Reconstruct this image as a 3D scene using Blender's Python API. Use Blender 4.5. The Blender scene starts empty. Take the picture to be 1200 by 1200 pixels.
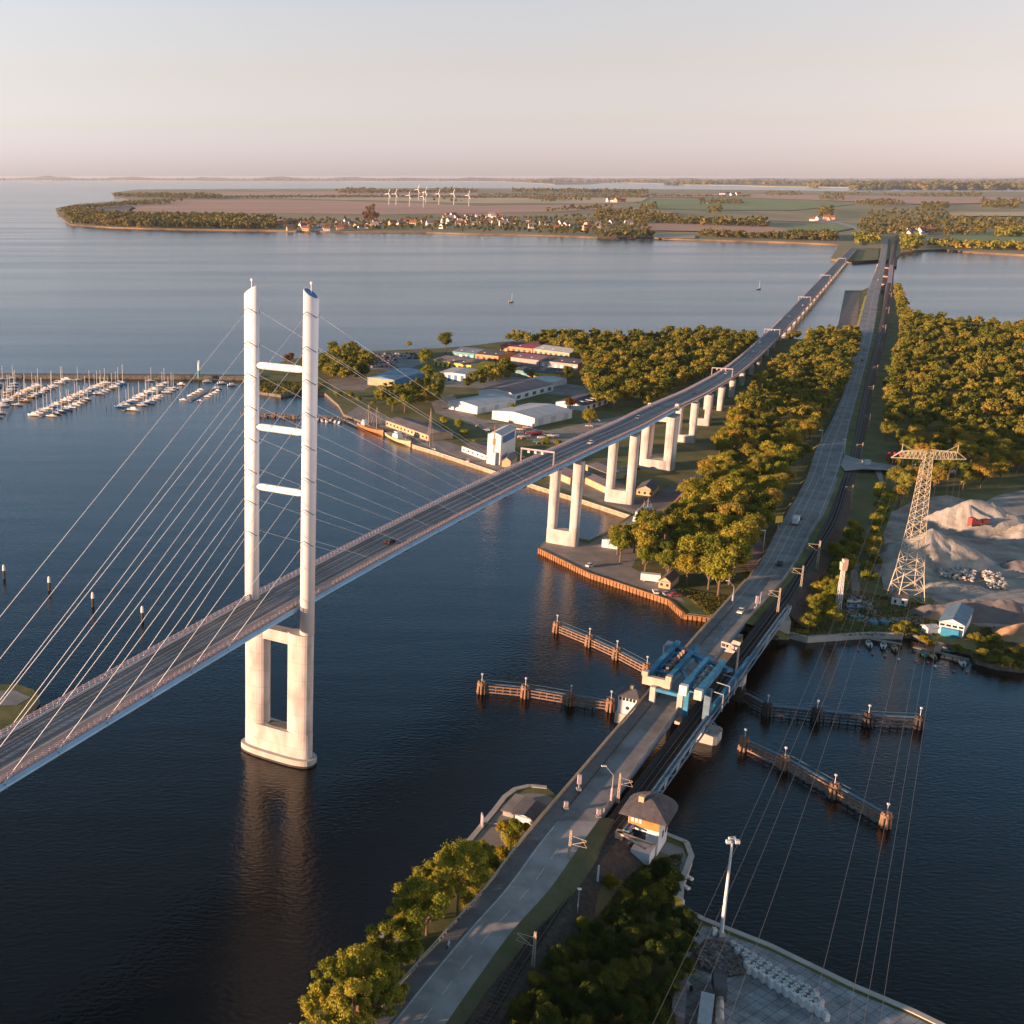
import bpy, math, random
import numpy as np
from mathutils import Vector, Matrix
random.seed(7); rng = np.random.default_rng(7)
SC = bpy.context.scene
COL = SC.collection
# ---------------------------------------------------------------- survey: photo point + height -> metres
F, PX, PY, CH = 1400.0, 300.0, 600.0, 155.0
PIT = math.atan(393.0 / F); CP, SP = math.cos(PIT), math.sin(PIT)
def W(u, v, z=0.0):
    a = (u - PX) / F; b = -(v - PY) / F
    d = (a, CP + b * SP, -SP + b * CP); t = (z - CH) / d[2]
    return Vector((d[0] * t, d[1] * t, z))
def pix(x, y, z):
    dz = z - CH; f = y * CP - dz * SP; u = y * SP + dz * CP
    return PX + F * x / f, PY - F * u / f
# ---------------------------------------------------------------- materials
def nodes(name):
    m = bpy.data.materials.new(name); m.use_nodes = True
    nt = m.node_tree; return m, nt, nt.nodes, nt.links, nt.nodes['Principled BSDF']
def M(name, col, rough=0.7, var=0.15, scale=0.3, bump=0.0, metal=0.0, col2=None, coord='Object', spec=0.4, det=6.0, lo=0.35, hi=0.65, stretch=None):
    m, nt, N, L, P = nodes(name)
    P.inputs['Roughness'].default_value = rough; P.inputs['Metallic'].default_value = metal
    P.inputs['Specular IOR Level'].default_value = spec
    if coord == 'World':
        g = N.new('ShaderNodeNewGeometry'); src = g.outputs['Position']
    else:
        g = N.new('ShaderNodeTexCoord'); src = g.outputs['Object']
    if stretch:
        mp = N.new('ShaderNodeMapping'); mp.inputs['Scale'].default_value = stretch; L.new(src, mp.inputs[0]); src = mp.outputs[0]
    n = N.new('ShaderNodeTexNoise'); n.inputs['Scale'].default_value = scale; n.inputs['Detail'].default_value = det; n.inputs['Roughness'].default_value = 0.62
    L.new(src, n.inputs['Vector'])
    r = N.new('ShaderNodeMapRange'); r.inputs['From Min'].default_value = lo; r.inputs['From Max'].default_value = hi
    L.new(n.outputs['Fac'], r.inputs['Value'])
    mx = N.new('ShaderNodeMix'); mx.data_type = 'RGBA'
    c2 = col2 if col2 else tuple(min(1, c * (1 + var)) for c in col)
    c1 = col if col2 else tuple(c * (1 - var) for c in col)
    mx.inputs['A'].default_value = (*c1, 1); mx.inputs['B'].default_value = (*c2, 1)
    L.new(r.outputs['Result'], mx.inputs['Factor']); L.new(mx.outputs['Result'], P.inputs['Base Color'])
    if bump:
        b = N.new('ShaderNodeBump'); b.inputs['Strength'].default_value = bump; b.inputs['Distance'].default_value = 0.3
        n2 = N.new('ShaderNodeTexNoise'); n2.inputs['Scale'].default_value = scale * 6; n2.inputs['Detail'].default_value = 4
        L.new(src, n2.inputs['Vector']); L.new(n2.outputs['Fac'], b.inputs['Height']); L.new(b.outputs['Normal'], P.inputs['Normal'])
    return m
def leaf_mat(name, greens, scale=0.12, objvar=True, trans=0.3):
    m, nt, N, L, P = nodes(name)
    N.remove(P); out = N['Material Output']
    g = N.new('ShaderNodeNewGeometry')
    n = N.new('ShaderNodeTexNoise'); n.inputs['Scale'].default_value = scale; n.inputs['Detail'].default_value = 3
    L.new(g.outputs['Position'], n.inputs['Vector'])
    n2 = N.new('ShaderNodeTexNoise'); n2.inputs['Scale'].default_value = scale * 9; n2.inputs['Detail'].default_value = 2
    L.new(g.outputs['Position'], n2.inputs['Vector'])
    ad = N.new('ShaderNodeMath'); ad.operation = 'MULTIPLY_ADD'; ad.inputs[1].default_value = 0.45
    L.new(n2.outputs['Fac'], ad.inputs[0]); L.new(n.outputs['Fac'], ad.inputs[2])
    last = ad.outputs[0]
    if objvar:
        oi = N.new('ShaderNodeObjectInfo'); a2 = N.new('ShaderNodeMath'); a2.operation = 'MULTIPLY_ADD'; a2.inputs[1].default_value = 0.45
        L.new(oi.outputs['Random'], a2.inputs[0]); L.new(last, a2.inputs[2]); last = a2.outputs[0]
    mr = N.new('ShaderNodeMapRange'); mr.inputs['From Min'].default_value = 0.5; mr.inputs['From Max'].default_value = 1.2 if objvar else 0.95
    L.new(last, mr.inputs['Value'])
    cr = N.new('ShaderNodeValToRGB'); cr.color_ramp.interpolation = 'LINEAR'
    e = cr.color_ramp.elements
    while len(e) < len(greens): e.new(0.5)
    for i, c in enumerate(greens):
        e[i].position = i / (len(greens) - 1); e[i].color = (*c, 1)
    L.new(mr.outputs['Result'], cr.inputs['Fac'])
    d = N.new('ShaderNodeBsdfDiffuse'); t = N.new('ShaderNodeBsdfTranslucent'); s = N.new('ShaderNodeMixShader')
    s.inputs['Fac'].default_value = trans
    L.new(cr.outputs['Color'], d.inputs['Color']); L.new(cr.outputs['Color'], t.inputs['Color'])
    L.new(d.outputs[0], s.inputs[1]); L.new(t.outputs[0], s.inputs[2]); L.new(s.outputs[0], out.inputs['Surface'])
    return m
# ---------------------------------------------------------------- mesh builder
ORI = {}
class MB:
    def __init__(s): s.v = []; s.f = []; s.m = []
    def add(s, vs, fs, m=0):
        o = len(s.v); s.v += [tuple(v) for v in vs]; s.f += [tuple(i + o for i in f) for f in fs]; s.m += [m] * len(fs); return s
    def box(s, c, d, rz=0.0, m=0, taper=1.0):            # c = centre of the base
        ca, sa = math.cos(rz), math.sin(rz); vs = []
        for k, t in ((0, 1.0), (1, taper)):
            for x, y in ((-1, -1), (1, -1), (1, 1), (-1, 1)):
                X, Y = x * d[0] / 2 * t, y * d[1] / 2 * t
                vs.append((c[0] + X * ca - Y * sa, c[1] + X * sa + Y * ca, c[2] + d[2] * k))
        return s.add(vs, [(3, 2, 1, 0), (4, 5, 6, 7), (0, 1, 5, 4), (1, 2, 6, 5), (2, 3, 7, 6), (3, 0, 4, 7)], m)
    def beam(s, p, q, w, h, m=0, up=(0, 0, 1)):
        p, q = Vector(p), Vector(q); d = (q - p).normalized(); u = Vector(up)
        if abs(d.dot(u)) > 0.99: u = Vector((1, 0, 0))
        x = d.cross(u).normalized() * w / 2; z = x.cross(d).normalized() * h / 2
        vs = [p - x - z, p + x - z, p + x + z, p - x + z, q - x - z, q + x - z, q + x + z, q - x + z]
        return s.add(vs, [(0, 1, 2, 3), (7, 6, 5, 4), (0, 4, 5, 1), (1, 5, 6, 2), (2, 6, 7, 3), (3, 7, 4, 0)], m)
    def tube(s, p, q, r, r2=None, n=8, m=0, ex=1.0, ang=0.0):     # ex stretches the section along ang
        p, q = Vector(p), Vector(q); r2 = r if r2 is None else r2; d = (q - p).normalized()
        u = Vector((0, 0, 1)) if abs(d.z) < 0.99 else Vector((1, 0, 0))
        if abs(d.z) > 0.99: x = Vector((math.cos(ang), math.sin(ang), 0))
        else: x = d.cross(u).normalized()
        y = d.cross(x).normalized(); vs = []
        for c, rr in ((p, r), (q, r2)):
            for k in range(n):
                a = 2 * math.pi * k / n; vs.append(c + x * (math.cos(a) * rr * ex) + y * (math.sin(a) * rr))
        fs = [(k, (k + 1) % n, n + (k + 1) % n, n + k) for k in range(n)] + [tuple(range(n))[::-1], tuple(range(n, 2 * n))]
        return s.add(vs, fs, m)
    def prism(s, poly, z0, z1, m=0, ms=None):
        n = len(poly); ms = m if ms is None else ms
        A = sum(poly[i][0] * poly[(i + 1) % n][1] - poly[(i + 1) % n][0] * poly[i][1] for i in range(n))
        if A < 0: poly = poly[::-1]
        vs = [(p[0], p[1], z0) for p in poly] + [(p[0], p[1], z1) for p in poly]
        s.add(vs, [(k, (k + 1) % n, n + (k + 1) % n, n + k) for k in range(n)], ms)
        return s.add([(p[0], p[1], z1) for p in poly], [tuple(range(n))], m)
    def strip(s, Lp, Rp, m=0):
        n = len(Lp); return s.add(list(Lp) + list(Rp), [(i, n + i, n + i + 1, i + 1) for i in range(n - 1)], m)
    def rings(s, R, m=0, cap=True, closed=True):
        n = len(R[0]); vs = [v for r in R for v in r]; fs = []
        for i in range(len(R) - 1):
            for k in range(n if closed else n - 1):
                fs.append((i * n + k, i * n + (k + 1) % n, (i + 1) * n + (k + 1) % n, (i + 1) * n + k))
        if cap: fs += [tuple(range(n))[::-1], tuple(range((len(R) - 1) * n, len(R) * n))]
        return s.add(vs, fs, m)
    def gable(s, c, d, wall, roof, rz=0, mw=0, mr=1, over=0.4, hip=0.0):   # d=(len along ridge, width)
        ca, sa = math.cos(rz), math.sin(rz)
        def T_(x, y, z): return (c[0] + x * ca - y * sa, c[1] + x * sa + y * ca, c[2] + z)
        l, w = d[0] / 2, d[1] / 2
        s.add([T_(-l, -w, 0), T_(l, -w, 0), T_(l, w, 0), T_(-l, w, 0), T_(-l, -w, wall), T_(l, -w, wall), T_(l, w, wall), T_(-l, w, wall), T_(-l + hip, 0, wall + roof - .05), T_(l - hip, 0, wall + roof - .05)],
              [(0, 1, 5, 4), (1, 2, 6, 5), (2, 3, 7, 6), (3, 0, 4, 7), (5, 6, 9), (7, 4, 8)], mw)
        if mr is not None: s.roof(c, d, wall, roof, rz, mr, over, hip)
        return s
    def roof(s, c, d, wall, roof, rz=0, m=1, over=0.4, hip=0.0, th=0.18):
        ca, sa = math.cos(rz), math.sin(rz)
        def T_(x, y, z): return (c[0] + x * ca - y * sa, c[1] + x * sa + y * ca, c[2] + z)
        l, w = d[0] / 2 + over, d[1] / 2 + over; k = roof / (d[1] / 2); e = wall - over * k
        vs = []
        for dz in (0.03, th):
            vs += [T_(-l, -w, e + dz), T_(l, -w, e + dz), T_(l, w, e + dz), T_(-l, w, e + dz), T_(-l + hip, 0, wall + roof + dz), T_(l - hip, 0, wall + roof + dz)]
        fs = [(6, 7, 11, 10), (8, 9, 10, 11), (7, 8, 11), (9, 6, 10), (0, 4, 5, 1), (2, 5, 4, 3), (1, 5, 2), (3, 4, 0), (0, 1, 7, 6), (1, 2, 8, 7), (2, 3, 9, 8), (3, 0, 6, 9)]
        if hip == 0: fs = [f for f in fs if len(f) == 4] ; fs += [(1, 5, 11, 7), (5, 2, 8, 11), (0, 6, 10, 4), (4, 10, 9, 3)]
        return s.add(vs, fs, m)
    def build(s, name, mats, parent=None, world=True, smooth=False):
        me = bpy.data.meshes.new(name)
        o_ = ORI.get(parent.name, (0, 0, 0)) if (parent and world) else (0, 0, 0)
        me.from_pydata([(v[0] - o_[0], v[1] - o_[1], v[2] - o_[2]) for v in s.v], [], s.f)
        if not isinstance(mats, (list, tuple)): mats = [mats]
        for m in mats: me.materials.append(m)
        me.polygons.foreach_set('material_index', s.m)
        if smooth: me.polygons.foreach_set('use_smooth', [True] * len(s.f))
        me.update()
        o = bpy.data.objects.new(name, me); COL.objects.link(o)
        if parent: o.parent = parent; ORI[o.name] = o_
        return o
def tag(o, label=None, cat=None, group=None, kind=None):
    if label: o['label'] = label
    if cat: o['category'] = cat
    if group: o['group'] = group
    if kind: o['kind'] = kind
    return o
def T(name, label, cat, loc=(0, 0, 0), rz=0.0, group=None):
    o = bpy.data.objects.new(name, None); COL.objects.link(o); o.location = loc; o.rotation_euler = (0, 0, rz)
    o.empty_display_size = 0.5; ORI[o.name] = tuple(loc)
    return tag(o, label, cat, group)
def struct(name, mb, mats, **k): return tag(mb.build(name, mats, **k), kind='structure')
KIDS = {}
def dup(root, loc, rz=0.0, label=None, group=None, scale=None):
    r = root.copy(); COL.objects.link(r); r.location = loc; r.rotation_euler = (0, 0, rz)
    if scale: r.scale = scale if isinstance(scale, tuple) else (scale,) * 3
    if label: r['label'] = label
    if group: r['group'] = group
    if root.name not in KIDS: KIDS[root.name] = [(c, list(c.children)) for c in root.children]
    for ch, gs in KIDS[root.name]:
        c = ch.copy(); COL.objects.link(c); c.parent = r
        for g in gs:
            d = g.copy(); COL.objects.link(d); d.parent = c
    return r
class Proto:                                    # first placement moves the source itself, later ones copy it
    def __init__(s, maker): s.maker = maker; s.r = None
    def put(s, loc, rz, label, group=None, scale=None):
        if s.r is None:
            s.r = s.maker(); r = s.r; r.location = loc; r.rotation_euler = (0, 0, rz); r['label'] = label
            if group: r['group'] = group
            if scale: r.scale = scale if isinstance(scale, tuple) else (scale,) * 3
            return r
        r = dup(s.r, loc, rz, label, group)
        r.scale = (scale if isinstance(scale, tuple) else (scale,) * 3) if scale else (1, 1, 1)
        return r
def mesh_arrays(name, V, Q, mat, mi=None):
    me = bpy.data.meshes.new(name); k = Q.shape[1]
    me.vertices.add(len(V)); me.vertices.foreach_set('co', V.astype(np.float32).ravel())
    me.loops.add(Q.size); me.loops.foreach_set('vertex_index', Q.astype(np.int32).ravel())
    me.polygons.add(len(Q)); me.polygons.foreach_set('loop_start', np.arange(0, Q.size, k, dtype=np.int32))
    me.polygons.foreach_set('loop_total', np.full(len(Q), k, dtype=np.int32))
    for m in (mat if isinstance(mat, list) else [mat]): me.materials.append(m)
    me.update(calc_edges=True); me.validate()
    return me
def lerp_poly(pts, n):
    pts = [Vector(p) for p in pts]; d = [0]
    for a, b in zip(pts, pts[1:]): d.append(d[-1] + (b - a).length)
    out = []
    for i in range(n + 1):
        t = d[-1] * i / n; k = 0
        while k < len(d) - 2 and d[k + 1] < t: k += 1
        out.append(pts[k].lerp(pts[k + 1], (t - d[k]) / max(1e-6, d[k + 1] - d[k])))
    return out
# ---------------------------------------------------------------- camera, sun, sky, air
cam = bpy.data.cameras.new('camera'); co = bpy.data.objects.new('camera', cam); COL.objects.link(co)
co.location = (0, 0, CH); co.rotation_euler = (math.pi / 2 - PIT, 0, 0)
cam.sensor_width = 36; cam.lens = 36 * F / 1200; cam.shift_x = 0.25; cam.clip_start = 1; cam.clip_end = 1.2e6
SC.camera = co
SUN_EL, SUN_AZ = math.radians(6.2), math.radians(-106)     # azimuth from +Y, clockwise
w = bpy.data.worlds.new('World'); SC.world = w; w.use_nodes = True
sky = w.node_tree.nodes.new('ShaderNodeTexSky'); sky.sky_type = 'NISHITA'; sky.sun_disc = False
sky.sun_elevation = SUN_EL; sky.sun_rotation = -SUN_AZ; sky.altitude = 150; sky.air_density = 1.0; sky.dust_density = 0.5; sky.ozone_density = 3.0
bg = w.node_tree.nodes['Background']; bg.inputs['Strength'].default_value = 0.15
wn, wl_ = w.node_tree.nodes, w.node_tree.links
tc = wn.new('ShaderNodeTexCoord'); sx = wn.new('ShaderNodeSeparateXYZ'); wl_.new(tc.outputs['Generated'], sx.inputs[0])
rp = wn.new('ShaderNodeValToRGB'); ee = rp.color_ramp.elements; ee.remove(ee[1])
for k_, (ps, c_) in enumerate(((0.0, (.51, .51, .98)), (.016, (.51, .46, .84)), (.04, (.56, .425, .58)), (.078, (.69, .42, .42)), (.125, (.84, .47, .40)), (.18, (.50, .50, .51)), (.26, (.37, .51, .56)), (.45, (.42, .36, .29)), (1.0, (.56, .33, .20)))):
    e_ = ee[k_] if k_ < 1 else ee.new(ps); e_.position = ps; e_.color = (*c_, 1)
wl_.new(sx.outputs['Z'], rp.inputs[0])
mv = wn.new('ShaderNodeVectorMath'); mv.operation = 'MULTIPLY'; ms_ = wn.new('ShaderNodeVectorMath'); ms_.operation = 'SCALE'; ms_.inputs['Scale'].default_value = 2.0
wl_.new(sky.outputs[0], mv.inputs[0]); wl_.new(rp.outputs[0], mv.inputs[1]); wl_.new(mv.outputs[0], ms_.inputs[0]); wl_.new(ms_.outputs[0], bg.inputs['Color'])
sl = bpy.data.lights.new('sun', 'SUN'); sl.energy = 4.8; sl.angle = math.radians(0.6); sl.color = (1.0, 0.63, 0.41)
so = bpy.data.objects.new('sun', sl); COL.objects.link(so)
so.rotation_euler = (math.pi / 2 - SUN_EL, 0, math.pi - SUN_AZ); so.location = (-300, -80, 200)
SC.view_settings.view_transform = 'Standard'; SC.view_settings.look = 'None'; SC.view_settings.gamma = 1; SC.view_settings.use_curve_mapping = False
SC.view_settings.exposure = 1.3
SC.render.engine = 'CYCLES'; SC.cycles.max_bounces = 3; SC.cycles.diffuse_bounces = 1; SC.cycles.glossy_bounces = 2; SC.cycles.transmission_bounces = 2; SC.cycles.volume_bounces = 0; SC.cycles.transparent_max_bounces = 8
HZ = bpy.data.materials.new('haze_air'); HZ.use_nodes = True; nt = HZ.node_tree; nt.nodes.remove(nt.nodes['Principled BSDF'])
pv = nt.nodes.new('ShaderNodeVolumePrincipled'); pv.inputs['Density'].default_value = 1.5e-5; pv.inputs['Color'].default_value = (0.80, 0.84, 0.92, 1); pv.inputs['Anisotropy'].default_value = 0.2
nt.links.new(pv.outputs[0], nt.nodes['Material Output'].inputs['Volume'])
hb = MB().box((0, 190000, -3), (420000, 400000, 171)); tag(hb.build('haze', HZ), kind='stuff')
# ---------------------------------------------------------------- palette
m_conc = M('pale_concrete', (0.47, 0.42, 0.36), 0.85, 0.13, 0.25, 0.1)
def ringed_concrete():
    m, nt, N, L, P = nodes('pier_concrete'); P.inputs['Roughness'].default_value = 0.85
    g = N.new('ShaderNodeNewGeometry'); sp = N.new('ShaderNodeSeparateXYZ'); L.new(g.outputs['Position'], sp.inputs[0])
    w_ = N.new('ShaderNodeMath'); w_.operation = 'PINGPONG'; w_.inputs[1].default_value = 2.5; L.new(sp.outputs['Z'], w_.inputs[0])
    l_ = N.new('ShaderNodeMath'); l_.operation = 'LESS_THAN'; l_.inputs[1].default_value = 0.06; L.new(w_.outputs[0], l_.inputs[0])
    n = N.new('ShaderNodeTexNoise'); n.inputs['Scale'].default_value = 0.35; n.inputs['Detail'].default_value = 7
    mp = N.new('ShaderNodeMapping'); mp.inputs['Scale'].default_value = (1, 1, 0.35); L.new(g.outputs['Position'], mp.inputs[0]); L.new(mp.outputs[0], n.inputs['Vector'])
    r = N.new('ShaderNodeValToRGB'); e = r.color_ramp.elements; e[0].position = 0.3; e[0].color = (0.38, 0.33, 0.29, 1); e[1].position = 0.62; e[1].color = (0.58, 0.52, 0.47, 1)
    L.new(n.outputs['Fac'], r.inputs[0]); mx = N.new('ShaderNodeMix'); mx.data_type = 'RGBA'; mx.inputs['B'].default_value = (0.22, 0.19, 0.16, 1)
    mu = N.new('ShaderNodeMath'); mu.operation = 'MULTIPLY'; mu.inputs[1].default_value = 0.55; L.new(l_.outputs[0], mu.inputs[0])
    L.new(mu.outputs[0], mx.inputs['Factor']); L.new(r.outputs[0], mx.inputs['A']); L.new(mx.outputs['Result'], P.inputs['Base Color'])
    return m
m_pier = ringed_concrete()
m_white = M('white_painted_steel', (0.80, 0.79, 0.78), 0.45, 0.04, 0.3)
m_blue = M('light_blue_painted_girder', (0.13, 0.34, 0.56), 0.5, 0.12, 0.2)
m_blue2 = M('pale_blue_painted_ledge', (0.27, 0.48, 0.66), 0.5, 0.1, 0.2)
m_lift = M('weathered_blue_steel', (0.04, 0.21, 0.34), 0.55, 0.3, 0.4)
m_liftg = M('grey_blue_steel', (0.13, 0.20, 0.26), 0.6, 0.2, 0.5)
m_asph = M('bridge_asphalt', (0.225, 0.205, 0.20), 0.8, 0.25, 0.05, 0, coord='World')
m_road = M('old_road_asphalt', (0.25, 0.235, 0.225), 0.8, 0.32, 0.12, 0, coord='World')
m_roadn = M('worn_pale_asphalt', (0.35, 0.325, 0.31), 0.85, 0.22, 0.15, 0, coord='World')
m_dkasph = M('dark_cycle_path_asphalt', (0.15, 0.14, 0.14), 0.85, 0.2, 0.2, 0, coord='World')
m_line = M('road_marking_white', (0.62, 0.62, 0.60), 0.7, 0.15, 0.6, coord='World')
m_rail = M('pinkish_metal_railing', (0.44, 0.34, 0.34), 0.5, 0.2, 1.0)
m_galv = M('galvanised_steel', (0.42, 0.43, 0.43), 0.45, 0.15, 1.0, metal=0.3)
m_dark = M('dark_metal', (0.04, 0.04, 0.045), 0.5, 0.3, 1.0)
m_ballast = M('brown_track_ballast', (0.085, 0.065, 0.05), 0.95, 0.35, 0.8, 0.4, coord='World')
m_sleeper = M('track_deck_dark', (0.05, 0.04, 0.035), 0.9, 0.3, 0.8, coord='World')
m_steelrail = M('rail_steel', (0.16, 0.12, 0.10), 0.35, 0.2, 0.5, metal=0.7)
m_brown = M('rusty_sheet_piling', (0.30, 0.14, 0.055), 0.8, 0.3, 0.6)
m_wood = M('weathered_timber', (0.26, 0.15, 0.09), 0.85, 0.3, 0.8)
m_wooddk = M('dark_tarred_timber', (0.06, 0.045, 0.04), 0.9, 0.3, 0.8)
m_glass = M('dark_window_glass', (0.03, 0.04, 0.05), 0.12, 0.1, 1.0, spec=0.8)
m_wallw = M('white_render', (0.70, 0.68, 0.65), 0.8, 0.06, 0.4)
m_roofg = M('light_grey_sheet_roof', (0.50, 0.50, 0.50), 0.6, 0.2, 0.5, stretch=(1.6, .12, 1))
m_roofd = M('dark_grey_roof', (0.10, 0.095, 0.10), 0.8, 0.25, 0.2)
m_roofb = M('brown_grey_roof', (0.20, 0.16, 0.16), 0.8, 0.35, 0.5, stretch=(1.5, .15, 1))
m_roofr = M('red_tiled_roof', (0.24, 0.085, 0.055), 0.8, 0.25, 0.3)
m_tan = M('tan_render', (0.50, 0.36, 0.20), 0.8, 0.12, 0.3)
m_bark = M('bark', (0.16, 0.10, 0.06), 0.9, 0.3, 1.5)
m_red = M('red_paint', (0.50, 0.06, 0.05), 0.5, 0.15, 0.6)
m_yel = M('yellow_paint', (0.70, 0.48, 0.04), 0.5, 0.1, 0.6)
m_orange = M('orange_paint', (0.62, 0.22, 0.06), 0.5, 0.15, 0.6)
m_teal = M('teal_paint', (0.08, 0.28, 0.26), 0.6, 0.2, 0.4)
m_cblue = M('blue_paint', (0.05, 0.17, 0.36), 0.5, 0.15, 0.5)
m_black = M('black_paint', (0.015, 0.015, 0.017), 0.25, 0.1, 1.0)
m_silver = M('silver_paint', (0.45, 0.46, 0.48), 0.3, 0.05, 1.0, metal=0.4)
m_tyre = M('rubber', (0.02, 0.02, 0.02), 0.9, 0.1, 1.0)
m_pink = M('pink_render', (0.52, 0.33, 0.28), 0.8, 0.15, 0.3)
# ================================================================ water and land
def water_mat():
    m, nt, N, L, P = nodes('strait_water')
    P.inputs['Base Color'].default_value = (0.004, 0.003, 0.002, 1); P.inputs['Roughness'].default_value = 0.13; P.inputs['IOR'].default_value = 1.33
    g = N.new('ShaderNodeNewGeometry')
    def noise(sc, st, det=3):
        mp = N.new('ShaderNodeMapping'); mp.inputs['Scale'].default_value = st; mp.inputs['Rotation'].default_value = (0, 0, 0.35); L.new(g.outputs['Position'], mp.inputs[0])
        n = N.new('ShaderNodeTexNoise'); n.inputs['Scale'].default_value = sc; n.inputs['Detail'].default_value = det; L.new(mp.outputs[0], n.inputs['Vector']); return n.outputs['Fac']
    a = noise(0.8, (0.7, 1.25, 1), 4); b = noise(0.035, (0.35, 1.3, 1), 4)
    b1 = N.new('ShaderNodeBump'); b1.inputs['Strength'].default_value = 0.17; b1.inputs['Distance'].default_value = 0.9
    b2 = N.new('ShaderNodeBump'); b2.inputs['Strength'].default_value = 0.06; b2.inputs['Distance'].default_value = 4.0
    L.new(a, b1.inputs['Height']); L.new(b, b2.inputs['Height']); L.new(b1.outputs[0], b2.inputs['Normal']); L.new(b2.outputs[0], P.inputs['Normal'])
    # calm slicks: roughness patches
    s = noise(0.004, (0.25, 1.6, 1), 3); r = N.new('ShaderNodeMapRange'); r.inputs['From Min'].default_value = 0.42; r.inputs['From Max'].default_value = 0.62
    r.inputs['To Min'].default_value = 0.14; r.inputs['To Max'].default_value = 0.20; L.new(s, r.inputs['Value']); L.new(r.outputs[0], P.inputs['Roughness'])
    return m
m_water = water_mat()
struct('water', MB().add([(-230000, -500, 0), (230000, -500, 0), (230000, 395000, 0), (-230000, 395000, 0)], [(0, 1, 2, 3)]), m_water)
m_grass = M('late_summer_grass', (0.075, 0.10, 0.022), 0.95, 0, 0.06, 0.3, col2=(0.20, 0.17, 0.06), coord='World')
m_verge = M('dry_verge', (0.16, 0.125, 0.07), .95, 0, .25, .3, col2=(.10, .11, .04), coord='World')
m_bank = M('stone_bank', (0.16, 0.14, 0.11), 0.9, 0.35, 0.6, 0.3, coord='World')
m_yard = M('pale_yard_concrete', (0.26, 0.25, 0.24), 0.9, 0.25, 0.12, 0.1, coord='World')
m_quay = M('quay_paving', (0.27, 0.23, 0.20), 0.9, 0.2, 0.15, 0.1, coord='World')
m_gravel = M('grey_gravel_ground', (0.36, 0.31, 0.265), 0.95, 0.35, 0.09, 0.6, coord='World')
m_track = M('dusty_path', (0.30, 0.26, 0.22), 0.95, 0.2, 0.2, 0.1, coord='World')
m_pinkp = M('pinkish_paving_slab', (0.30, 0.20, 0.15), 0.9, 0.18, 0.1, 0.1, coord='World')
def land(name, px, z, m, zb=-1.5, ms=None, zp=0.0):
    pts = [W(u, v, zp)[:2] for u, v in px]
    return struct(name, MB().prism(pts, zb, z, 0, 1), [m, ms or m_bank])
ISLE = [(283,443),(292,459),(304,462),(329,466),(352,462),(370,463),(380,463),(397,478),(403,489),(446,506),(483,524),(510,532),(575,554),(629,573),(687,591),(738,608),(712,627),(690,638),(665,633),(644,632),(631,647),(690,676),(784,708),(801,724),(832,728),(870,738),(890,748),(910,750),(922,746),(945,752),(1017,747),(1057,748),(1068,748),(1080,753),(1097,758),(1137,768),(1143,778),(1167,785),(1200,789),(1290,800),(1290,380),(1200,386),(1163,388),(1100,380),(1063,372),(1055,350),(1050,338),(1021,337),(1010,342),(990,342),(982,383),(966,398),(940,400),(900,398),(800,394),(733,400),(700,400),(640,399),(587,403),(540,409),(480,412),(430,414),(383,415),(340,424),(305,434)]
land('island_ground', ISLE, 2.0, m_grass)
MAIN = [(557,985),(579,958),(591,942),(603,933),(620,929),(640,931),(660,950),(700,965),(776,985),(803,996),(809,1012),(797,1046),(796,1073),(824,1088),(899,1118),(919,1127),(997,1166),(1067,1195),(1160,1240),(1190,1500),(200,1500),(300,1270),(350,1215),(395,1165),(440,1115),(478,1070),(540,1005)]
land('mainland_ground', MAIN, 2.2, m_grass)
land('islet_ground', [(-60,812),(-20,811),(20,809),(40,816),(47,824),(34,842),(18,858),(-60,880)], 2.2, m_grass)
def sheet(name, px, z, m, zp=None):
    zp = z if zp is None else zp
    pts = [W(u, v, zp) for u, v in px]; pts = [(p.x, p.y, z) for p in pts]
    A = sum(pts[i][0] * pts[(i+1) % len(pts)][1] - pts[(i+1) % len(pts)][0] * pts[i][1] for i in range(len(pts)))
    if A < 0: pts = pts[::-1]
    return struct(name, MB().add(pts, [tuple(range(len(pts)))]), m)
sheet('islet_paving', [(-60,812),(18,809),(36,817),(20,826),(-60,828)], 2.25, m_yard)
# island surfaces
sheet('quay_road', [(404,486),(446,502),(483,519),(575,549),(600,560),(612,552),(560,530),(500,509),(452,488),(420,476)], 2.02, m_quay)
sheet('quay_apron', [(640,566),(690,583),(745,603),(762,590),(700,565),(660,552)], 2.02, m_quay)
sheet('pier_platform', [(632,643),(645,631),(665,632),(690,637),(714,625),(738,607),(762,590),(800,592),(755,640),(740,665),(790,690),(803,706),(786,701),(690,669)], 2.02, m_quay)
sheet('boatyard_paving', [(383,445),(418,440),(440,450),(425,458),(392,456)], 2.02, m_quay)
sheet('storage_yard', [(403,416),(480,414),(500,425),(470,435),(410,432)], 2.02, m_yard)
sheet('industrial_yard', [(505,440),(560,436),(640,446),(700,455),(690,465),(640,462),(560,455),(515,452)], 2.02, m_yard)
sheet('hangar_yard', [(505,470),(530,462),(560,490),(640,505),(735,486),(725,500),(650,520),(600,512),(560,500),(510,484)], 2.02, m_track)
sheet('service_road', [(700,588),(760,585),(800,560),(835,552),(838,558),(805,572),(790,590),(760,600)], 2.03, m_dkasph)
sheet('slab_strip', [(982,384),(990,343),(1008,342),(1004,385),(1000,400),(975,400)], 2.06, m_pinkp)
sheet('gravel_pit_floor', [(1030,640),(1045,600),(1075,585),(1110,580),(1150,590),(1170,580),(1290,560),(1290,735),(1190,742),(1150,735),(1120,722),(1090,700),(1060,700),(1035,690)], 2.05, m_gravel)
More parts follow.
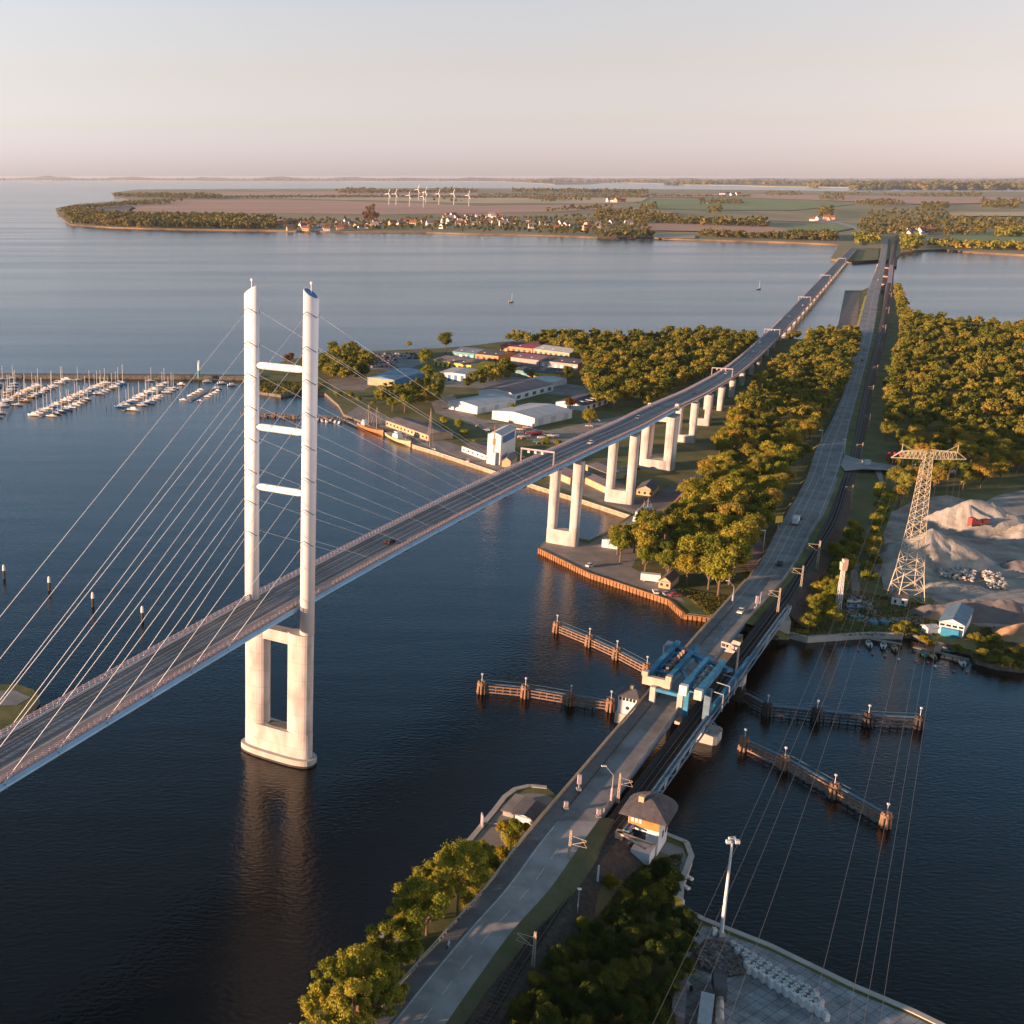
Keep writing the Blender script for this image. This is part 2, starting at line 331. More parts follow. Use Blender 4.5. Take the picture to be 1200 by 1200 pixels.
sheet('garden_path', [(1000,690),(1006,692),(1020,705),(1032,722),(1022,722),(1010,706)], 2.04, m_track)
sheet('garden_path', [(995,720),(1030,724),(1080,722),(1080,728),(1030,731),(995,728)], 2.05, m_track)
sheet('pit_access_path', [(995,640),(1000,640),(1008,690),(1000,720),(988,716),(998,690)], 2.035, m_track)
sheet('kiosk_forecourt', [(868,655),(880,640),(890,632),(902,640),(895,655),(880,672)], 3.55, M('reddish_paving', (0.27, 0.17, 0.15), 0.9, 0.15, 0.3, coord='World'))
# mainland surfaces
sheet('riverside_path', [(557,983),(579,957),(591,941),(603,933),(620,929),(640,931),(652,938),(628,960),(600,990),(560,1010),(480,1090),(440,1130),(430,1125),(478,1070)], 2.22, m_quay)
sheet('station_terrace', [(770,982),(800,994),(807,1011),(796,1045),(795,1070),(780,1062),(784,1035),(790,1015),(785,1003),(766,995)], 2.22, m_yard)
def tile_mat():
    m, nt, N, L, P = nodes('cracked_slab_yard'); P.inputs['Roughness'].default_value = 0.9
    g = N.new('ShaderNodeNewGeometry'); mp = N.new('ShaderNodeMapping'); mp.inputs['Rotation'].default_value = (0, 0, -0.6); L.new(g.outputs['Position'], mp.inputs[0])
    dn = N.new('ShaderNodeTexNoise'); dn.inputs['Scale'].default_value = 0.4; mxv = N.new('ShaderNodeMix'); mxv.data_type = 'VECTOR'; mxv.inputs['Factor'].default_value = 0.0
    b = N.new('ShaderNodeTexBrick'); b.inputs['Scale'].default_value = 0.30; b.inputs['Mortar Size'].default_value = 0.016; b.offset = 0.0; b.inputs['Brick Width'].default_value = 0.62; b.inputs['Row Height'].default_value = 0.62
    b.inputs['Color1'].default_value = (0.37, 0.375, 0.38, 1); b.inputs['Color2'].default_value = (0.28, 0.285, 0.295, 1); b.inputs['Mortar'].default_value = (0.10, 0.10, 0.10, 1)
    L.new(mp.outputs[0], b.inputs['Vector'])
    n = N.new('ShaderNodeTexNoise'); n.inputs['Scale'].default_value = 0.35; n.inputs['Detail'].default_value = 8; n.inputs['Roughness'].default_value = 0.7; L.new(g.outputs['Position'], n.inputs['Vector'])
    mr = N.new('ShaderNodeMapRange'); mr.inputs['From Min'].default_value = 0.3; mr.inputs['From Max'].default_value = 0.7; mr.inputs['To Min'].default_value = 0.45; mr.inputs['To Max'].default_value = 1.25; L.new(n.outputs['Fac'], mr.inputs['Value'])
    mx = N.new('ShaderNodeMix'); mx.data_type = 'RGBA'; mx.blend_type = 'MULTIPLY'; mx.inputs['Factor'].default_value = 1
    L.new(b.outputs['Color'], mx.inputs['A']); L.new(mr.outputs[0], mx.inputs['B']); L.new(mx.outputs['Result'], P.inputs['Base Color'])
    return m
sheet('storage_yard_slabs', [(806,1112),(824,1084),(899,1113),(919,1122),(997,1161),(1067,1190),(1160,1233),(1190,1300),(760,1300),(790,1215)], 2.23, tile_mat())
sheet('rubble_patch', [(805,1124),(826,1100),(858,1104),(885,1122),(880,1142),(846,1146),(815,1135)], 2.26, M('rubble_earth', (0.07, 0.055, 0.05), 0.95, 0.5, 0.5, 0.5, coord='World', col2=(0.2, 0.16, 0.14)))
# ---- quay walls and revetments
def wall_line(name, label, cat, px, z0, z1, th, m, zp=0.0, ribs=0.0, mcap=None, group=None):
    P_ = [W(u, v, zp) for u, v in px]; mb = MB(); r = T(name, label, cat, (P_[0].x, P_[0].y, 0), group=group); cap = MB()
    for a, b in zip(P_, P_[1:]):
        a = Vector((a.x, a.y, 0)); b = Vector((b.x, b.y, 0)); d = (b - a); L_ = d.length; d.normalize()
        mb.beam(a + Vector((0, 0, (z0 + z1) / 2)), b + Vector((0, 0, (z0 + z1) / 2)), th, z1 - z0, 0)
        cap.beam(a + Vector((0, 0, z1 + .13)), b + Vector((0, 0, z1 + .13)), th + .5, .25, 0)
        if ribs:
            n = int(L_ / ribs)
            for i in range(n): 
                p = a + d * (i + .5) * ribs
                mb.box((p.x, p.y, z0), (ribs * .5, th + .7, z1 - z0 - .02), math.atan2(d.y, d.x))
    mb.build('wall', m, r); cap.build('coping', mcap or m_conc, r); return r
wall_line('sheet_pile_wall', 'rust brown sheet pile wall of the platform under the bridge columns', 'quay wall', [(631,648),(690,677),(784,709),(801,725)], -1.5, 2.0, .6, m_brown, ribs=1.6, mcap=m_brown)
wall_line('sheet_pile_wall', 'short sheet pile wall beside the old road bridge landing', 'quay wall', [(801,725),(832,729)], -1.5, 1.6, .6, m_brown, ribs=1.6, mcap=m_brown)
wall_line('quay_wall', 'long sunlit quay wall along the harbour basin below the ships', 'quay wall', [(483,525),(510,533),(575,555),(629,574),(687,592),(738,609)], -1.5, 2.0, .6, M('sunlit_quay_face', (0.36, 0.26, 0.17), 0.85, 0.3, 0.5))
wall_line('quay_wall', 'low stone wall edging the garden shore right of the railway', 'quay wall', [(922,747),(945,753),(1017,748),(1057,749)], -1.5, 2.0, .8, m_conc)
wall_line('quay_wall', 'pale stone kerb wall of the storage yard shore in the foreground', 'quay wall', [(796,1074),(824,1089),(899,1119),(997,1167),(1067,1197),(1160,1243)], -1.5, 2.3, .9, m_conc)
wall_line('quay_wall', 'rounded stone quay wall around the riverside path left of the old bridge', 'quay wall', [(440,1116),(478,1071),(540,1006),(557,986),(579,959),(591,943),(603,934),(620,930),(640,932)], -1.5, 2.2, .8, m_conc)
wall_line('quay_wall', 'rounded stone quay wall around the terrace of the bridge keeper house', 'quay wall', [(776,986),(803,997),(809,1013),(797,1047),(796,1072)], -1.5, 2.3, .8, m_conc)
wall_line('breakwater', 'long dark breakwater behind the marina', 'breakwater', [(-80,443),(0,443),(150,443.5),(240,444),(300,445)], -1.5, 3.0, 7, m_bank, mcap=m_bank)
# ================================================================ far shore
m_far = M('far_meadow', (0.17, 0.19, 0.07), 0.95, 0, 0.0025, 0, col2=(0.38, 0.28, 0.16), coord='World', stretch=(1, .5, 1))
m_fieldb = M('ploughed_field', (0.50, 0.29, 0.20), 0.95, 0.15, 0.002, 0, coord='World', stretch=(.3, 1, 1))
m_fieldt = M('stubble_field', (0.55, 0.42, 0.24), 0.95, 0.15, 0.002, 0, coord='World')
m_fieldg = M('green_field', (0.19, 0.25, 0.085), 0.95, 0.18, 0.002, 0, coord='World')
m_coast = M('brown_coast', (0.15,0.105,0.065), .95, .5, .006, 0, coord='World', lo=.4, hi=.6)
m_beach = M('sand_beach', (0.5, 0.42, 0.32), 0.95, 0.1, 0.01, 0, coord='World')
FAR = [(65,245),(68,253),(82,264),(130,267.5),(200,269.5),(260,270.5),(330,271.5),(430,273),(500,273.5),(560,275.5),(640,277),(700,279.5),(760,279.5),(800,281.5),(860,283.5),(900,284.5),(940,286),(983,288),(973,305.5),(998,308.5),(1031,306),(1052,303),(1056,298),(1075,295),(1105,294),(1130,296.5),(1200,300.5),(1300,304),(2100,320),(2600,225),(1200,224.8),(1080,224.6),(1000,224.8),(900,223),(760,222),(700,221.6),(600,221.2),(500,220.6),(400,221.3),(240,222),(160,222.5),(130,226.5),(134,231),(152,235.2),(115,238),(90,240)]
land('far_shore_ground', FAR, 4.0, m_far, ms=m_coast)
def fsheet(name, px, m, z=5.0): return sheet(name, px, z, m, zp=4.0)
fsheet('field', [(150,247),(160,239),(215,234.5),(330,234),(480,238),(560,241.5),(700,240),(740,243),(640,249),(560,250),(440,252),(330,250),(240,250)], m_fieldb, 5)
fsheet('field', [(230,232),(330,231),(560,232),(760,232),(750,237.5),(700,239),(560,238.8),(480,236.5),(330,232.8)], m_fieldt, 6)
fsheet('field', [(240,226),(400,224.6),(560,226.5),(700,227.5),(780,227.5),(760,230),(560,230),(330,229.5),(200,230)], m_fieldb, 7)
fsheet('field', [(745,237),(830,231),(960,234),(1000,240),(930,247),(840,247),(760,245)], m_fieldg, 6)
fsheet('field', [(760,228),(880,228),(1000,230),(1200,232),(1200,238),(1080,240),(980,236),(860,232),(760,231)], m_fieldb, 8)
fsheet('field', [(700,246),(745,244),(790,250),(770,256),(700,254)], m_fieldb, 7)
fsheet('field', [(742,263),(790,262),(860,265),(905,267),(935,272),(900,275),(820,272),(760,271)], m_fieldb, 7)
fsheet('field', [(905,266),(1000,262),(1010,266),(980,272),(945,276),(912,270)], m_fieldg, 6)
fsheet('field', [(1112,250),(1200,249),(1290,252),(1290,256),(1200,254.5),(1112,254)], m_fieldt, 8)
fsheet('field', [(1110,276),(1160,273),(1240,273),(1290,278),(1290,292),(1200,289),(1120,285)], m_fieldg, 6)
fsheet('field', [(1115,283),(1200,286),(1290,289),(1290,294),(1200,291),(1115,288)], m_fieldt, 7)
fsheet('field', [(998,291),(1030,291),(1029,305),(1000,307)], m_grass, 5.2)
fsheet('field', [(95,245),(150,241),(160,244),(150,249),(100,250)], M('grey_fallow_field', (0.16,0.12,0.11), .95, .1, .002, coord='World'), 5)
fsheet('beach', [(130,235.5),(150,233.6),(152,235.4),(140,237)], m_beach, 5.4)
fsheet('sand_cliff_foot', [(765,275.5),(815,276.5),(814,279.9),(766,278.9)], m_beach, 5.4)
land('distant_coast', [(-200,210.8),(20,211),(60,211.6),(130,211.3),(240,212.2),(400,212.3),(520,212.6),(590,213),(620,214.6),(650,216.4),(690,216),(716,213.8),(770,215.5),(800,217),(860,217.6),(900,218.8),(1000,220.4),(1200,221.8),(1500,222),(1500,208.2),(700,208.4),(-200,208.6)], 12.0, M('distant_land', (0.10,0.095,0.06), 0.95, 0.4, 0.0004, 0, coord='World', stretch=(1,.3,1), col2=(0.2,0.15,0.11)), ms=m_far)
# low distant ridges give the horizon its uneven edge
rg = MB()
for k in range(5):
    u0 = [-150, 150, 380, 640, 900][k]; u1 = u0 + [420, 380, 420, 400, 520][k]; y0 = [70000, 60000, 52000, 46000, 40000][k]
    top = []; bot = []; back = []
    for i in range(41):
        u = u0 + (u1 - u0) * i / 40; x = (u - 300) / F * y0; h = (90 + 60 * math.sin(i * .7 + k) + random.uniform(-25, 25)) * math.sin(math.pi * i / 40) ** .5 * (y0 / 60000)
        bot.append((x, y0, 0)); top.append((x, y0 + 1500, h + 4)); back.append((x, y0 + 5000, 0))
    rg.strip(top, bot); rg.strip(back, top)
struct('distant_hills', rg, M('distant_wooded_hills', (0.06, 0.07, 0.05), 0.95, 0.3, 0.0006, 0, coord='World'))
# ================================================================ high cable-stayed road bridge
PL = [(-190,0),(5,303),(131,492),(178,563),(222,640),(262,710),(310,800),(1337,2723),(1500,3028)]
_p = lerp_poly([(x, y, 0) for x, y in PL], 380)
for _ in range(6): _p = [_p[0]] + [(_p[i-1] + _p[i] * 2 + _p[i+1]) / 4 for i in range(1, len(_p)-1)] + [_p[-1]]
_S = [0.0]
for a, b in zip(_p, _p[1:]): _S.append(_S[-1] + (b - a).length)
ZS = [(0,34),(130,39.5),(249,42.8),(345,44.6),(440,45.2),(505,44.6),(560,43.4),(610,42),(660,40.2),(720,37.2),(770,34),(880,26),(990,18.6),(1060,15.2),(1160,12),(1370,8.6),(1600,7.6),(2400,7.4),(2850,6.2),(3300,5.6)]
def dz(s): return float(np.mean([np.interp(s + q, [a for a, _ in ZS], [b for _, b in ZS]) for q in (-30, -15, 0, 15, 30)]))
def fr(s):
    k = min(max(int(np.searchsorted(_S, s)) - 1, 0), len(_p) - 2); f = (s - _S[k]) / (_S[k+1] - _S[k]); p = _p[k].lerp(_p[k+1], f)
    a = _p[max(k-2, 0)]; b = _p[min(k+3, len(_p)-1)]; t = (b - a).normalized(); return p, t, Vector((-t.y, t.x, 0))
def bp(s, o, h=0.0): p, t, n = fr(s); q = p + n * o; return Vector((q.x, q.y, dz(s) + h))
def s_near(x, y):
    i = min(range(1, len(_p) - 1), key=lambda i: (_p[i].x - x) ** 2 + (_p[i].y - y) ** 2); t = (_p[i + 1] - _p[i - 1]).normalized()
    return _S[i] + (Vector((x, y, 0)) - _p[i]).dot(t)
def along(mb, prof, s0, s1, step, m=0, ms=None):     # sweep a closed profile [(offset, height)] along the deck
    n = max(1, int((s1 - s0) / step)); R = []
    for i in range(n + 1):
        s = s0 + (s1 - s0) * i / n; R.append([bp(s, o, h) for o, h in prof])
    mb.rings(R, m); return mb
RB = T('cable_stayed_bridge', 'long white and light blue cable-stayed road bridge running to the far shore', 'bridge', (5, 303, 0))
SPY = s_near(8.3, 300.5); SBIG = s_near(222, 632)
S0, S1 = 120, 2990
along(MB(), [(-6.9,-.3),(-6.9,-.02),(-6.2,0),(6.2,0),(6.9,-.02),(6.9,-.3)], S0, S1, 12).build('deck', m_asph, RB)
g = MB(); along(g, [(-4.6,-3.0),(-6.3,-.75),(-6.4,-.32),(6.4,-.32),(6.3,-.75),(4.6,-3.0)], S0, SBIG, 12); g.build('girder', m_blue, RB)
g = MB()
for sg in (-1, 1):
    pr = [(sg*6.75,-.6),(sg*7.75,-.75),(sg*7.75,-.28),(sg*6.75,.06)]
    along(g, pr if sg > 0 else pr[::-1], S0, SBIG, 12)
g.build('edge_ledge', m_blue2, RB)
g = MB(); along(g, [(-3.6,-3.1),(-4.2,-.9),(-7.2,-.45),(-7.3,-.31),(7.3,-.31),(7.2,-.45),(4.2,-.9),(3.6,-3.1)], SBIG + .05, S1, 12)
for sg in (-1, 1): along(g, [(sg*6.92,-.3),(sg*7.3,-.3),(sg*7.3,.25),(sg*6.92,.25)][::sg], SBIG + .05, S1, 12)
g.build('girder', m_conc, RB)
for o in (5.5, 2.9, 0.2, -2.9):
    L_, R_ = [], []; n = 260
    for i in range(n + 1):
        s = S0 + (S1 - S0) * i / n; L_.append(bp(s, o + .09, .012)); R_.append(bp(s, o - .09, .012))
    MB().strip(L_, R_).build('lane_line', m_line, RB)
for sg in (-1, 1):
    g = MB()
    for s0, s1, st in ((S0, 1300, 12), (1300, S1, 30)):
        for a, b in ((0.0, .35), (.5, .8), (.95, 1.25), (1.4, 1.7)):
            pr = [(sg*(6.35 + a*.25), a+.02), (sg*(6.42 + a*.25), a+.02), (sg*(6.42 + b*.25), b+.02), (sg*(6.35 + b*.25), b+.02)]
            along(g, pr[::sg], s0, s1, st)
    s = S0
    while s < 1500:
        a = bp(s, sg*6.5, 0); b = bp(s, sg*6.85, 1.75); g.beam(a, b, .16, .22); s += 2.0
    g.build('railing', m_rail, RB)
    g = MB(); s = S0            # guard rail between carriageway and railing
    along(g, [(sg*5.95,.45),(sg*6.02,.45),(sg*6.02,.75),(sg*5.95,.75)][::sg], S0, 1500, 12)
    g.build('crash_barrier', m_galv, RB)
m_anch = M('dark_anchor_steel', (0.10, 0.14, 0.19), .6, .2, 1)
for sg in (-1, 1):
    for k in range(-2, 17):
        g = MB(); s = 327 - 15.3 * 7 + k * 15.3 if k < 8 else 407 + (k - 8) * 19.7
        if S0 < s < SBIG - 5:
            g.beam(bp(s-1.2, sg*7.0, -.9), bp(s+.2, sg*5.4, -2.3), .7, .8); g.beam(bp(s, sg*7.76, -.9), bp(s, sg*7.4, -.1), .3, .3); g.build('anchor_bracket', m_anch, RB)
P0, TT, NN = fr(SPY); AN = math.atan2(TT.y, TT.x)
P0 = P0 + NN * (Vector((7.6, 302, 0)) - P0).dot(NN) * .6
def loc(o, a, z): q = P0 + NN * o + TT * a; return Vector((q.x, q.y, z))
def oval(c, hn, ht, n=28, t=TT, nn=NN, p=2.0):
    out = []
    for k in range(n):
        a = 2 * math.pi * k / n; ca, sa = math.cos(a), math.sin(a)
        q = Vector(c) + nn * (hn * math.copysign(abs(ca) ** (2 / p), ca)) + t * (ht * math.copysign(abs(sa) ** (2 / p), sa)); out.append((q.x, q.y))
    return out
ZA = [122.5, 114.0, 105.8, 97.5, 89.0, 80.6, 72.1, 63.6]
PYL = MB()
for sg in (-1, 1):
    r_ = 1.95; c = loc(sg * 8.75, 0, 0); rr = []
    for z in (38.0, 127.0):
        ring = []
        for k in range(28):
            a = 2 * math.pi * k / 28; q = c + NN * math.cos(a) * r_ + TT * math.sin(a) * r_
            zz = z if z < 100 else 127.4 - sg * math.cos(a) * 1.35
            ring.append((q.x, q.y, zz))
        rr.append(ring)
    PYL.rings(rr)
pyl = PYL.build('pylon', m_white, RB, smooth=False)
for pz in pyl.data.polygons: pz.use_smooth = len(pz.vertices) == 4
for sg in (-1, 1):
    c = loc(sg * 8.75, 0, 0); ring = []
    for k in range(28):
        a = 2 * math.pi * k / 28; q = c + NN * math.cos(a) * 1.6 + TT * math.sin(a) * 1.6; ring.append((q.x, q.y, 127.45 - sg * math.cos(a) * 1.12))
    MB().add(ring, [tuple(range(28))]).build('top_cover', m_cblue, pyl)
    MB().tube(loc(sg*8.75, 0, 127.5), loc(sg*8.75, 0, 129.8), .12, .08).tube(loc(sg*8.75, 0, 129.6), loc(sg*8.75, 0, 130.2), .3).build('beacon', m_white, pyl)
for z in (108.4, 92.3, 76.3):
    MB().tube(loc(-7.2, 0, z), loc(-5.5, 0, z), .65, .95, 16).tube(loc(-5.5, 0, z), loc(5.5, 0, z), .95, .95, 16).tube(loc(5.5, 0, z), loc(7.2, 0, z), .95, .65, 16).build('crossbeam', m_white, pyl, smooth=False)
for sg in (-1, 1):                        # dark seam collars where the stays enter each leg
    for dirn in (-1, 1):
        c = loc(sg * 8.75, 0, 0)
        for z in ZA:
            g = MB(); pts = []
            for k in range(-5, 6):
                a = k / 5 * 1.35; q = c + (TT * dirn * math.cos(a) + NN * math.sin(a)) * 2.03; pts.append(Vector((q.x, q.y, z + .6 - abs(a) * 1.1)))
            for a, b in zip(pts, pts[1:]): g.beam(a, b, .1, .17)
            g.build('stay_collar', m_anch, pyl)
for sg in (-1, 1):
    for k, z in enumerate(reversed(ZA)):
        for s in (327 - 15.3 * k, 407 + 19.7 * k):
            d = -1 if s < SPY else 1
            MB().tube(loc(sg * 8.75, d * 1.9, z), bp(s, sg * 7.15, .1), .068 if d < 0 else .045, .068 if d < 0 else .045, 6).build('stay_cable', m_white, RB, smooth=True)
pb = MB()
for sg in (-1, 1): pb.prism(oval(loc(sg * 6.85, 0, 0), 3.7, 2.5, p=2.2), 7.5, 37.9)
pb.beam(loc(-5, 0, 36.1), loc(5, 0, 36.1), 3.6, 3.2)
pb.prism(oval(loc(0, 0, 0), 10.5, 2.75, 40, p=3.2), .9, 9.2)
pr = pb.build('pier', m_pier, RB); 
MB().prism(oval(loc(0, 0, 0), 11.6, 4.2, 40, p=3.0), -2, 2.1).build('footing', m_conc, pr)
MB().prism(oval(loc(0, 0, 0), 11.65, 4.25, 40, p=3.0), -2, .55).build('algae_band', m_wooddk, pr)
MB().prism(oval(loc(0, 0, 0), 3.9, 1.6, 16, p=3.0), 9.2, 9.35).build('joint_deck', m_bank, pr)
def pier(s, off, hn, ht, zb, zj, zpoly=2.4, top=True, gtop=-3.1, beam=False):
    p, t, n = fr(s); g = MB(); zt = dz(s) + gtop
    for sg in (-1, 1):
        q = p + n * sg * off; lo = oval((q.x, q.y, 0), hn * .93, ht * .93, 22, t, n, zpoly); hi = oval((q.x, q.y, 0), hn * 1.05, ht * 1.05, 22, t, n, zpoly)
        g.rings([[(x, y, zb) for x, y in lo], [(x, y, zt) for x, y in hi]])
        if not zj: g.build('pier', m_pier, RB); g = MB()
    if zj: g.prism(oval((p.x, p.y, 0), off + hn * .98, ht * 1.02, 30, t, n, 3.2), zb, zj)
    if beam: g.beam(Vector((p.x, p.y, zt - 1.6)) - n * off, Vector((p.x, p.y, zt - 1.6)) + n * off, ht * 1.9, 3.3)
    if g.v: g.build('pier', m_pier, RB)
pier(212, 4.9, 2.2, 2.2, -1, 9)
pier(s_near(133, 494), 4.9, 2.15, 2.15, 1.6, 8.5)
pier(s_near(178, 562), 4.9, 2.15, 2.15, 1.6, 8.5)
pier(SBIG, 6.3, 2.9, 5.4, 1.6, 7.5, 3.0, gtop=-3.05, beam=True)
s = s_near(257, 700); k = 0
while s < 2880:
    pier(s, 4.3 if s < 1250 else 3.6, 2.1 if s < 1250 else 2.6, 1.9, 1.6 if s < 1290 else -1, 6.5 if s < 900 else (3.0 if s > 1290 else None)); s += 58
MB().box(tuple(bp(SBIG + 2, 7.0, -.2)), (2.6, 2.2, 2.4), AN, taper=.7).box(tuple(bp(SBIG + 2, -7.3, -.6)), (3.2, 2.4, 3.6), AN, taper=.7).build('expansion_joint_block', m_conc, RB)
# portals over the deck
def gantry(s, label):
    p, t, n = fr(s); z = dz(s); r = T('sign_gantry', label, 'gantry', (p.x, p.y, z), group='gantries over the new bridge')
    for sg in (-1, 1): MB().beam(bp(s, sg*6.75, -.1), bp(s, sg*6.75, 6.6), .45, .45).build('post', m_rail, r)
    MB().beam(bp(s, -7.0, 6.9), bp(s, 7.0, 6.9), .6, .6).build('crossbar', m_rail, r)
    for o in (-2.6, .2, 3.0): MB().beam(bp(s - .6, o, 6.0), bp(s - .6, o + 1.0, 6.0), .25, 1.0).build('lane_signal', m_galv, r)
for s, l in ((553, 'nearest sign gantry on the new bridge, just past the tall pylon side of the harbour'), (975, 'sign gantry over the new bridge where it leaves the hangars and enters the trees'), (1320, 'sign gantry over the new bridge at the edge of the wooded island'), (1700, 'sign gantry over the new bridge first beyond the wooded island, above open water'), (2080, 'sign gantry over the new bridge halfway across the far water'), (2520, 'farthest sign gantry where the new bridge reaches the far shore')):
    gantry(s, l)
# ================================================================ old road along the causeway
ROWS = [(1300,5.5,346,452),(1200,5.5,432,522),(1150,5.7,474,557),(1090,6.2,527,601),(1043,6.8,569,643),(985,7.6,613,684),(945,8,652,711),(880,8,704,760),(835,8,753,800),(752,8,811,854),(715,7.6,846,890),(690,7,866,909),(660,6.3,890,931),(620,5,911,952),(605,4.6,920,962),(560,4,945,980),(525,4,957,990),(492,4,975,997),(452,4,991,1008),(405,4.2,1001,1020),(380,4.6,1007,1025),(340,6,1018,1031),(307,6,1030,1037.5),(290,5.5,1033,1040),(280,5.4,1035,1041)]
LR = [W(ul, v, z) for v, z, ul, ur in ROWS]; RR = [W(ur, v, z) for v, z, ul, ur in ROWS]
def straighten(seq, i0, i1):
    for k in range(i0 + 1, i1): f = (seq[k].y - seq[i0].y) / (seq[i1].y - seq[i0].y); seq[k] = seq[i0].lerp(seq[i1], f)
_r = [r[0] for r in ROWS]
for q_ in (LR, RR): straighten(q_, _r.index(985), _r.index(752)); straighten(q_, _r.index(752), _r.index(690))
def resample(seq, n=14):
    out = []
    for i in range(len(seq) - 1):
        p0, p1, p2, p3 = seq[max(i-1,0)], seq[i], seq[i+1], seq[min(i+2, len(seq)-1)]
        for k in range(n):
            t = k / n; c = [(p3 - p2).length, (p1 - p0).length, (p2 - p1).length]
            m1 = (p2 - p0) / max(1e-6, c[1] + c[2]) * c[2] if i else (p2 - p1); m2 = (p3 - p1) / max(1e-6, c[0] + c[2]) * c[2] if i + 2 < len(seq) else (p2 - p1)
            out.append(p1 * (2*t**3 - 3*t*t + 1) + m1 * (t**3 - 2*t*t + t) + p2 * (-2*t**3 + 3*t*t) + m2 * (t**3 - t*t))
    out.append(seq[-1]); return out
LS, RS = resample(LR), resample(RR); NS = len(LS); VI = {r[0]: i * 14 for i, r in enumerate(ROWS)}
def across(i, f, h=0.0): q = LS[i].lerp(RS[i], f); return q + Vector((0, 0, h))
def rib(name, m, i0, i1, f0, f1, h, **k): return struct(name, MB().strip([across(i, f0, h) for i in range(i0, i1 + 1)], [across(i, f1, h) for i in range(i0, i1 + 1)]), m, **k)
iB0, iB1 = VI[945] - 4, VI[752] + 10       # bridge section
iF0, iF1 = VI[340] - 2, VI[307] + 2
# embankment under the causeway road
def bank(i0, i1, w0=2.0, w1=4.5, f1=1.0):
    A = [across(i, 0, -.03) for i in range(i0, i1+1)]; B = [across(i, f1, -.03) for i in range(i0, i1+1)]; mb = MB(); mb.strip(A, B)
    O = []; I = []
    for i in range(i0, i1 + 1):
        d = (LS[i] - RS[i]).normalized(); d.z = 0; q = LS[i] + d * w1; O.append(Vector((q.x, q.y, .5))); I.append(LS[i] + Vector((0, 0, -.03)))
    mb.strip(O, I); O = []; I = []
    for i in range(i0, i1 + 1):
        d = (RS[i] - LS[i]).normalized(); d.z = 0; q = RS[i] + d * 15; O.append(Vector((q.x, q.y, 1.5))); I.append(RS[i] + d * 3.0 + Vector((0, 0, -.7)))
    mb.strip(I, O); mb.strip([RS[i] + Vector((0, 0, -.03)) for i in range(i0, i1+1)], I)
    return mb
struct('causeway_embankment', bank(0, VI[945] - 4), m_verge); struct('causeway_embankment', bank(VI[715] - 6, iF0), m_grass); struct('causeway_embankment', bank(iF1, NS - 1), m_grass)
rib('road', m_road, 0, NS - 1, 0, 1, .0)
rib('road', m_roadn, 0, VI[945] - 6, .3, 1, .006)
rib('cycle_path', m_dkasph, 0, VI[985], 0, .30, .008)
rib('pavement', M('bridge_pavement', (0.20, 0.185, 0.18), .85, .15, .4, coord='World'), VI[985], VI[715] - 4, .02, .30, .09)
rib('road_marking', m_line, 0, VI[945] - 8, .315, .335, .016)
rib('road_marking', m_line, VI[752] + 14, VI[380], .20, .213, .016); rib('road_marking', m_line, VI[690], VI[380], .935, .948, .016)
rib('road_marking', m_line, VI[690], VI[560], .42, .432, .016)
rib('road_marking', m_line, VI[560], NS - 1, .52, .535, .016)
rib('kerb', m_yard, VI[690], VI[560], .955, 1.06, .02)
g = MB(); L_ = [(across(i, .665, .016), across(i, .683, .016)) for i in range(NS)]; acc = 0; on = True
def dashes(f, i0, i1, on_l, off_l, wd=.015):
    g = MB(); pts = [across(i, f, .018) for i in range(i0, i1 + 1)]; d = 0; nxt = on_l; st = 0
    S = [0]
    for a, b in zip(pts, pts[1:]): S.append(S[-1] + (b - a).length)
    s = 0
    def at_(q, ff):
        k = min(int(np.searchsorted(S, q)), len(S) - 1); k = max(k, 1); t = (q - S[k-1]) / (S[k] - S[k-1]); return across(i0 + k - 1, ff, .018).lerp(across(i0 + k, ff, .018), t)
    while s + on_l < S[-1]:
        g.strip([at_(s, f), at_(s + on_l, f)], [at_(s, f + wd), at_(s + on_l, f + wd)]); s += on_l + off_l
    return g
struct('road_marking', dashes(.665, 4, VI[945] - 10, 5, 4, .014), m_line)
struct('road_marking', dashes(.60, VI[752], VI[690], 5, 5, .014), m_line); struct('road_marking', dashes(.66, VI[690], VI[560], 4, 3, .012), m_line)
# side walls of the old bridges
OB = T('old_road_bridge', 'low old road and railway bridge with blue lattice truss crossing the channel', 'bridge', tuple(across(VI[835], .5)))
def edge_beam(mb, i0, i1, f, h0, h1, wd, m=0, step=2):
    idx = list(range(i0, i1 + 1, step))
    for a, b in zip(idx, idx[1:]):
        p = across(a, f, (h0 + h1) / 2); q = across(b, f, (h0 + h1) / 2); mb.beam(p, q, wd, h1 - h0, m)
g = MB(); L_ = [across(i, 0, -.05) for i in range(iB0, iB1 + 1)]; R_ = [across(i, 1, -.05) for i in range(iB0, iB1 + 1)]
g.strip(L_, R_); g.strip([p - Vector((0,0,1.6)) for p in L_], L_); g.strip(R_, [p - Vector((0,0,1.6)) for p in R_]); g.strip([p - Vector((0,0,1.6)) for p in R_], [p - Vector((0,0,1.6)) for p in L_])
g.build('girder', m_liftg, OB)
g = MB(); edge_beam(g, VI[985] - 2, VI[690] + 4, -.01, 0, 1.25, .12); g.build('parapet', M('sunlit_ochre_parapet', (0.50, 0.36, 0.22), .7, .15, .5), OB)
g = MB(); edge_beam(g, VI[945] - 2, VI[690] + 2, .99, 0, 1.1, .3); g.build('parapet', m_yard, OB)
g = MB(); edge_beam(g, VI[945], VI[715] + 2, .31, .3, .5, .12)
for i in range(VI[945], VI[715] + 2): q = across(i, .31, 0); g.box(tuple(q), (.12, .12, .7))
g.build('guard_rail', m_wooddk, OB)
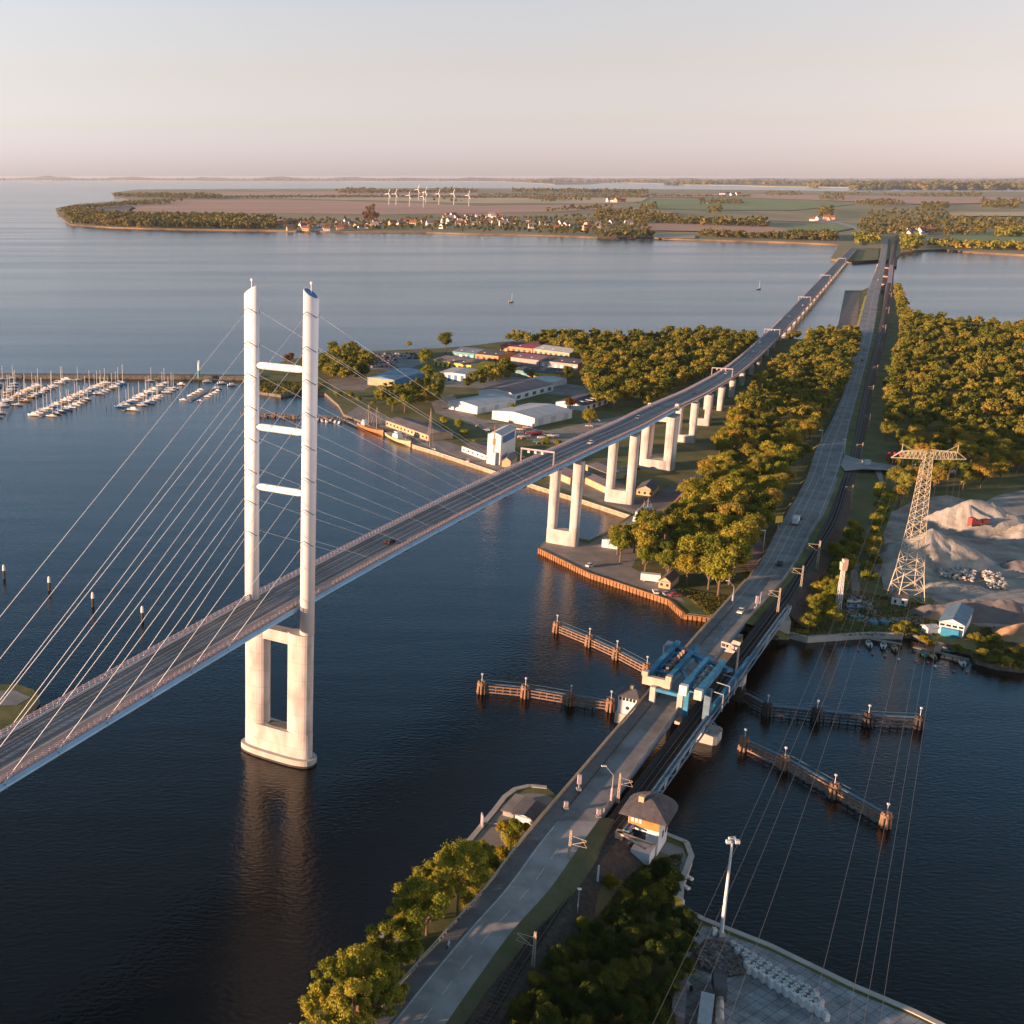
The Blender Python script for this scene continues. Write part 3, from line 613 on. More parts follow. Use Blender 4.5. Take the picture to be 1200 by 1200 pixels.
g = MB(); edge_beam(g, VI[690], VI[605], 1.0, 0, 1.0, .4)
tag(g.build('concrete_barrier', m_yard), 'pale concrete barrier between the old road and the railway', 'barrier')
g = MB(); edge_beam(g, 0, VI[985] - 2, -.01, .55, .8, .1); edge_beam(g, 0, VI[985] - 2, -.01, .95, 1.1, .1)
for i in range(0, VI[985] - 2, 1): g.box(tuple(across(i, -.01, 0)), (.12, .12, 1.1))
tag(g.build('guard_rail', m_galv), 'galvanised guard rail along the riverside edge of the causeway road', 'guard rail')
# ---- far causeway bridge (piers under the old road across the second channel)
FB = T('old_causeway_bridge', 'distant low road and railway bridge beside the end of the new bridge', 'bridge', tuple(across(VI[340], .5)))
g = MB(); L_ = [across(i, -.05, -.05) for i in range(iF0, iF1 + 1)]; R_ = [across(i, 1.05, -.05) for i in range(iF0, iF1 + 1)]; D_ = Vector((0, 0, 2.2))
g.strip(L_, R_); g.strip([p - D_ for p in L_], L_); g.strip(R_, [p - D_ for p in R_]); g.strip([p - D_ for p in R_], [p - D_ for p in L_]); g.build('girder', m_conc, FB)
# ---- railway
TR = [(1320,4.9,478),(1200,4.9,566),(1136,4.9,605),(1060,5.2,655),(1013,5.6,685),(968,6.6,722),(915,7.6,757),(845,7.6,812),(722,7.2,905),(700,6.6,922),(652,5,950),(612,4,975),(560,3.2,992),(535,3.1,1000),(480,3.1,1011),(430,3.4,1022),(395,3.8,1031),(370,4.2,1036),(337,6,1041.5),(307,6,1045),(290,5.4,1048),(275,5.4,1052)]
TR_ = [W(u, v, z) for v, z, u in TR]; _t = [r[0] for r in TR]; straighten(TR_, _t.index(968), _t.index(722)); TC = resample(TR_); NT = len(TC); TI = {r[0]: i * 14 for i, r in enumerate(TR)}
def tf(i):
    a, b = TC[max(i-1, 0)], TC[min(i+1, NT-1)]; t = (b - a); t.z = 0; t.normalize(); return t, Vector((-t.y, t.x, 0))
def tp(i, o, h=0.0): t, n = tf(i); return TC[i] + n * o + Vector((0, 0, h))
def tstrip(mb, i0, i1, o0, o1, h, h1=None, m=0, step=1):
    I = list(range(i0, i1 + 1, step)); return mb.strip([tp(i, o1, h if h1 is None else h1) for i in I], [tp(i, o0, h) for i in I], m)
def tbeam(mb, i0, i1, o, h0, h1, wd, step=2, m=0):
    I = list(range(i0, i1 + 1, step))
    for a, b in zip(I, I[1:]): mb.beam(tp(a, o, (h0 + h1) / 2), tp(b, o, (h0 + h1) / 2), wd, h1 - h0, m)
jB0, jB1 = TI[968] - 3, TI[722] + 4
for a, b in ((0, jB0), (jB1, TI[337] + 2), (TI[307] - 2, NT - 1)):
    g = MB(); tstrip(g, a, b, -2.6, 2.6, .06); tstrip(g, a, b, -4.6, -2.6, -1.2, .06); tstrip(g, a, b, 2.6, 4.6, .06, -1.2); tstrip(g, a, b, -9, -4.6, -4, -1.2); tstrip(g, a, b, 4.6, 7.5, -1.2, -3.5)
    struct('railway_embankment', g, m_ballast)
g = MB()
for i in range(0, TI[560]):
    a, b = TC[i], TC[i+1]; L_ = (b - a).length; n = max(1, int(L_ / .75)); t, nn = tf(i)
    for k in range(n):
        c = a.lerp(b, k / n) + Vector((0, 0, .12)); g.beam(c - nn * 1.3, c + nn * 1.3, .26, .16)
struct('railway_sleepers', g, m_sleeper)
for o in (-.72, .72):
    g = MB(); tbeam(g, 0, NT - 1, o, .2, .36, .12, 3); struct('railway_rail', g, m_steelrail)
g = MB(); tstrip(g, jB0, jB1, -2.9, 2.9, .02); tstrip(g, jB0, jB1, -2.9, -2.9, -1.4, .02); tstrip(g, jB0, jB1, 2.9, 2.9, .02, -1.4); g.build('railway_deck', m_sleeper, OB)
g = MB()                                      # blue lattice truss on the water side
o = -3.4
jm = TI[845] - 1
for o in (-3.1, -4.3): tbeam(g, jB0, jB1, o, -.2, .2, .35); tbeam(g, jB0, jB1, o, 1.9, 2.3, .4)
for i in range(jB0, jB1, 2):
    a, b = (-.1, 2.1) if (i // 2) % 2 else (2.1, -.1)
    g.beam(tp(i, -4.35, a), tp(i + 2, -4.35, b), .22, .22); g.beam(tp(i, -3.1, a), tp(i + 2, -3.1, b), .2, .2)
    g.beam(tp(i, -3.1, 2.15), tp(i + 2, -4.3, 2.15), .25, .12); g.beam(tp(i, -4.3, 2.12), tp(i, -3.1, 2.12), .3, .12)
tstrip(g, jB0, jB1, -4.3, -3.1, 1.98)
g.build('lattice_truss', m_liftg, OB)
g = MB(); tstrip(g, TI[337] - 2, TI[307] + 2, -3, 3, .02); tstrip(g, TI[337] - 2, TI[307] + 2, -3, -3, -2.2, .02); tstrip(g, TI[337] - 2, TI[307] + 2, 3, 3, .02, -2.2); tbeam(g, TI[337]-2, TI[307]+2, -2.8, 0, 2.6, .3); g.build('railway_girder', m_rail, FB)
for k in range(11):
    i = int(TI[337] + (TI[307] - TI[337]) * (k + .5) / 11); q = tp(i, 0, 0); t, n = tf(i)
    MB().box((q.x + n.x * 9, q.y + n.y * 9, -1), (3.2, 28, 5.4), math.atan2(t.y, t.x)).build('pier', m_pink, FB); MB().box((q.x - n.x * 3.6, q.y - n.y * 3.6, -1), (3.2, 3.4, 6.6), math.atan2(t.y, t.x)).build('pier', m_pink, FB)
# piers of the channel bridge
def bpier(px, py, w_, l_, h, m, lab):
    q = W(px, py, 0); t, n = tf(TI[845]); a = math.atan2(t.y, t.x); g = MB()
    g.prism([(q.x + t.x*x + n.x*y, q.y + t.y*x + n.y*y) for x, y in ((-l_/2, -w_/2+1), (-l_/2+1, -w_/2), (l_/2-1, -w_/2), (l_/2, -w_/2+1), (l_/2, w_/2-1), (l_/2-1, w_/2), (-l_/2+1, w_/2), (-l_/2, w_/2-1))], -2, h); return g.build('pier', m, OB)
bpier(829, 866, 6.5, 7, 3.2, m_conc, ''); bpier(862, 800, 5.5, 5.5, 6.0, m_conc, '')
for i_ in (VI[835] + 2, VI[752] - 3):
    q = across(i_, .38, 0); MB().box((q.x, q.y, -2), (4.5, 7.5, 8.0), AN).build('pier', m_conc, OB)
q = W(912, 749, 0); t, n = tf(TI[722])
MB().prism([(q.x, q.y), (q.x + 3.4, q.y - .5), (q.x + 7.5, q.y + 12), (q.x + 4.5, q.y + 13), (q.x - 3, q.y + 3)], -1, 6.8).build('abutment', m_conc, OB)
q = across(VI[715] - 8, 0.5, 0); MB().box((q.x, q.y, -1), (3, 13, 7.2), AN).build('abutment', m_conc, OB)
# ================================================================ bascule span machinery
LB = T('bascule_lift_bridge', 'blue steel bascule lift span with overhead counterweights on the old bridge', 'lift bridge', tuple(W(796, 832, 8)))
BT = (Vector((133.0, 352.6, 0)) - Vector((115.2, 327.0, 0))).normalized(); BN = Vector((-BT.y, BT.x, 0))
A0 = W(757, 788, 15.5); B0 = W(784, 797, 15.5)
def box_dir(g, p, l, w_, h, m=0):              # p = lower near-left corner, length along BT, width to the right (-BN)
    a = Vector(p) + BN * (-w_ / 2) + Vector((0, 0, h / 2)); g.beam(a, a + BT * l, w_, h, m); return g
wd = (B0 - A0).dot(-BN); LN = 29.0
o = Vector((A0.x, A0.y, 12.8))
# road leaf: two deep girders, cross members, counterweight box
for k, off in enumerate((0, wd - 1.3)):
    g = MB(); box_dir(g, o - BN * off + BT * 1.2, LN, 1.3, 2.9); 
    g.beam(o - BN * (off + .65) + BT * (LN - 3) + Vector((0,0,3.0)), o - BN * (off + .65) + BT * (LN + 4) + Vector((0,0,-3.5)), 1.2, 1.6)
    g.build('road_leaf_girder', m_lift, LB)
g = MB()
for x in (5.0, 10.5, 16, 21.5, 27): g.beam(o + BT * x - BN * .5 + Vector((0,0,1.4)), o + BT * x - BN * (wd - .5) + Vector((0,0,1.4)), .7, 1.3)
for x in (7, 12, 17.5): g.beam(o + BT * x - BN * 2.0 + Vector((0,0,2.0)), o + BT * (x + 5) - BN * 2.0 + Vector((0,0,2.0)), .35, .5)
g.build('cross_girder', m_lift, LB)
cw = MB(); cw.beam(o - BN * (wd / 2 - .4) - BT * .9 + Vector((0,0,1.0)) + BN * (wd/2), o - BN * (wd / 2 + .4) - BT * .9 + Vector((0,0,1.0)) - BN * (wd/2), 1.6, 2.6)
for off in (.2, wd - .2): cw.beam(o - BN * off - BT * .9 + Vector((0,0,2.3)), o - BN * off - BT * .9 + Vector((0,0,3.7)), 1.6, 1.9, up=tuple(BT))
cw.build('counterweight', M('sun_peach_counterweight', (0.58, 0.40, 0.30), .6, .08, .5), LB)  # peach base colour carries the orange sunlight on this end of the blue leaf
g = MB(); g.beam(o - BN * (wd / 2) + BT * 2.2 + Vector((0,0,-.1)), o - BN * (wd / 2) + BT * 8.5 + Vector((0,0,.0)), wd - 2.8, .5); g.build('ballast_tray', m_lift, LB)
g = MB()
for k in range(9): q = o - BN * (wd * .62) + BT * (6 + k * 2.3) + Vector((0,0,2.0)); g.box(tuple(q), (.8, .8, 1.4), AN)
for k in range(4): q = o - BN * (1.6 + k * 1.4) + BT * 3.2 + Vector((0,0,.2)); g.box(tuple(q), (.7, .7, 1.3), AN)
g.build('machinery', M('copper_machinery', (0.36, 0.20, 0.13), .6, .3, 1), LB)
# rail leaf: narrower pair further right
o2 = W(797, 803, 18.2); o2.z = 15.3; wd2 = 5.4
for k, (off, l0) in enumerate(((0, 0), (wd2 - 1.1, -.8))):
    g = MB(); box_dir(g, o2 - BN * off + BT * (1.6 + l0), 27, 1.15, 2.5); g.build('rail_leaf_girder', m_lift, LB)
    g = MB(); box_dir(g, o2 - BN * (off - .2) + BT * (l0), 1.8, 2.1, 2.9); g.build('counterweight', m_wallw if k == 0 else M('pale_green_grey_paint', (0.42, 0.46, 0.42), .6, .08, 1), LB)
    g = MB(); box_dir(g, o2 - BN * (off - .1) + BT * (1.9 + l0), 6.5, 1.8, 2.8); g.build('counterweight_arm', m_lift, LB)
g = MB()
for x in (9, 13.5, 18, 22.5, 27): g.beam(o2 + BT * x - BN * .5 + Vector((0,0,1.2)), o2 + BT * x - BN * (wd2 - .5) + Vector((0,0,1.2)), .35, .5)
g.build('cross_girder', m_galv, LB)
# portal legs
for (u, v), zt, th, m in (((764,823),12.8,1.5,m_conc), ((796,831),12.8,1.5,m_conc), ((803,834),15.6,1.3,m_lift), ((827,841),16.6,1.7,m_liftg)):
    q = W(u, v, 8); MB().box((q.x, q.y, 3.5), (th, th, zt - 3.3), AN).build('portal_leg', m, LB)
q = W(764, 823, 8); r_ = W(796, 831, 8)
MB().beam((q.x, q.y, 12.3), (r_.x, r_.y, 12.3), 1.3, .9).build('portal_crossbeam', m_lift, LB)
q = W(803, 834, 8); r_ = W(827, 841, 8); MB().beam((q.x, q.y, 15.0), (r_.x, r_.y, 15.0), 1.2, .9).build('portal_crossbeam', m_lift, LB)
# front portals with diagonal struts, hoop frames over the track
for off, x0 in ((2.2, 12), (2.2, 19), (2.2, 26)):
    base = o2 + BT * x0; g = MB(); a = base - BN * 5.5; b = base - BN * 9.2
    g.beam(Vector((b.x, b.y, 8)), Vector((b.x, b.y, 13.2)), .22, .22).beam(Vector((b.x, b.y, 13.2)), Vector((a.x, a.y, 13.6)), .22, .22); g.build('hoop_frame', m_galv, LB)
e = W(850, 767, 15.5)
g = MB(); c0 = W(846, 752, 17.5); c1 = W(866, 758, 17.5); g.beam(c0, c1, .5, .5).beam(c0 - Vector((0,0,1.5)), c1 - Vector((0,0,1.5)), .4, .35)
for k in range(5): q = c0.lerp(c1, k / 4); g.beam(q, q - Vector((0,0,1.5)), .25, .25)
g.beam(c1, Vector((c1.x, c1.y, 8)), .5, .5); g.build('end_portal', M('pinkish_portal_paint', (0.55, 0.38, 0.30), .6, .1, 1), LB)
g = MB(); e0 = o + BT * (LN - 1.5) - BN * 1.0; e1 = o2 + BT * (LN - 4) - BN * 7.5
g.beam(Vector((e0.x, e0.y, 14.4)), Vector((e1.x, e1.y, 15.6)), 2.2, 1.0); g.build('rear_crossbeam', m_lift, LB)
g = MB(); e0 = o + BT * 12 - BN * (wd - .5); e1 = o2 + BT * 10
g.beam(Vector((e0.x, e0.y, 14.2)), Vector((e1.x, e1.y, 15.6)), 1.0, .6); g.build('link_beam', m_lift, LB)
qa = W(827, 841, 8); qb = W(833, 866, 0)
g = MB(); g.beam((qa.x, qa.y, 9), (qb.x + 2.2, qb.y - 2, 3.2), .4, .4).beam((qa.x, qa.y, 9), (qb.x - 1.5, qb.y - 2.5, 3.2), .4, .4).beam((qa.x, qa.y, 9), (qb.x + .5, qb.y + 2, 3.2), .4, .4); g.build('pier_strut', m_liftg, LB)
g = MB(); q = W(831, 838, 8.5)
for i in range(0, 8): pass
tg = tf(TI[845])[0]
g.beam(Vector((q.x, q.y, 8.4)) , Vector((q.x, q.y, 8.4)) + tg * 46, .7, 1.9); g.beam(Vector((q.x, q.y, 10.6)) , Vector((q.x, q.y, 10.4)) + tg * 46, .5, .35)
for k in range(12): g.beam(Vector((q.x, q.y, 8.4)) + tg * (k * 4), Vector((q.x, q.y, 10.6)) + tg * (k * 4 + 2), .2, .2)
g.build('leaf_side_girder', m_lift, LB)
g = MB(); q = W(756, 752, 15.5); q = A0 + BT * 27 + BN * 1.0
g.box((q.x, q.y, 12.5), (5, 2.6, 2.8), AN).build('machinery_cabin', m_liftg, LB)
# ---- keeper huts
def hut(name, label, px, w_, l_, h, roofh, mw, mr, rz, z=2.2, cat='hut', hip=0.0, win=None, over=.5):
    q = W(*px, z); r = T(name, label, cat, (q.x, q.y, z), rz)
    MB().gable((0, 0, 0), (l_, w_), h, roofh, mr=None).build('wall', mw, r, world=False)
    MB().roof((0, 0, 0), (l_, w_), h, roofh, m=0, hip=hip, over=over).build('roof', mr, r, world=False)
    for (side, x, zz, ww, hh) in (win or []):
        g = MB(); y = w_ / 2 + .01
        if side in 'FB': g.box((x, -y if side == 'F' else y, zz), (ww, .08, hh))
        else: g.box((-(l_ / 2 + .01) if side == 'L' else l_ / 2 + .01, x, zz), (.08, ww, hh))
        g.build('window', m_glass, r, world=False)
    return r
q = W(736, 838, 2.0)
KH = T('bridge_control_hut', 'small white control hut with dark roof on the water beside the lift bridge', 'control hut', (q.x, q.y, 0), AN - math.pi / 2)
MB().box((0, 0, -1), (6.2, 5.6, 4.2)).build('base', m_conc, KH, world=False)
MB().box((0, 0, 3.2), (5.2, 4.6, 4.0)).build('wall', m_wallw, KH, world=False)
MB().box((0, 0, 7.2), (5.4, 4.8, 2.0)).build('glazed_cabin', m_wallw, KH, world=False)
for k in range(5): MB().box((-2 + k * 1.0, -2.42, 7.4), (.72, .1, 1.5)).build('window', m_glass, KH, world=False)
for k in range(4): MB().box((2.72, -1.6 + k * 1.05, 7.4), (.1, .75, 1.5)).build('window', m_glass, KH, world=False)
MB().roof((0, 0, 0), (5.6, 5.0), 9.2, 1.3, m=0, hip=2.0, over=.9).build('roof', m_roofd, KH, world=False)
MB().box((.3, .2, 9.6), (.9, .9, 1.9)).build('chimney', m_tan, KH, world=False)
MB().tube((0.2, -2.32, 5.2), (0.2, -2.42, 5.2), .55, n=14).build('life_ring', m_dark, KH, world=False)
# ---- guard lights and signal masts on the road
def post(name, label, cat, px, h, z, r0=.16, head=None, m=m_galv, lean=(0, 0), group=None):
    q = W(*px, z); r = T(name, label, cat, (q.x, q.y, z), group=group)
    MB().tube((0, 0, 0), (lean[0], lean[1], h), r0, r0 * .6, 8).build('pole', m, r, world=False)
    if head: head(r, h)
    return r
def h_signal(r, h):
    MB().box((0, 0, h * .45), (.9, .7, h * .55)).build('signal_box', m_rail, r, world=False)
    MB().box((0, 0, 0), (1.1, 1.1, .9)).build('base', m_yard, r, world=False)
def h_arc(r, h):
    g = MB(); p = Vector((0, 0, h)); pts = [Vector((-1.9 * math.sin(a), .3 * math.sin(a), h + 2.4 * math.sin(a * .9)))for a in [k * .22 for k in range(8)]]
    for a, b in zip(pts, pts[1:]): g.tube(a, b, .08, .08, 6)
    g.build('arm', m_galv, r, world=False); e = pts[-1]; MB().box((e.x - .5, e.y, e.z - .15), (1.2, .45, .22)).build('lamp_head', m_wallw, r, world=False)
    MB().tube((0, 0, 0), (0, 0, h * .55), .34, .3, 8).build('sleeve', m_rail, r, world=False)
post('street_lamp', 'curved street lamp at the near end of the old bridge beside the railway', 'street lamp', (716, 941), 7.5, 8, head=h_arc)
post('street_lamp', 'curved street lamp at the far end of the old bridge', 'street lamp', (858, 708), 6.5, 7, head=h_arc)
post('traffic_signal', 'road signal post on the parapet side at the start of the old bridge', 'traffic signal', (678, 927), 4.5, 8, head=h_signal)
post('traffic_signal', 'low signal post where the white road edge line begins', 'traffic signal', (663, 949), 2.2, 7.8, head=h_signal)
post('traffic_signal', 'red and white signal post beside the verge at the left of the railway mast', 'traffic signal', (701, 960), 2.8, 7, head=h_signal)
post('traffic_signal', 'pinkish signal post at the kerb beside the white car', 'traffic signal', (886, 714), 5, 7, head=h_signal)
post('traffic_signal', 'slim signal mast next to the pinkish one beside the white car', 'traffic signal', (890, 712), 6, 7)
def h_board(r, h): MB().box((0, 0, h), (4.2, .3, 3.0), .4).build('sign_board', m_yel, r, world=False)
post('road_sign', 'large yellow road sign board beside the causeway road', 'road sign', (911, 624), 4.5, 4, head=h_board, r0=.2)
def h_lamp2(r, h):
    MB().box((-.8, 0, h), (2.0, .5, .3)).build('lamp_head', m_wallw, r, world=False)
for (px, h, l) in (((894,646),9,'street lamp at the kiosk forecourt left of the causeway road'), ((1070,562),8,'lamp post beside the red barrels behind the level crossing'), ((989,534),9,'street lamp at the corner of the level crossing'), ((962,520),8,'thin street lamp on the wooded side of the bend above the crossing'), ((975,468),8,'street lamp on the wooded side of the straight causeway road')):
    post('street_lamp', l, 'street lamp', px, h, 3, head=h_lamp2, m=m_wallw)
# ---- floodlight mast
q = W(845, 1096, 2.3); FM = T('floodlight_mast', 'tall pale floodlight mast on the yard quay in the foreground', 'floodlight mast', (q.x, q.y, 2.3))
MB().tube((0, 0, 0), (0, 0, 22), .42, .2, 12).build('pole', m_wallw, FM, world=False)
MB().box((0, 0, 0), (1.3, 1.3, .8)).build('base', m_conc, FM, world=False); MB().box((-1.4, .2, 0), (.9, .8, 1.6)).build('switch_cabinet', m_wallw, FM, world=False)
for x, y in ((-.9, -.2), (.9, -.2), (0, .8), (.5, .9)): MB().box((x, y, 21.8), (.9, .7, .7)).build('lamp_head', m_wallw, FM, world=False)
MB().beam((-1, 0, 21.9), (1, 0, 21.9), .15, .15).build('crossbar', m_galv, FM, world=False)
# ---- catenary masts
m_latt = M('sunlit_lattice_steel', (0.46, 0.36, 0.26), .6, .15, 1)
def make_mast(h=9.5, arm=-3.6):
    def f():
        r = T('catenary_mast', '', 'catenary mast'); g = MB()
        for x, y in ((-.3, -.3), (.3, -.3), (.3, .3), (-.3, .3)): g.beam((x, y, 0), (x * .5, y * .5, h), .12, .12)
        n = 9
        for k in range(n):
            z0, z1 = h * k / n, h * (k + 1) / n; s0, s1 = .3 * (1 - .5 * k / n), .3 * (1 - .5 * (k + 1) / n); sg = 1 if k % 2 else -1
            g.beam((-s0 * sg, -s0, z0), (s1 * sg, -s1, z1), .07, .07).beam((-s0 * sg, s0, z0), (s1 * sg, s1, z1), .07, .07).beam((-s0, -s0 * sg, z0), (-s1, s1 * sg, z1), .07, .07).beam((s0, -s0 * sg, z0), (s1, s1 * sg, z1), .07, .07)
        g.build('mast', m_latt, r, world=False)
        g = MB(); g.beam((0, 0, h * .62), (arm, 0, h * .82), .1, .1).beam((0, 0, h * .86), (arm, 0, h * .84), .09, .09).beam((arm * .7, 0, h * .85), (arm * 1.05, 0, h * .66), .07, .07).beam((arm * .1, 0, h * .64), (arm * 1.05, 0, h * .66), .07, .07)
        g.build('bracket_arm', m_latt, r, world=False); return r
    return f
pm_l = Proto(make_mast(9.5, -3.6)); pm_r = Proto(make_mast(9.5, 3.6))
def mast_at(px, z, side, label, sc=1.0):
    q = W(*px, z); i = min(range(NT), key=lambda k: (TC[k] - q).length); t, n = tf(i)
    rz = math.atan2(t.y, t.x) - math.pi / 2
    (pm_l if side < 0 else pm_r).put((q.x, q.y, z), rz, label, 'catenary masts along the railway', sc)
mast_at((624,1141),3.3,-1,'nearest catenary mast, on the wooded side of the track at the bottom of the view')
mast_at((666,1017),5.0,1,'catenary mast on the grass verge between the foreground road and the track')
mast_at((724,941),7.2,1,'catenary mast between the street lamp and the keeper house roof',.85)
mast_at((911,719),6.8,-1,'catenary mast at the end of the blue truss')
mast_at((938,691),5.5,-1,'catenary mast glowing orange beside the golden bush')
mast_at((957,667),4.5,-1,'tall catenary mast anchoring a side wire to the gravel pit',1.25)
mast_at((997,588),3.2,-1,'catenary mast just below the level crossing',.9)
for (px, k) in (((1009,536),0),((1018,500),1),((1022,465),2),((1027,440),3),((1033,412),4),((1037,390),5),((1041,368),6),((1044,350),7)):
    mast_at(px, 3.4, -1, 'catenary mast beside the right hand wood, %s of the eight beyond the level crossing' % ['first','second','third','fourth','fifth','sixth','seventh','last'][k], .9)
post('lamp_post', 'plain post with small white head beside the shrubs near the track', 'lamp post', (676,1077), 7.2, 3, r0=.14, head=lambda r, h: MB().box((0, 0, h), (.8, .5, .25)).build('lamp_head', m_wallw, r, world=False))
post('signal_mast', 'short white signal mast beside the foreground track', 'signal mast', (700,1035), 4.5, 4, r0=.3, m=m_wallw)
# rail signal tower with lattice base (sunlit head)
q = W(982, 712, 2.5); ST = T('antenna_lattice_mast', 'slender white lattice mast with peach head beside the golden bush and dinghies', 'lattice mast', (q.x, q.y, 2))
g = MB(); h = 15
for x, y in ((-.8, -.8), (.8, -.8), (.8, .8), (-.8, .8)): g.beam((x, y, 0), (x * .55, y * .55, h), .22, .22)
for k in range(9):
    z0, z1 = h * k / 9, h * (k + 1) / 9; a = .8 * (1 - .45 * k / 9); b = .8 * (1 - .45 * (k + 1) / 9); sg = 1 if k % 2 else -1
    for y in (-1, 1): g.beam((-a * sg, a * y, z0), (b * sg, b * y, z1), .12, .12); g.beam((a * y, -a * sg, z0), (b * y, b * sg, z1), .12, .12)
g.build('mast', m_wallw, ST, world=False); MB().box((0, 0, h), (1.8, 1.8, 3), taper=1.2).box((.3, 0, h + 3), (1.6, 1.6, 1.2)).build('mast_head', M('peach_render', (.62, .42, .3), .7, .1, 1), ST, world=False)
# ---- lattice power pylon
q = W(1061, 703, 2); LP = T('power_pylon', 'tall cream lattice power pylon with wide crossarm beside the gravel heaps', 'power pylon', (q.x, q.y, 2), math.radians(-6))
def lat(g, z0, z1, a0, a1, n, w_):
    for x, y in ((-1, -1), (1, -1), (1, 1), (-1, 1)): g.beam((x * a0, y * a0, z0), (x * a1, y * a1, z1), w_ * 1.35, w_ * 1.35)
    for k in range(n):
        za, zb = z0 + (z1 - z0) * k / n, z0 + (z1 - z0) * (k + 1) / n; p = a0 + (a1 - a0) * k / n; r = a0 + (a1 - a0) * (k + 1) / n
        for sg in (-1, 1):
            for y in (-1, 1): g.beam((-p * sg, p * y, za), (r * sg, r * y, zb), w_, w_); g.beam((p * y, -p * sg, za), (r * y, r * sg, zb), w_, w_)
            g.beam((-r, r * sg, zb), (r, r * sg, zb), w_, w_); g.beam((r * sg, -r, zb), (r * sg, r, zb), w_, w_)
m_cream = M('cream_lattice_paint', (0.60, 0.50, 0.34), .6, .1, .5)
g = MB(); lat(g, 0, 11, 4.9, 3.6, 2, .17); lat(g, 11, 30, 3.6, 2.3, 5, .13); lat(g, 30, 57, 2.3, 1.25, 11, .10); g.build('tower', m_cream, LP, world=False)
g = MB()
for sg, ln in ((-1, 12.6), (1, 13.4)):
    tip = Vector((sg * ln, 0, 54.5)); n = 6
    for y in (-1, 1):
        g.beam((sg * 1.2, y * 1.2, 54.5), tip, .22, .22).beam((sg * 1.2, y * 1.2, 57.5), (sg * (ln - 3.4), y * .4, 57.0), .2, .2).beam((sg * (ln - 3.4), y * .4, 57.0), tip, .2, .2)
        for k in range(n):
            xa = 1.2 + (ln - 4.6) * k / n; xb = 1.2 + (ln - 4.6) * (k + .5) / n; xc = 1.2 + (ln - 4.6) * (k + 1) / n; yy = 1.2 - .9 * k / n
            g.beam((sg * xa, y * yy, 54.5), (sg * xb, y * yy, 57.3), .12, .12).beam((sg * xb, y * yy, 57.3), (sg * xc, y * yy, 54.5), .12, .12)
    g.beam((sg * (ln - 3.4), 0, 57), (sg * (ln - 3.4), 0, 59.6), .18, .18).beam((sg * (ln - 3.4), 0, 59.6), (sg * (ln - 7.5), 0, 57.2), .12, .12)
g.build('crossarm', m_cream, LP, world=False)
for x in (-11.8, -8.3, -4.8, 4.8, 8.6, 12.6): MB().tube((x, 0, 54.4), (x, 0, 52.4), .16, .16, 6).build('insulator', m_glass, LP, world=False)
pm = Matrix.Rotation(math.radians(-6), 4, 'Z')
m_wire = M('power_line_wire', (0.10, 0.10, 0.105), .6, .05, 1)
wl = 'thin overhead power line wire from the lattice pylon across the dark channel'
ends = [(827,1082),(838,1092),(857,1098),(889,1110),(965,1141),(1001,1160),(1018,1166),(1035,1173)]
for k, x in enumerate((-11.8, -8.3, -6.5, -4.8, 4.8, 8.6, 10.6, 12.6)):
    a = Vector((q.x, q.y, 2)) + pm @ Vector((x, 0, 52.4)); e = W(*ends[k], 36); L_ = 1.45; g = MB(); prev = a; N_ = 30
    far = Vector((a.x + (e.x - a.x) * L_, a.y + (e.y - a.y) * L_, 50))
    for i in range(1, N_ + 1):
        t_ = i / N_; p = a.lerp(far, t_); p.z = a.z + (far.z - a.z) * t_ - 4 * 15.0 * t_ * (1 - t_); g.tube(prev, p, .028, .028, 4); prev = p
    tag(g.build('power_line', m_wire), wl, 'power line', 'power lines over the channel')
# ---- timber guide walls with dolphins
def guide(label, pts, mA, zt=2.6, gap=None):
    P_ = [W(u, v, 0) for u, v in pts]; r = T('timber_guide_wall', label, 'guide wall', (P_[0].x, P_[0].y, 0))
    for a, b in zip(P_, P_[1:]):
        g = MB(); d = (b - a).normalized(); 
        for z in (.5, 1.5, 2.5): g.beam(a + Vector((0, 0, z)), b + Vector((0, 0, z)), .4, .36)
        n = int((b - a).length / 2.2)
        for k in range(n + 1): p = a + d * (k * 2.2) + Vector((-d.y, d.x, 0)) * .45; g.tube((p.x, p.y, -1), (p.x, p.y, 2.5), .18, .18, 6)
        g.build('fender_rail', mA, r)
        g = MB(); m_ = Vector((-d.y, d.x, 0)) * 1.1; g.beam(a + m_ + Vector((0,0,2.9)), b + m_ + Vector((0,0,2.9)), .9, .12); g.beam(a + m_*1.4 + Vector((0,0,3.9)), b + m_*1.4 + Vector((0,0,3.9)), .06, .06); g.build('walkway', m_liftg, r)
    for p in P_:
        g = MB()
        for k in range(7): a = k * math.pi * 2 / 7; g.tube((p.x + math.cos(a) * 1.3, p.y + math.sin(a) * 1.3, -1), (p.x + math.cos(a) * .9, p.y + math.sin(a) * .9, 4.0), .35, .33, 8)
        g.tube((p.x, p.y, 2.9), (p.x, p.y, 3.5), 1.45, 1.45, 12); dph = g.build('dolphin', mA, r)
        MB().tube((p.x, p.y, 3.5), (p.x, p.y, 6.2), .09, .07, 6).box((p.x, p.y, 6.1), (.5, .5, .45)).build('lantern', m_wallw, dph)
guide('timber guide wall left of the old bridge, nearest the control hut', [(564,812),(615,817),(668,826),(715,833)], m_wood)
guide('timber guide wall slanting to the lift bridge from the upper left', [(652,741),(690,757),(722,772),(757,791)], m_wood)
guide('dark timber guide wall in shade right of the old bridge', [(868,822),(898,838),(956,844),(1016,850),(1076,853)], m_wooddk)
guide('orange lit timber guide wall right of the old bridge, slanting to the lower right', [(871,879),(918,901),(976,934),(1037,969)], m_wood)
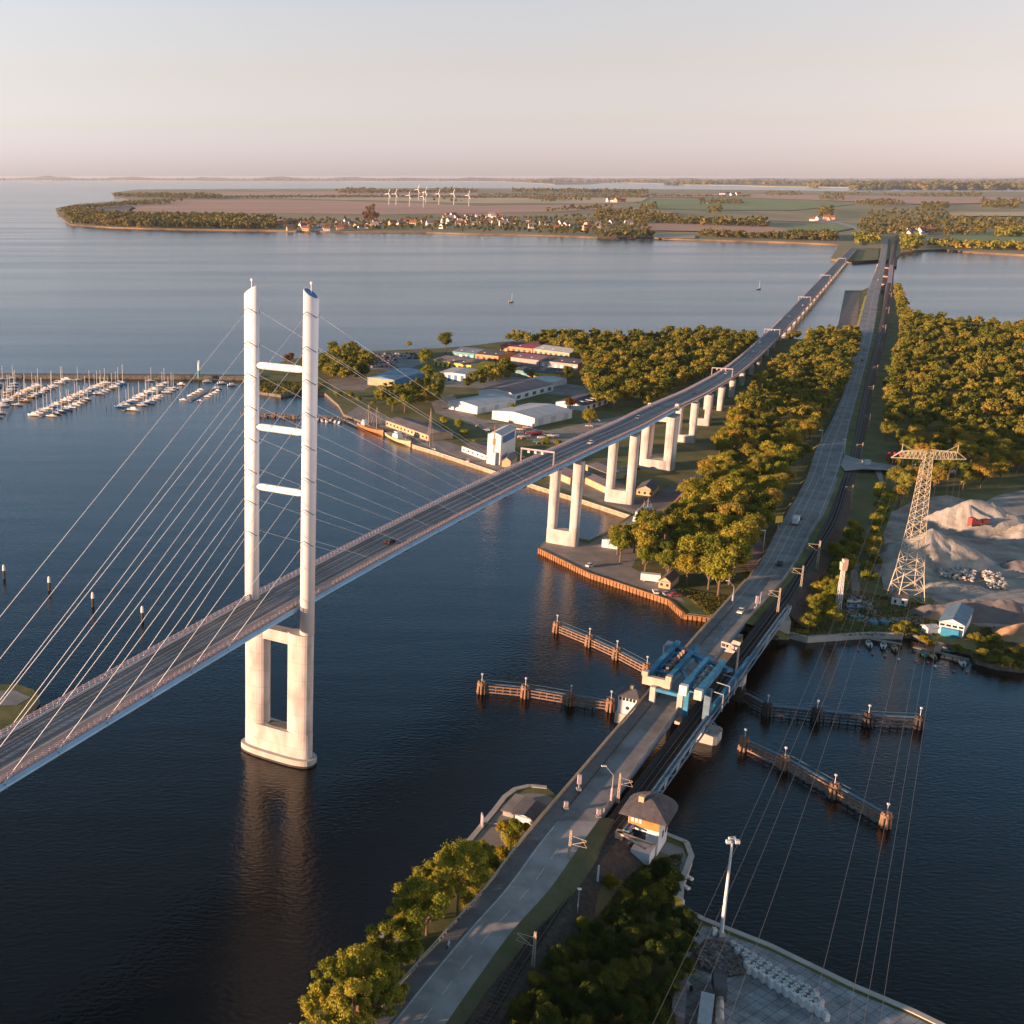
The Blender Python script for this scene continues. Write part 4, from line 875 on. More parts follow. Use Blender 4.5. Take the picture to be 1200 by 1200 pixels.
# ---- channel marker posts
def make_marker():
    r = T('channel_marker_post', '', 'marker post'); MB().tube((0, 0, -1), (0, 0, 3.4), .55, .5, 10).build('pile', m_wooddk, r, world=False); MB().tube((0, 0, 3.4), (0, 0, 5.4), .62, .5, 10).tube((0, 0, 5.4), (0, 0, 5.9), .5, .1, 10).build('cap', m_wallw, r, world=False); return r
mk = Proto(make_marker)
for (u, v), l in (((5,678),'leftmost'), ((58,692),'second from left'), ((109,711),'third from left'), ((167,728),'rightmost')):
    q = W(u, v, 0); mk.put((q.x, q.y, 0), 0, 'dark mooring post with white cap in open water, %s of four' % l, 'marker posts left of the pylon')
q = W(233, 446, 0); r = T('harbour_light', 'green and white harbour light on the breakwater end', 'harbour light', (q.x, q.y, 2)); MB().tube((0,0,0),(0,0,6),1.0,.9,10).build('base', m_teal, r, world=False); MB().tube((0,0,6),(0,0,12),.9,.8,10).box((0,0,12),(2.2,2.2,.5)).box((0,0,12.5),(1.2,1.2,1.6)).build('tower', m_wallw, r, world=False)
# ---- bridge keeper house (signal tower) with conical rounded roof
q = W(757, 988, 2.5); KHs = T('keeper_house', 'old bridge keeper house with big rounded grey roof and orange lit brick gable', 'house', (q.x, q.y, 2.2), AN - math.pi / 2)
def rnd(hx, y0, y1, n=10):                 # footprint: square towards the viewer, half-round at the water end
    pts = [(-hx, y0), (hx, y0), (hx, y1)]
    for k in range(1, n): a = math.pi * k / n; pts.append((hx * math.cos(a), y1 + hx * math.sin(a)))
    return pts + [(-hx, y1)]
MB().prism(rnd(3.6, -4, 4), 0, 9.4).build('wall', m_wallw, KHs, world=False)
MB().box((0, -4.03, 6.3), (7.0, .12, 3.0)).build('brick_gable', m_orange, KHs, world=False)
for x in (-2.6, -1.7, -.8): MB().box((x, -4.12, 7.3), (.6, .1, 1.3)).build('window', m_wallw, KHs, world=False)
MB().box((-1, -4.10, 3.4), (3.4, .1, 2.0)).build('window_band', m_glass, KHs, world=False)
MB().box((3.62, 0, 3.2), (.1, 1.2, 1.6)).box((3.62, 2.6, 3.2), (.1, 1.2, 1.6)).build('window', m_glass, KHs, world=False)
eave = rnd(5.6, -5.4, 3.6); g = MB(); ap = [(0 + x * .12, 1.2 + (y - 1.2) * .30) for x, y in eave]
g.rings([[(x, y, 9.0) for x, y in eave], [(x, y, 9.25) for x, y in eave], [(x * .55, 1.0 + (y - 1.0) * .62, 11.0) for x, y in eave], [(x, y, 12.4) for x, y in ap]])
g.build('roof', M('grey_slate_roof', (0.085, 0.075, 0.08), .8, .3, .8, .2), KHs, world=False)
MB().box((-1.6, -1.4, 10.4), (1.2, 1.2, 2.6)).build('chimney', m_tan, KHs, world=False)
MB().prism([(-5.2, -14), (-4.0, -14), (-1.5, -4), (-3.5, -4)], 0, 3.2).prism([(-.6, -9), (.4, -9), (1.4, -4), (.4, -4)], 0, 2.6).build('stair_ramp', m_yard, KHs, world=False)
MB().box((1.0, -6.6, 0), (4.4, 5, 3.0)).build('annex', m_wallw, KHs, world=False)
g = MB(); g.beam((-4.6, -7.8, 5.6), (4.2, -8.8, 5.6), .55, .4).beam((-4.6, -7.8, 5.6), (2.6, -11.5, 5.6), .55, .4).beam((2.6, -11.5, 5.6), (4.2, -8.8, 5.6), .4, .4).beam((-4.6, -7.8, 0), (-4.6, -7.8, 5.8), .6, .6).box((-4.4, -7.6, 3.6), (1.6, 1.8, 2.2)); g.build('balcony_frame', M('peach_timber', (.6, .4, .27), .7, .15, 1), KHs, world=False)
# shed and signs on the left bank
hut('riverside_shed', 'small white shed with dark flat roof on the rounded riverside path', (620,962), 4.6, 7.5, 3.0, .5, m_wallw, m_roofd, AN + .0, z=2.2)
hut('riverside_shed', 'low long pinkish storage block behind the white shed on the rounded path', (606,949), 4.0, 9, 1.4, .1, m_yard, m_quay, AN, z=2.2)
q = W(572, 968, 2.2); g = MB().beam((q.x-1.5, q.y, 3.0), (q.x+5, q.y-.5, 3.0), .2, .25).beam((q.x-1.5, q.y, 0), (q.x-1.5, q.y, 4.8), .25, .25).box((q.x - 1.5, q.y, 2.2), (.3, 2.2, 3.2)); tag(g.build('riverside_gate', m_rail), 'small sunlit gate and railing on the riverside path', 'gate')
# ================================================================ buildings on the island
def bldg(name, label, A, B, C, wall, roof, mw, mr, z=2.0, ridge='BC', cat='building', group=None, over=.35, face=None, trim=None, mface=None):
    a, b, c = W(*A, z), W(*B, z), W(*C, z); u = (c - b); l = u.length; u.normalize(); n = Vector((-u.y, u.x, 0)); wd = abs((a - b).dot(n))
    if (a - b).dot(n) < 0: n = -n
    if ridge == 'AB':
        u = (b - a); l = u.length; u.normalize(); n = Vector((-u.y, u.x, 0)); wd = abs((c - b).dot(n))
        if (c - b).dot(n) < 0: n = -n; u = -u
        ctr = (a + b) / 2 + n * (wd / 2)
    else: ctr = b + u * (l / 2) + n * (wd / 2)
    rz = math.atan2(u.y, u.x); L_, W_ = l, wd
    r = T(name, label, cat, (ctr.x, ctr.y, z), rz, group)
    MB().gable((0, 0, 0), (L_, W_), wall, roof, mr=None).build('wall', mw, r, world=False)
    MB().roof((0, 0, 0), (L_, W_), wall, roof, m=0, over=over).build('roof', mr, r, world=False)
    r['_w'] = 0; del r['_w']
    return r, L_, W_
def wins(r, L_, W_, side, n, z, ww, hh, m=None, nm='window', gap=None):
    span = L_ if side in 'FB' else W_
    for k in range(n):
        x = -span / 2 + span * (k + .5) / n; g = MB()
        if side in 'FB': g.box((x, (-1 if side == 'F' else 1) * (W_ / 2 + .02), z), (ww, .12, hh))
        else: g.box(((-1 if side == 'L' else 1) * (L_ / 2 + .02), x, z), (.12, ww, hh))
        g.build(nm, m or m_glass, r, world=False)
r, l, w_ = bldg('hangar', 'white storage hangar with pale low roof, the left one of the pair', (524,479), (559,485.5), (604,477), 5.2, 1.5, m_wallw, m_roofg, over=.25)
wins(r, l, w_, 'F', 3, 0, 4.2, 4.2, m_roofg, 'door'); wins(r, l, w_, 'L', 1, 0, 5, 4, m_roofg, 'door')
r, l, w_ = bldg('hangar', 'white storage hangar with pale low roof, the right one nearest the new bridge', (584,489.5), (626,500), (670,490), 5.4, 1.7, m_wallw, m_roofg, over=.25)
wins(r, l, w_, 'F', 3, 0, 5.0, 4.3, m_roofg, 'door'); wins(r, l, w_, 'L', 1, 0, 6, 4, m_roofg, 'door')
r, l, w_ = bldg('workshop', 'blue sheet metal workshop with blue roof and tan front behind the boatyard', (436,449), (462,454), (497,443), 5.5, 1.2, m_cblue, M('blue_grey_roof', (0.20, 0.30, 0.40), .6, .3, .1), over=.3)
wins(r, l, w_, 'L', 1, 0, w_ * .9, 5.4, m_tan, 'front_wall'); wins(r, l, w_, 'F', 5, 1, 3, 3, m_teal, 'door')
r, l, w_ = bldg('open_garage', 'small white open garage with blue doors beside the yard', (524,442), (545,448), (560,442), 6, .6, m_wallw, m_roofg, over=.6)
wins(r, l, w_, 'L', 4, 0, 2.4, 4.8, m_cblue, 'door'); wins(r, l, w_, 'F', 2, 0, 3, 4.8, m_cblue, 'door')
rows = [((508,428),(552,435),4.8,2.2,m_yel,m_roofb,'nearest row of garages, left block with yellow front'),
        ((594,439),(624,443),4.8,2.2,m_teal,m_roofd,'nearest row of garages, block with teal front'), ((624.5,443),(657,446),4.8,2.2,m_yel,m_roofd,'nearest row of garages, right end block with yellow front'),
        ((530,418),(556,421),4.8,2.2,m_teal,M('slate_blue_roof', (0.20,0.23,0.27), .7, .2, .1),'middle row of garages, left block with teal front'), ((556.5,421),(584,424),4.8,2.2,m_orange,m_roofd,'middle row of garages, block with orange front'),
        ((598,425),(632,429),4.8,2.2,m_pink,M('purple_red_roof', (0.24,0.13,0.15), .7, .2, .1),'middle row of garages, block with faded red roof'), ((632.5,429),(677,434),4.8,2.2,m_pink,m_roofd,'middle row of garages, right end block with pink front'),
        ((586,411),(624,415),4.8,2.2,m_orange,M('maroon_roof', (0.27,0.06,0.08), .7, .2, .1),'back row of garages, block with maroon roof'), ((624.5,415),(667,420.5),4.8,2.2,m_tan,m_roofg,'back row of garages, right end block with grey roof')]
for A, B, hw, hr, mw, mr, lab in rows:
    a, b = W(*A, 2), W(*B, 2); d = (b - a).normalized(); n = Vector((-d.y, d.x, 0)); dep = 30; c = (a + b) / 2 + n * dep / 2; L_ = (b - a).length - .5
    r = T('garage_block', lab, 'garages', (c.x, c.y, 2), math.atan2(d.y, d.x), 'coloured garage rows')
    MB().gable((0,0,0), (L_, dep), hw, hr, mr=None).build('wall', mw, r, world=False); MB().roof((0,0,0), (L_, dep), hw, hr, m=0, over=.5).build('roof', mr, r, world=False)
    wins(r, L_, dep, 'F', max(3, int(L_ / 5)), .1, 2.6, 2.9, random.choice([m_pink, m_roofd, m_wallw]), 'door')
    for k in range(int(L_ / 11)): MB().box((-L_/2 + 6 + k * 11, -8, hw + .9), (1.4, 3.5, .35)).build('skylight', m_roofg, r, world=False)
r, l, w_ = bldg('storehouse', 'brown grey roofed storehouse with white end wall behind the left hangar', (574,461), (603,470), (648,458), 5, 2.2, m_wallw, m_roofb); wins(r, l, w_, 'F', 5, 1, 5, 2.4, m_roofd, 'opening')
bldg('storehouse', 'flat pale roofed store behind the brown grey storehouse', (624,449), (641,455), (664,450), 4, .5, m_wallw, m_roofg)
r, l, w_ = bldg('boat_shed', 'low boat shed with arched grey roof left of the new bridge trees', (662,474), (686,482), (712,473), 4, 2.2, m_wallw, m_roofd); wins(r, l, w_, 'F', 4, .3, 4, 2.8, m_roofd, 'opening')
for k in range(3): MB().box((-l/2 + 6 + k * 8, -w_/4, 5.2), (2.2, w_ * .4, .4)).build('skylight', m_roofg, r, world=False)
r, l, w_ = bldg('quay_house', 'long low cream quay house with brown roof behind the moored ships', (452,499), (502,517), (519,510), 3.6, 1.3, m_tan, m_roofb, ridge='AB'); wins(r, l, w_, 'B', 12, 1.2, 1.6, 1.2); wins(r, l, w_, 'F', 12, 1.2, 1.6, 1.2)
r, l, w_ = bldg('clubhouse', 'low white harbour clubhouse with dark roof left of the tower block', (541,529), (573,541), (584,532), 3.2, 1.6, m_wallw, m_roofd, ridge='AB'); wins(r, l, w_, 'B', 6, 1, 1.4, 1.2); wins(r, l, w_, 'F', 6, 1, 1.4, 1.2)
a, b, c = W(575.5,540,2), W(585.5,545,2), W(603,535,2)
u = (c - b); L_ = u.length; u.normalize(); n = Vector((-u.y, u.x, 0)); wd_ = (a - b).dot(n); ctr = b + u * L_/2 + n * wd_/2
r = T('tower_block', 'narrow white tower block with blue panel beside the new bridge', 'building', (ctr.x, ctr.y, 2), math.atan2(u.y, u.x))
MB().gable((0,0,0), (L_, wd_), 16.5, 1.4, mr=None).build('wall', m_wallw, r, world=False); MB().roof((0,0,0), (L_, wd_), 16.5, 1.4, m=0, over=.2).build('roof', m_roofg, r, world=False)
MB().box((0, -wd_/2 - .05, 11.5), (L_ * .8, .15, 4)).build('blue_panel', m_cblue, r, world=False); MB().box((-L_/2 - .05, 0, 11), (.15, 1.6, 3.5)).build('brick_panel', m_orange, r, world=False); MB().box((-L_/2-.9, -.5, 0), (1.8, 2.4, 7)).build('stair_annex', m_wallw, r, world=False); MB().tube((-L_/2, 0, 0), (-L_/2, 0, 22), .3, .2, 6).build('mast', m_brown, r, world=False)
bldg('boathouse', 'small ochre gabled boathouse at the foot of the tower block', (589,546), (598,548), (606,541), 3.5, 2, m_tan, m_roofb)
bldg('open_shed', 'long open sided shed with brown roof on the basin quay behind the bridge columns', (684,566), (709,578), (718,570), 3.4, 1, m_tan, m_roofb, ridge='AB')
bldg('open_shed', 'long flat grey shed roof behind the basin quay sheds', (686,551), (712,562), (722,553), 3.2, .7, m_tan, m_roofb, ridge='AB')
bldg('warehouse', 'brown roofed warehouse seen through the near pair of bridge columns', (640,556), (668,568), (682,558), 3.6, 1, m_tan, m_roofb, ridge='AB')
r, l, w_ = bldg('cottage', 'small sunlit cottage with dark roof between the bridge piers', (748,577), (765,582), (772,574), 3, 2, m_tan, m_roofd); wins(r, l, w_, 'L', 3, .8, 1, 1.2)
bldg('red_roof_house', 'long house with red brown roof beside the quay trees', (784,604), (798,606), (822,578), 4.5, 2.6, m_pink, M('red_brown_roof', (.17,.075,.055), .8, .25, .4))
r, l, w_ = bldg('quay_hut', 'small ochre hut with dark roof beside the white container', (773,687), (785,691), (795,682), 3, 1.6, m_tan, m_roofd); wins(r, l, w_, 'L', 2, 1, .9, 1)
bldg('quay_house', 'grey flat roofed white house at the corner of the quay behind the platform', (706,640), (724,644), (738,630), 3.6, .6, m_wallw, m_roofd)
q = W(762, 681, 2); r = T('container', 'white box container standing on the platform beside the trees', 'container', (q.x, q.y, 2.05), -.35)
MB().box((0,0,.4), (7.4, 2.6, 2.7)).build('body', m_wallw, r, world=False)
g = MB()
for k in range(6): g.box((-3.71, -1 + k*.4, .6), (.06,.1,2.3))
for x in (-2.4, 2.4): g.box((x, 0, 0), (.9, 2.2, .4))
g.build('frame', m_galv, r, world=False)
r, l, w_ = bldg('boat_clubhouse', 'white clubhouse with turquoise front and grey roof by the small boats', (1099,742), (1128,748), (1138,728), 4.6, 1.5, m_wallw, m_liftg)
MB().box((-l/2 - .7, .2, 0), (1.4, w_ * .72, 2.8)).build('turquoise_bay', M('turquoise_paint', (.03,.22,.36), .5, .1, .5), r, world=False); wins(r, l, w_, 'L', 4, 3.2, 1.4, .8)
r, l, w_ = bldg('pump_house', 'tiny white pump house with dark roof between the legs of the power pylon', (1044,708), (1062,711), (1066,703), 3, .9, m_wallw, m_roofd, ridge='AB'); wins(r, l, w_, 'B', 2, .8, .8, 1.2); wins(r, l, w_, 'F', 2, .8, .8, 1.2)
q = W(1089, 741, 2); r = T('garden_shed', 'small white garden shed left of the turquoise clubhouse', 'shed', (q.x, q.y, 2), .2); MB().gable((0,0,0), (4, 3), 2.3, .5, mr=None).build('wall', m_wallw, r, world=False); MB().roof((0,0,0), (4,3), 2.3, .5, m=0).build('roof', m_roofg, r, world=False)
q = W(1014, 548, 2); r = T('crossing_cabin', 'small white cabin at the level crossing', 'cabin', (q.x, q.y, 3), .3); MB().box((0,0,0), (3,3,3)).build('wall', m_wallw, r, world=False); MB().roof((0,0,0), (3,3), 3, .4, m=0).build('roof', m_roofg, r, world=False)
for (u, l) in ((1041,'leftmost'), (1047.5,'middle'), (1054,'rightmost')):
    q = W(u, 540, 2); r = T('red_silo', 'red upright tank at the wood edge, %s of three' % l, 'tank', (q.x, q.y, 2), group='red tanks at the wood edge'); MB().tube((0,0,0), (0,0,4.2), 1.2, 1.2, 12).build('body', m_red, r, world=False); MB().tube((0,0,4.2), (0,0,4.9), 1.2, .3, 12).build('lid', m_red, r, world=False)
sheet('crossing_road', [(985,545),(990,533),(1016,541),(1050,545),(1090,548),(1120,549),(1120,555),(1080,554),(1040,551),(1010,550),(990,552)], 4.05, m_roadn, zp=4)
sheet('crossing_road', [(1024,549),(1032,549),(1036,565),(1034,580),(1030,580),(1030,562)], 2.6, m_roadn, zp=2.6)
# ================================================================ gravel pit
m_sand = M('grey_gravel_heap', (0.37, 0.33, 0.285), .95, .25, .15, .8, coord='World'); m_dsand = M('dark_gravel_heap', (0.17, 0.15, 0.145), .95, .2, .12, .5, coord='World'); m_osand = M('orange_sand_heap', (0.42, 0.25, 0.13), .95, .2, .15, .4, coord='World')
from mathutils import noise as mnoise
def heap(label, px, rx, ry, h, m, z=2.0, rz=0.0, seed=0, ridge=0.0, name='gravel_heap'):
    q = W(*px, z); rn = random.Random(seed); n = 64; K = 22; g = MB(); R = []
    ph = [rn.uniform(0, 6.28) for _ in range(6)]
    for i in range(K + 1):
        f = i / K; ring = []
        for k in range(n):
            a = 2 * math.pi * k / n; rr = (1 - f) ** 1.0; wob = 1 + .10 * math.sin(2*a + ph[0]) + .07 * math.sin(3*a + ph[1]) + .05 * math.sin(5*a + ph[2] + f*2) + .03 * math.sin(9*a + ph[3] + f * 5) + rn.uniform(-.015, .015)
            x = math.cos(a) * (rx * rr * wob + ridge * min(1, f * 1.3)); y = math.sin(a) * ry * rr * wob
            if ridge: x = math.cos(a) * rx * rr * wob + math.copysign(ridge, math.cos(a)) * abs(math.cos(a)) ** .4 * f
            zz = h * (1 - (1 - f) ** 1.25) if f < 1 else h * 1.0
            zz = h * (1 - (1 - f) ** 1.15) + (mnoise.noise(Vector((q.x + x, q.y + y, seed)) * .16) * 2.0 + mnoise.noise(Vector((q.x + x, q.y + y, seed)) * .5) * .7) * min(1, f * 3) * min(1.0, h / 8)
            ring.append((q.x + x * math.cos(rz) - y * math.sin(rz), q.y + x * math.sin(rz) + y * math.cos(rz), z - .3 + zz))
        R.append(ring)
    g.rings(R, cap=False); top = R[-1]; g.add(top, [tuple(range(n))])
    return tag(g.build(name, m, smooth=True), label, 'heap')
heap('large pale gravel heap directly behind the power pylon', (1088,655), 23, 20, 12, m_sand, seed=3)
heap('broad pale gravel heap at the wood edge behind the red machine', (1142,620), 25, 16, 13, m_sand, seed=5, ridge=7)
heap('pale heap cut by the right edge of the view beside the wood', (1206,632), 20, 16, 8, m_sand, seed=6)
heap('low wide heap of tan gravel at the foot of the pylon', (1052,668), 15, 12, 5, m_sand, seed=8)
heap('long dark grey gravel heap behind the turquoise clubhouse', (1150,722), 26, 9, 7, m_dsand, seed=9, ridge=5, rz=-.1)
heap('orange sand heap at the right edge of the view', (1196,748), 9, 9, 6, m_osand, seed=10)
heap('brown grey heap at the right edge above the orange sand', (1208,665), 12, 10, 4, m_dsand, seed=11)
heap('flat tan gravel heap right of the pylon foot', (1110,690), 18, 8, 3.2, m_sand, seed=12)
def rubble(label, px_poly, n, m, z0, s0, s1, seed):
    rn = random.Random(seed); P_ = [W(u, v, z0) for u, v in px_poly]; g = MB(); x0, x1 = min(p.x for p in P_), max(p.x for p in P_); y0, y1 = min(p.y for p in P_), max(p.y for p in P_)
    c = 0
    while c < n:
        x, y = rn.uniform(x0, x1), rn.uniform(y0, y1)
        if not inside(x, y, P_): continue
        s = rn.uniform(s0, s1); a = rn.uniform(0, 3); d = Vector((math.cos(a), math.sin(a), rn.uniform(-.5, .5))) * s; p = Vector((x, y, z0 + s * rn.uniform(.1, .7))); g.beam(p - d, p + d, s * rn.uniform(.8, 1.4), s * rn.uniform(.6, 1.2)); c += 1
    return tag(g.build('rubble', m), label, 'rubble', kind='stuff')
def inside(x, y, P_):
    c = False; n = len(P_)
    for i in range(n):
        a, b = P_[i], P_[(i + 1) % n]
        if (a[1] > y) != (b[1] > y) and x < (b[0] - a[0]) * (y - a[1]) / (b[1] - a[1]) + a[0]: c = not c
    return c
rubble('pale broken concrete rubble between the gravel heaps', [(1095,660),(1125,656),(1145,668),(1140,682),(1105,676)], 300, m_conc, 2.6, .3, .9, 1)
rubble('pale broken concrete rubble beside the brown heap at right', [(1150,670),(1172,672),(1182,690),(1160,690)], 160, m_conc, 2.6, .3, .9, 2)
rubble('dark scrap and rubble pile on the storage yard in the foreground', [(815,1118),(830,1106),(858,1106),(882,1124),(878,1140),(848,1143),(822,1133)], 900, M('mixed_scrap', (0.09,0.06,0.055), .9, .6, .9, col2=(.32,.27,.25)), 2.4, .12, .5, 3)
q = W(1140, 622, 5); r = T('crushing_machine', 'red gravel screening machine with raised conveyor in the gravel pit', 'machine', (q.x, q.y, 8), .3); r.scale = (.75,) * 3
MB().box((0,0,0), (7,3,2.6)).box((-2,0,2.6), (3,3,1.6)).build('body', m_red, r, world=False); MB().box((8,0,0), (5,2.6,2.4)).build('engine_unit', m_red, r, world=False); MB().box((12.6,0,.3), (4,2.4,1.6)).build('feeder', m_cblue, r, world=False)
MB().beam((-1,1,3), (9,13,8), 1.2, .5).build('conveyor', m_galv, r, world=False); MB().box((0,-1.4,-.8), (6,.8,.9)).box((0,1.4,-.8), (6,.8,.9)).build('track', m_dark, r, world=False)
# ================================================================ foreground yard things
def make_block(kind):
    def f():
        r = T('concrete_block', '', 'concrete block'); g = MB()
        L_, H_ = (2.1, 1.7) if kind == 'long' else (1.2, 1.4)
        pr = [(-.44,0),(.44,0),(.44,H_-.1),(.37,H_),(-.37,H_),(-.44,H_-.1)]
        g.rings([[(x, -L_/2, z) for x, z in pr], [(x, L_/2, z) for x, z in pr]]); g.build('body', M('cast_concrete_' + kind, (0.66,0.64,0.61), .85, .2, 1.0), r, world=False)
        MB().tube((0,0,H_-.02), (0,0,H_+.16), .09, .09, 6).build('lifting_eye', m_dark, r, world=False); return r
    return f
pl_, ps_ = Proto(make_block('long')), Proto(make_block('short'))
a = W(878, 1142, 2.25); b = W(970, 1198, 2.25); d = (b - a).normalized(); n = Vector((-d.y, d.x, 0))
if n.y < 0: n = -n
ordn = ['first','second','third','fourth','fifth','sixth','seventh','eighth','ninth','tenth','eleventh','twelfth','thirteenth']
for row in range(4):
    cnt = (11, 11, 12, 12)[row]
    for k in range(cnt):
        if random.random() < .05 and row in (1, 2): continue
        q = a + d * (k * (b - a).length / 10 + random.uniform(-.12, .12) + (0, .3, .9, 1.4)[row]) + Vector((-.08, 1, 0)) * (1.0 + (0, 3.3, 6.0, 8.7)[row] + random.uniform(-.15, .15))
        lab = '%s concrete block from the left in the %s row of the storage yard' % (ordn[k], ('front','second','third','back')[row])
        (pl_ if row == 0 else ps_).put((q.x, q.y, 2.26), random.uniform(0, .16), lab, 'concrete blocks on the yard', 1.0)
for k in range(3):
    q = W(902 + k * 11, 1143 + k * 5, 2.3)
# fence, trucks, boats in the dark corner
g = MB(); P_ = [W(818,1094,2.2), W(814,1110,2.2), W(803,1131,2.2), W(774,1210,2.2), W(760,1262,2.2)]
for p, q in zip(P_, P_[1:]):
    L_ = (q - p).length; n_ = max(1, int(L_ / 2.5))
    for k in range(n_): s = p.lerp(q, k / n_); g.tube((s.x, s.y, 2.2), (s.x, s.y, 4.2), .05, .05, 5)
    for h in (.5, 1.2, 1.9): g.beam(p + Vector((0,0,h)), q + Vector((0,0,h)), .05, .06)
tag(g.build('wire_fence', m_galv), 'wire fence between the dark trees and the storage yard', 'fence')
q = W(806, 1146, 2.3); r = T('yard_gate', 'yellow barrier gate at the fence of the storage yard', 'gate', (q.x, q.y, 2.2), -.35); MB().beam((-1.6,0,1.1), (1.8,0,1.1), .18, .22).build('boom', m_yel, r, world=False); MB().box((-1.7,0,0), (.3,.3,1.4)).build('post', m_yel, r, world=False)
def truck(name, label, px, rz, mc, mb_, L_=9, z=2.26, cat='truck'):
    q = W(*px, z); r = T(name, label, cat, (q.x, q.y, z), rz); w_ = 2.4
    MB().box((L_/2 - 1.0, 0, .6), (2.0, w_, 2.3), taper=.94).build('cab', mc, r, world=False); MB().box((L_/2 + .02, 0, 1.7), (.1, w_*.85, .9)).build('windscreen', m_glass, r, world=False)
    MB().box((-1.1, 0, .95), (L_ - 2.4, w_, 2.4)).build('load_body', mb_, r, world=False)
    for x in (L_/2 - 1.2, -L_/4, -L_/2 + 1.2):
        for y in (-1, 1): MB().tube((x, y*1.02, .5), (x, y*1.25, .5), .5, .5, 12).build('wheel', m_tyre, r, world=False)
    return r
truck('box_trailer', 'long trailer with ribbed silvery roof at the bottom edge of the yard', (826,1195), 1.15, m_dark, m_galv, 12, cat='trailer')
truck('flatbed_lorry', 'dark lorry parked beside the rubble on the yard', (842,1163), 1.25, m_dark, m_roofd, 7)
truck('long_trailer', 'long rusty grey trailer along the yard fence', (795,1178), 1.2, m_brown, m_roofb, 16, cat='trailer')
for k in range(3): q = W(843 + k * 0, 1172 + k * 12, 2.3); tag(MB().tube((q.x - .5, q.y - 1.2, 3.2), (q.x + .4, q.y + 1.2, 3.2), .8, .8, 12).build('concrete_pipe', m_conc), ['short pipe section nearest the dark lorry','middle short pipe section beside the silvery trailer','lowest short pipe section beside the silvery trailer'][k], 'pipe', 'pipe sections on the yard')
# ---- small boats
def boat_hull(g, L_, B, H, m=0, stern=.7, n=9, sheer=.3, z0=-.15):
    R = []
    for i in range(n + 1):
        f = i / n; x = -L_/2 + L_ * f; wv = B/2 * (stern + (1 - stern) * math.sin(min(1, f * 2) * math.pi/2)) * (1 if f < .5 else max(.02, math.cos((f - .5) * math.pi) ** .7)); zt = H + sheer * (f - .4) ** 2 * 2
        R.append([(x, -wv, zt), (x, -wv*.85, zt*.35), (x + .02, 0, z0), (x, wv*.85, zt*.35), (x, wv, zt)])
    g.rings(R, m, cap=True); return g
def make_motorboat(mh, L_=5.4, mc=None, name='motor_boat'):
    def f():
        r = T(name, '', 'boat'); boat_hull(MB(), L_, 2.1, .8).build('hull', mh, r, world=False, smooth=False)
        g = MB(); g.box((-.2, 0, .62), (L_*.5, 1.3, .1)); g.build('deck', m_roofd if mc is None else mc, r, world=False)
        MB().box((L_*.12, 0, .75), (L_*.2, 1.4, .7), taper=.75).build('windshield', m_glass, r, world=False)
        MB().box((-L_/2 - .15, 0, .2), (.5, .5, 1.1)).build('outboard_motor', m_dark, r, world=False); return r
    return f
mb1, mb2, mb3 = Proto(make_motorboat(m_wallw)), Proto(make_motorboat(m_teal, 5.0, m_wallw)), Proto(make_motorboat(m_tan, 5.0))
for (px, p_, rz, l) in (((1018,756), mb1, 1.25, 'small white motor boat at the left end of the left jetty'), ((1035,758), mb1, 1.1, 'small white motor boat in the middle of the left jetty'), ((1048,761), mb3, 1.2, 'small tan dinghy at the right end of the left jetty'),
    ((1082,767), mb2, 1.3, 'small teal boat at the left end of the right jetty'), ((1092,770), mb3, 1.4, 'small tan boat with dark deck beside the teal boat'), ((1127,778), mb1, 1.2, 'small white open boat at the right end of the right jetty'), ((1112,764), mb2, .0, 'small covered blue green boat behind the right jetty'),
    ((1000,706), mb1, .05, 'upturned pale boat on the grass left of the garden path'), ((1004,724), mb2, -.1, 'pale turquoise boat lying on the grass near the shore'),
    ((797,1152), mb1, 2.0, 'white dinghy lying under the dark trees near the fence'), ((789,1163), mb1, 1.8, 'second pale dinghy lying under the dark trees near the fence')):
    q = W(*px, 0 if px[1] > 750 and px[0] > 1010 else 2.1); p_.put((q.x, q.y, q.z), rz, l, 'small open boats')
for (px, l) in (((1023,731),'teal round tub lying on the grass, left one'), ((1036,731),'teal round tub lying on the grass, right one')):
    q = W(*px, 2); r = T('garden_tub', l, 'tub', (q.x, q.y, 2)); MB().tube((0,0,0), (0,0,1.1), 1.5, 1.7, 14).build('body', m_teal, r, world=False); MB().tube((0,0,1.1), (0,0,1.2), 1.45, 1.45, 14).build('cover', m_cblue, r, world=False)
q = W(1002, 713, 2); mb4 = Proto(make_motorboat(m_cblue, 7.0, m_cblue, 'covered_boat')); mb4.put((q.x, q.y, 2), .05, 'blue covered boat on the grass beside the lattice mast')
def jetty(label, pts, w_=1.6, z=1.0):
    P_ = [W(u, v, z) for u, v in pts]; r = T('wooden_jetty', label, 'jetty', tuple(P_[0])); g = MB(); h = MB()
    for a, b in zip(P_, P_[1:]):
        g.beam(a, b, w_, .18); d = (b - a); n_ = int(d.length / 3) + 1
        for k in range(n_ + 1): q = a.lerp(b, k / n_); h.tube((q.x, q.y, -1), (q.x, q.y, z - .1), .14, .14, 6)
    g.build('planking', m_track, r); h.build('piles', m_wooddk, r)
jetty('short wooden jetty in front of the grass bank with three boats', [(1019,748),(1057,755)])
jetty('longer wooden jetty in front of the turquoise clubhouse', [(1070,758),(1098,764),(1136,773)])
jetty('narrow foot bridge from the clubhouse garden down to its jetty', [(1104,747),(1098,764)], 2.0, 1.5)
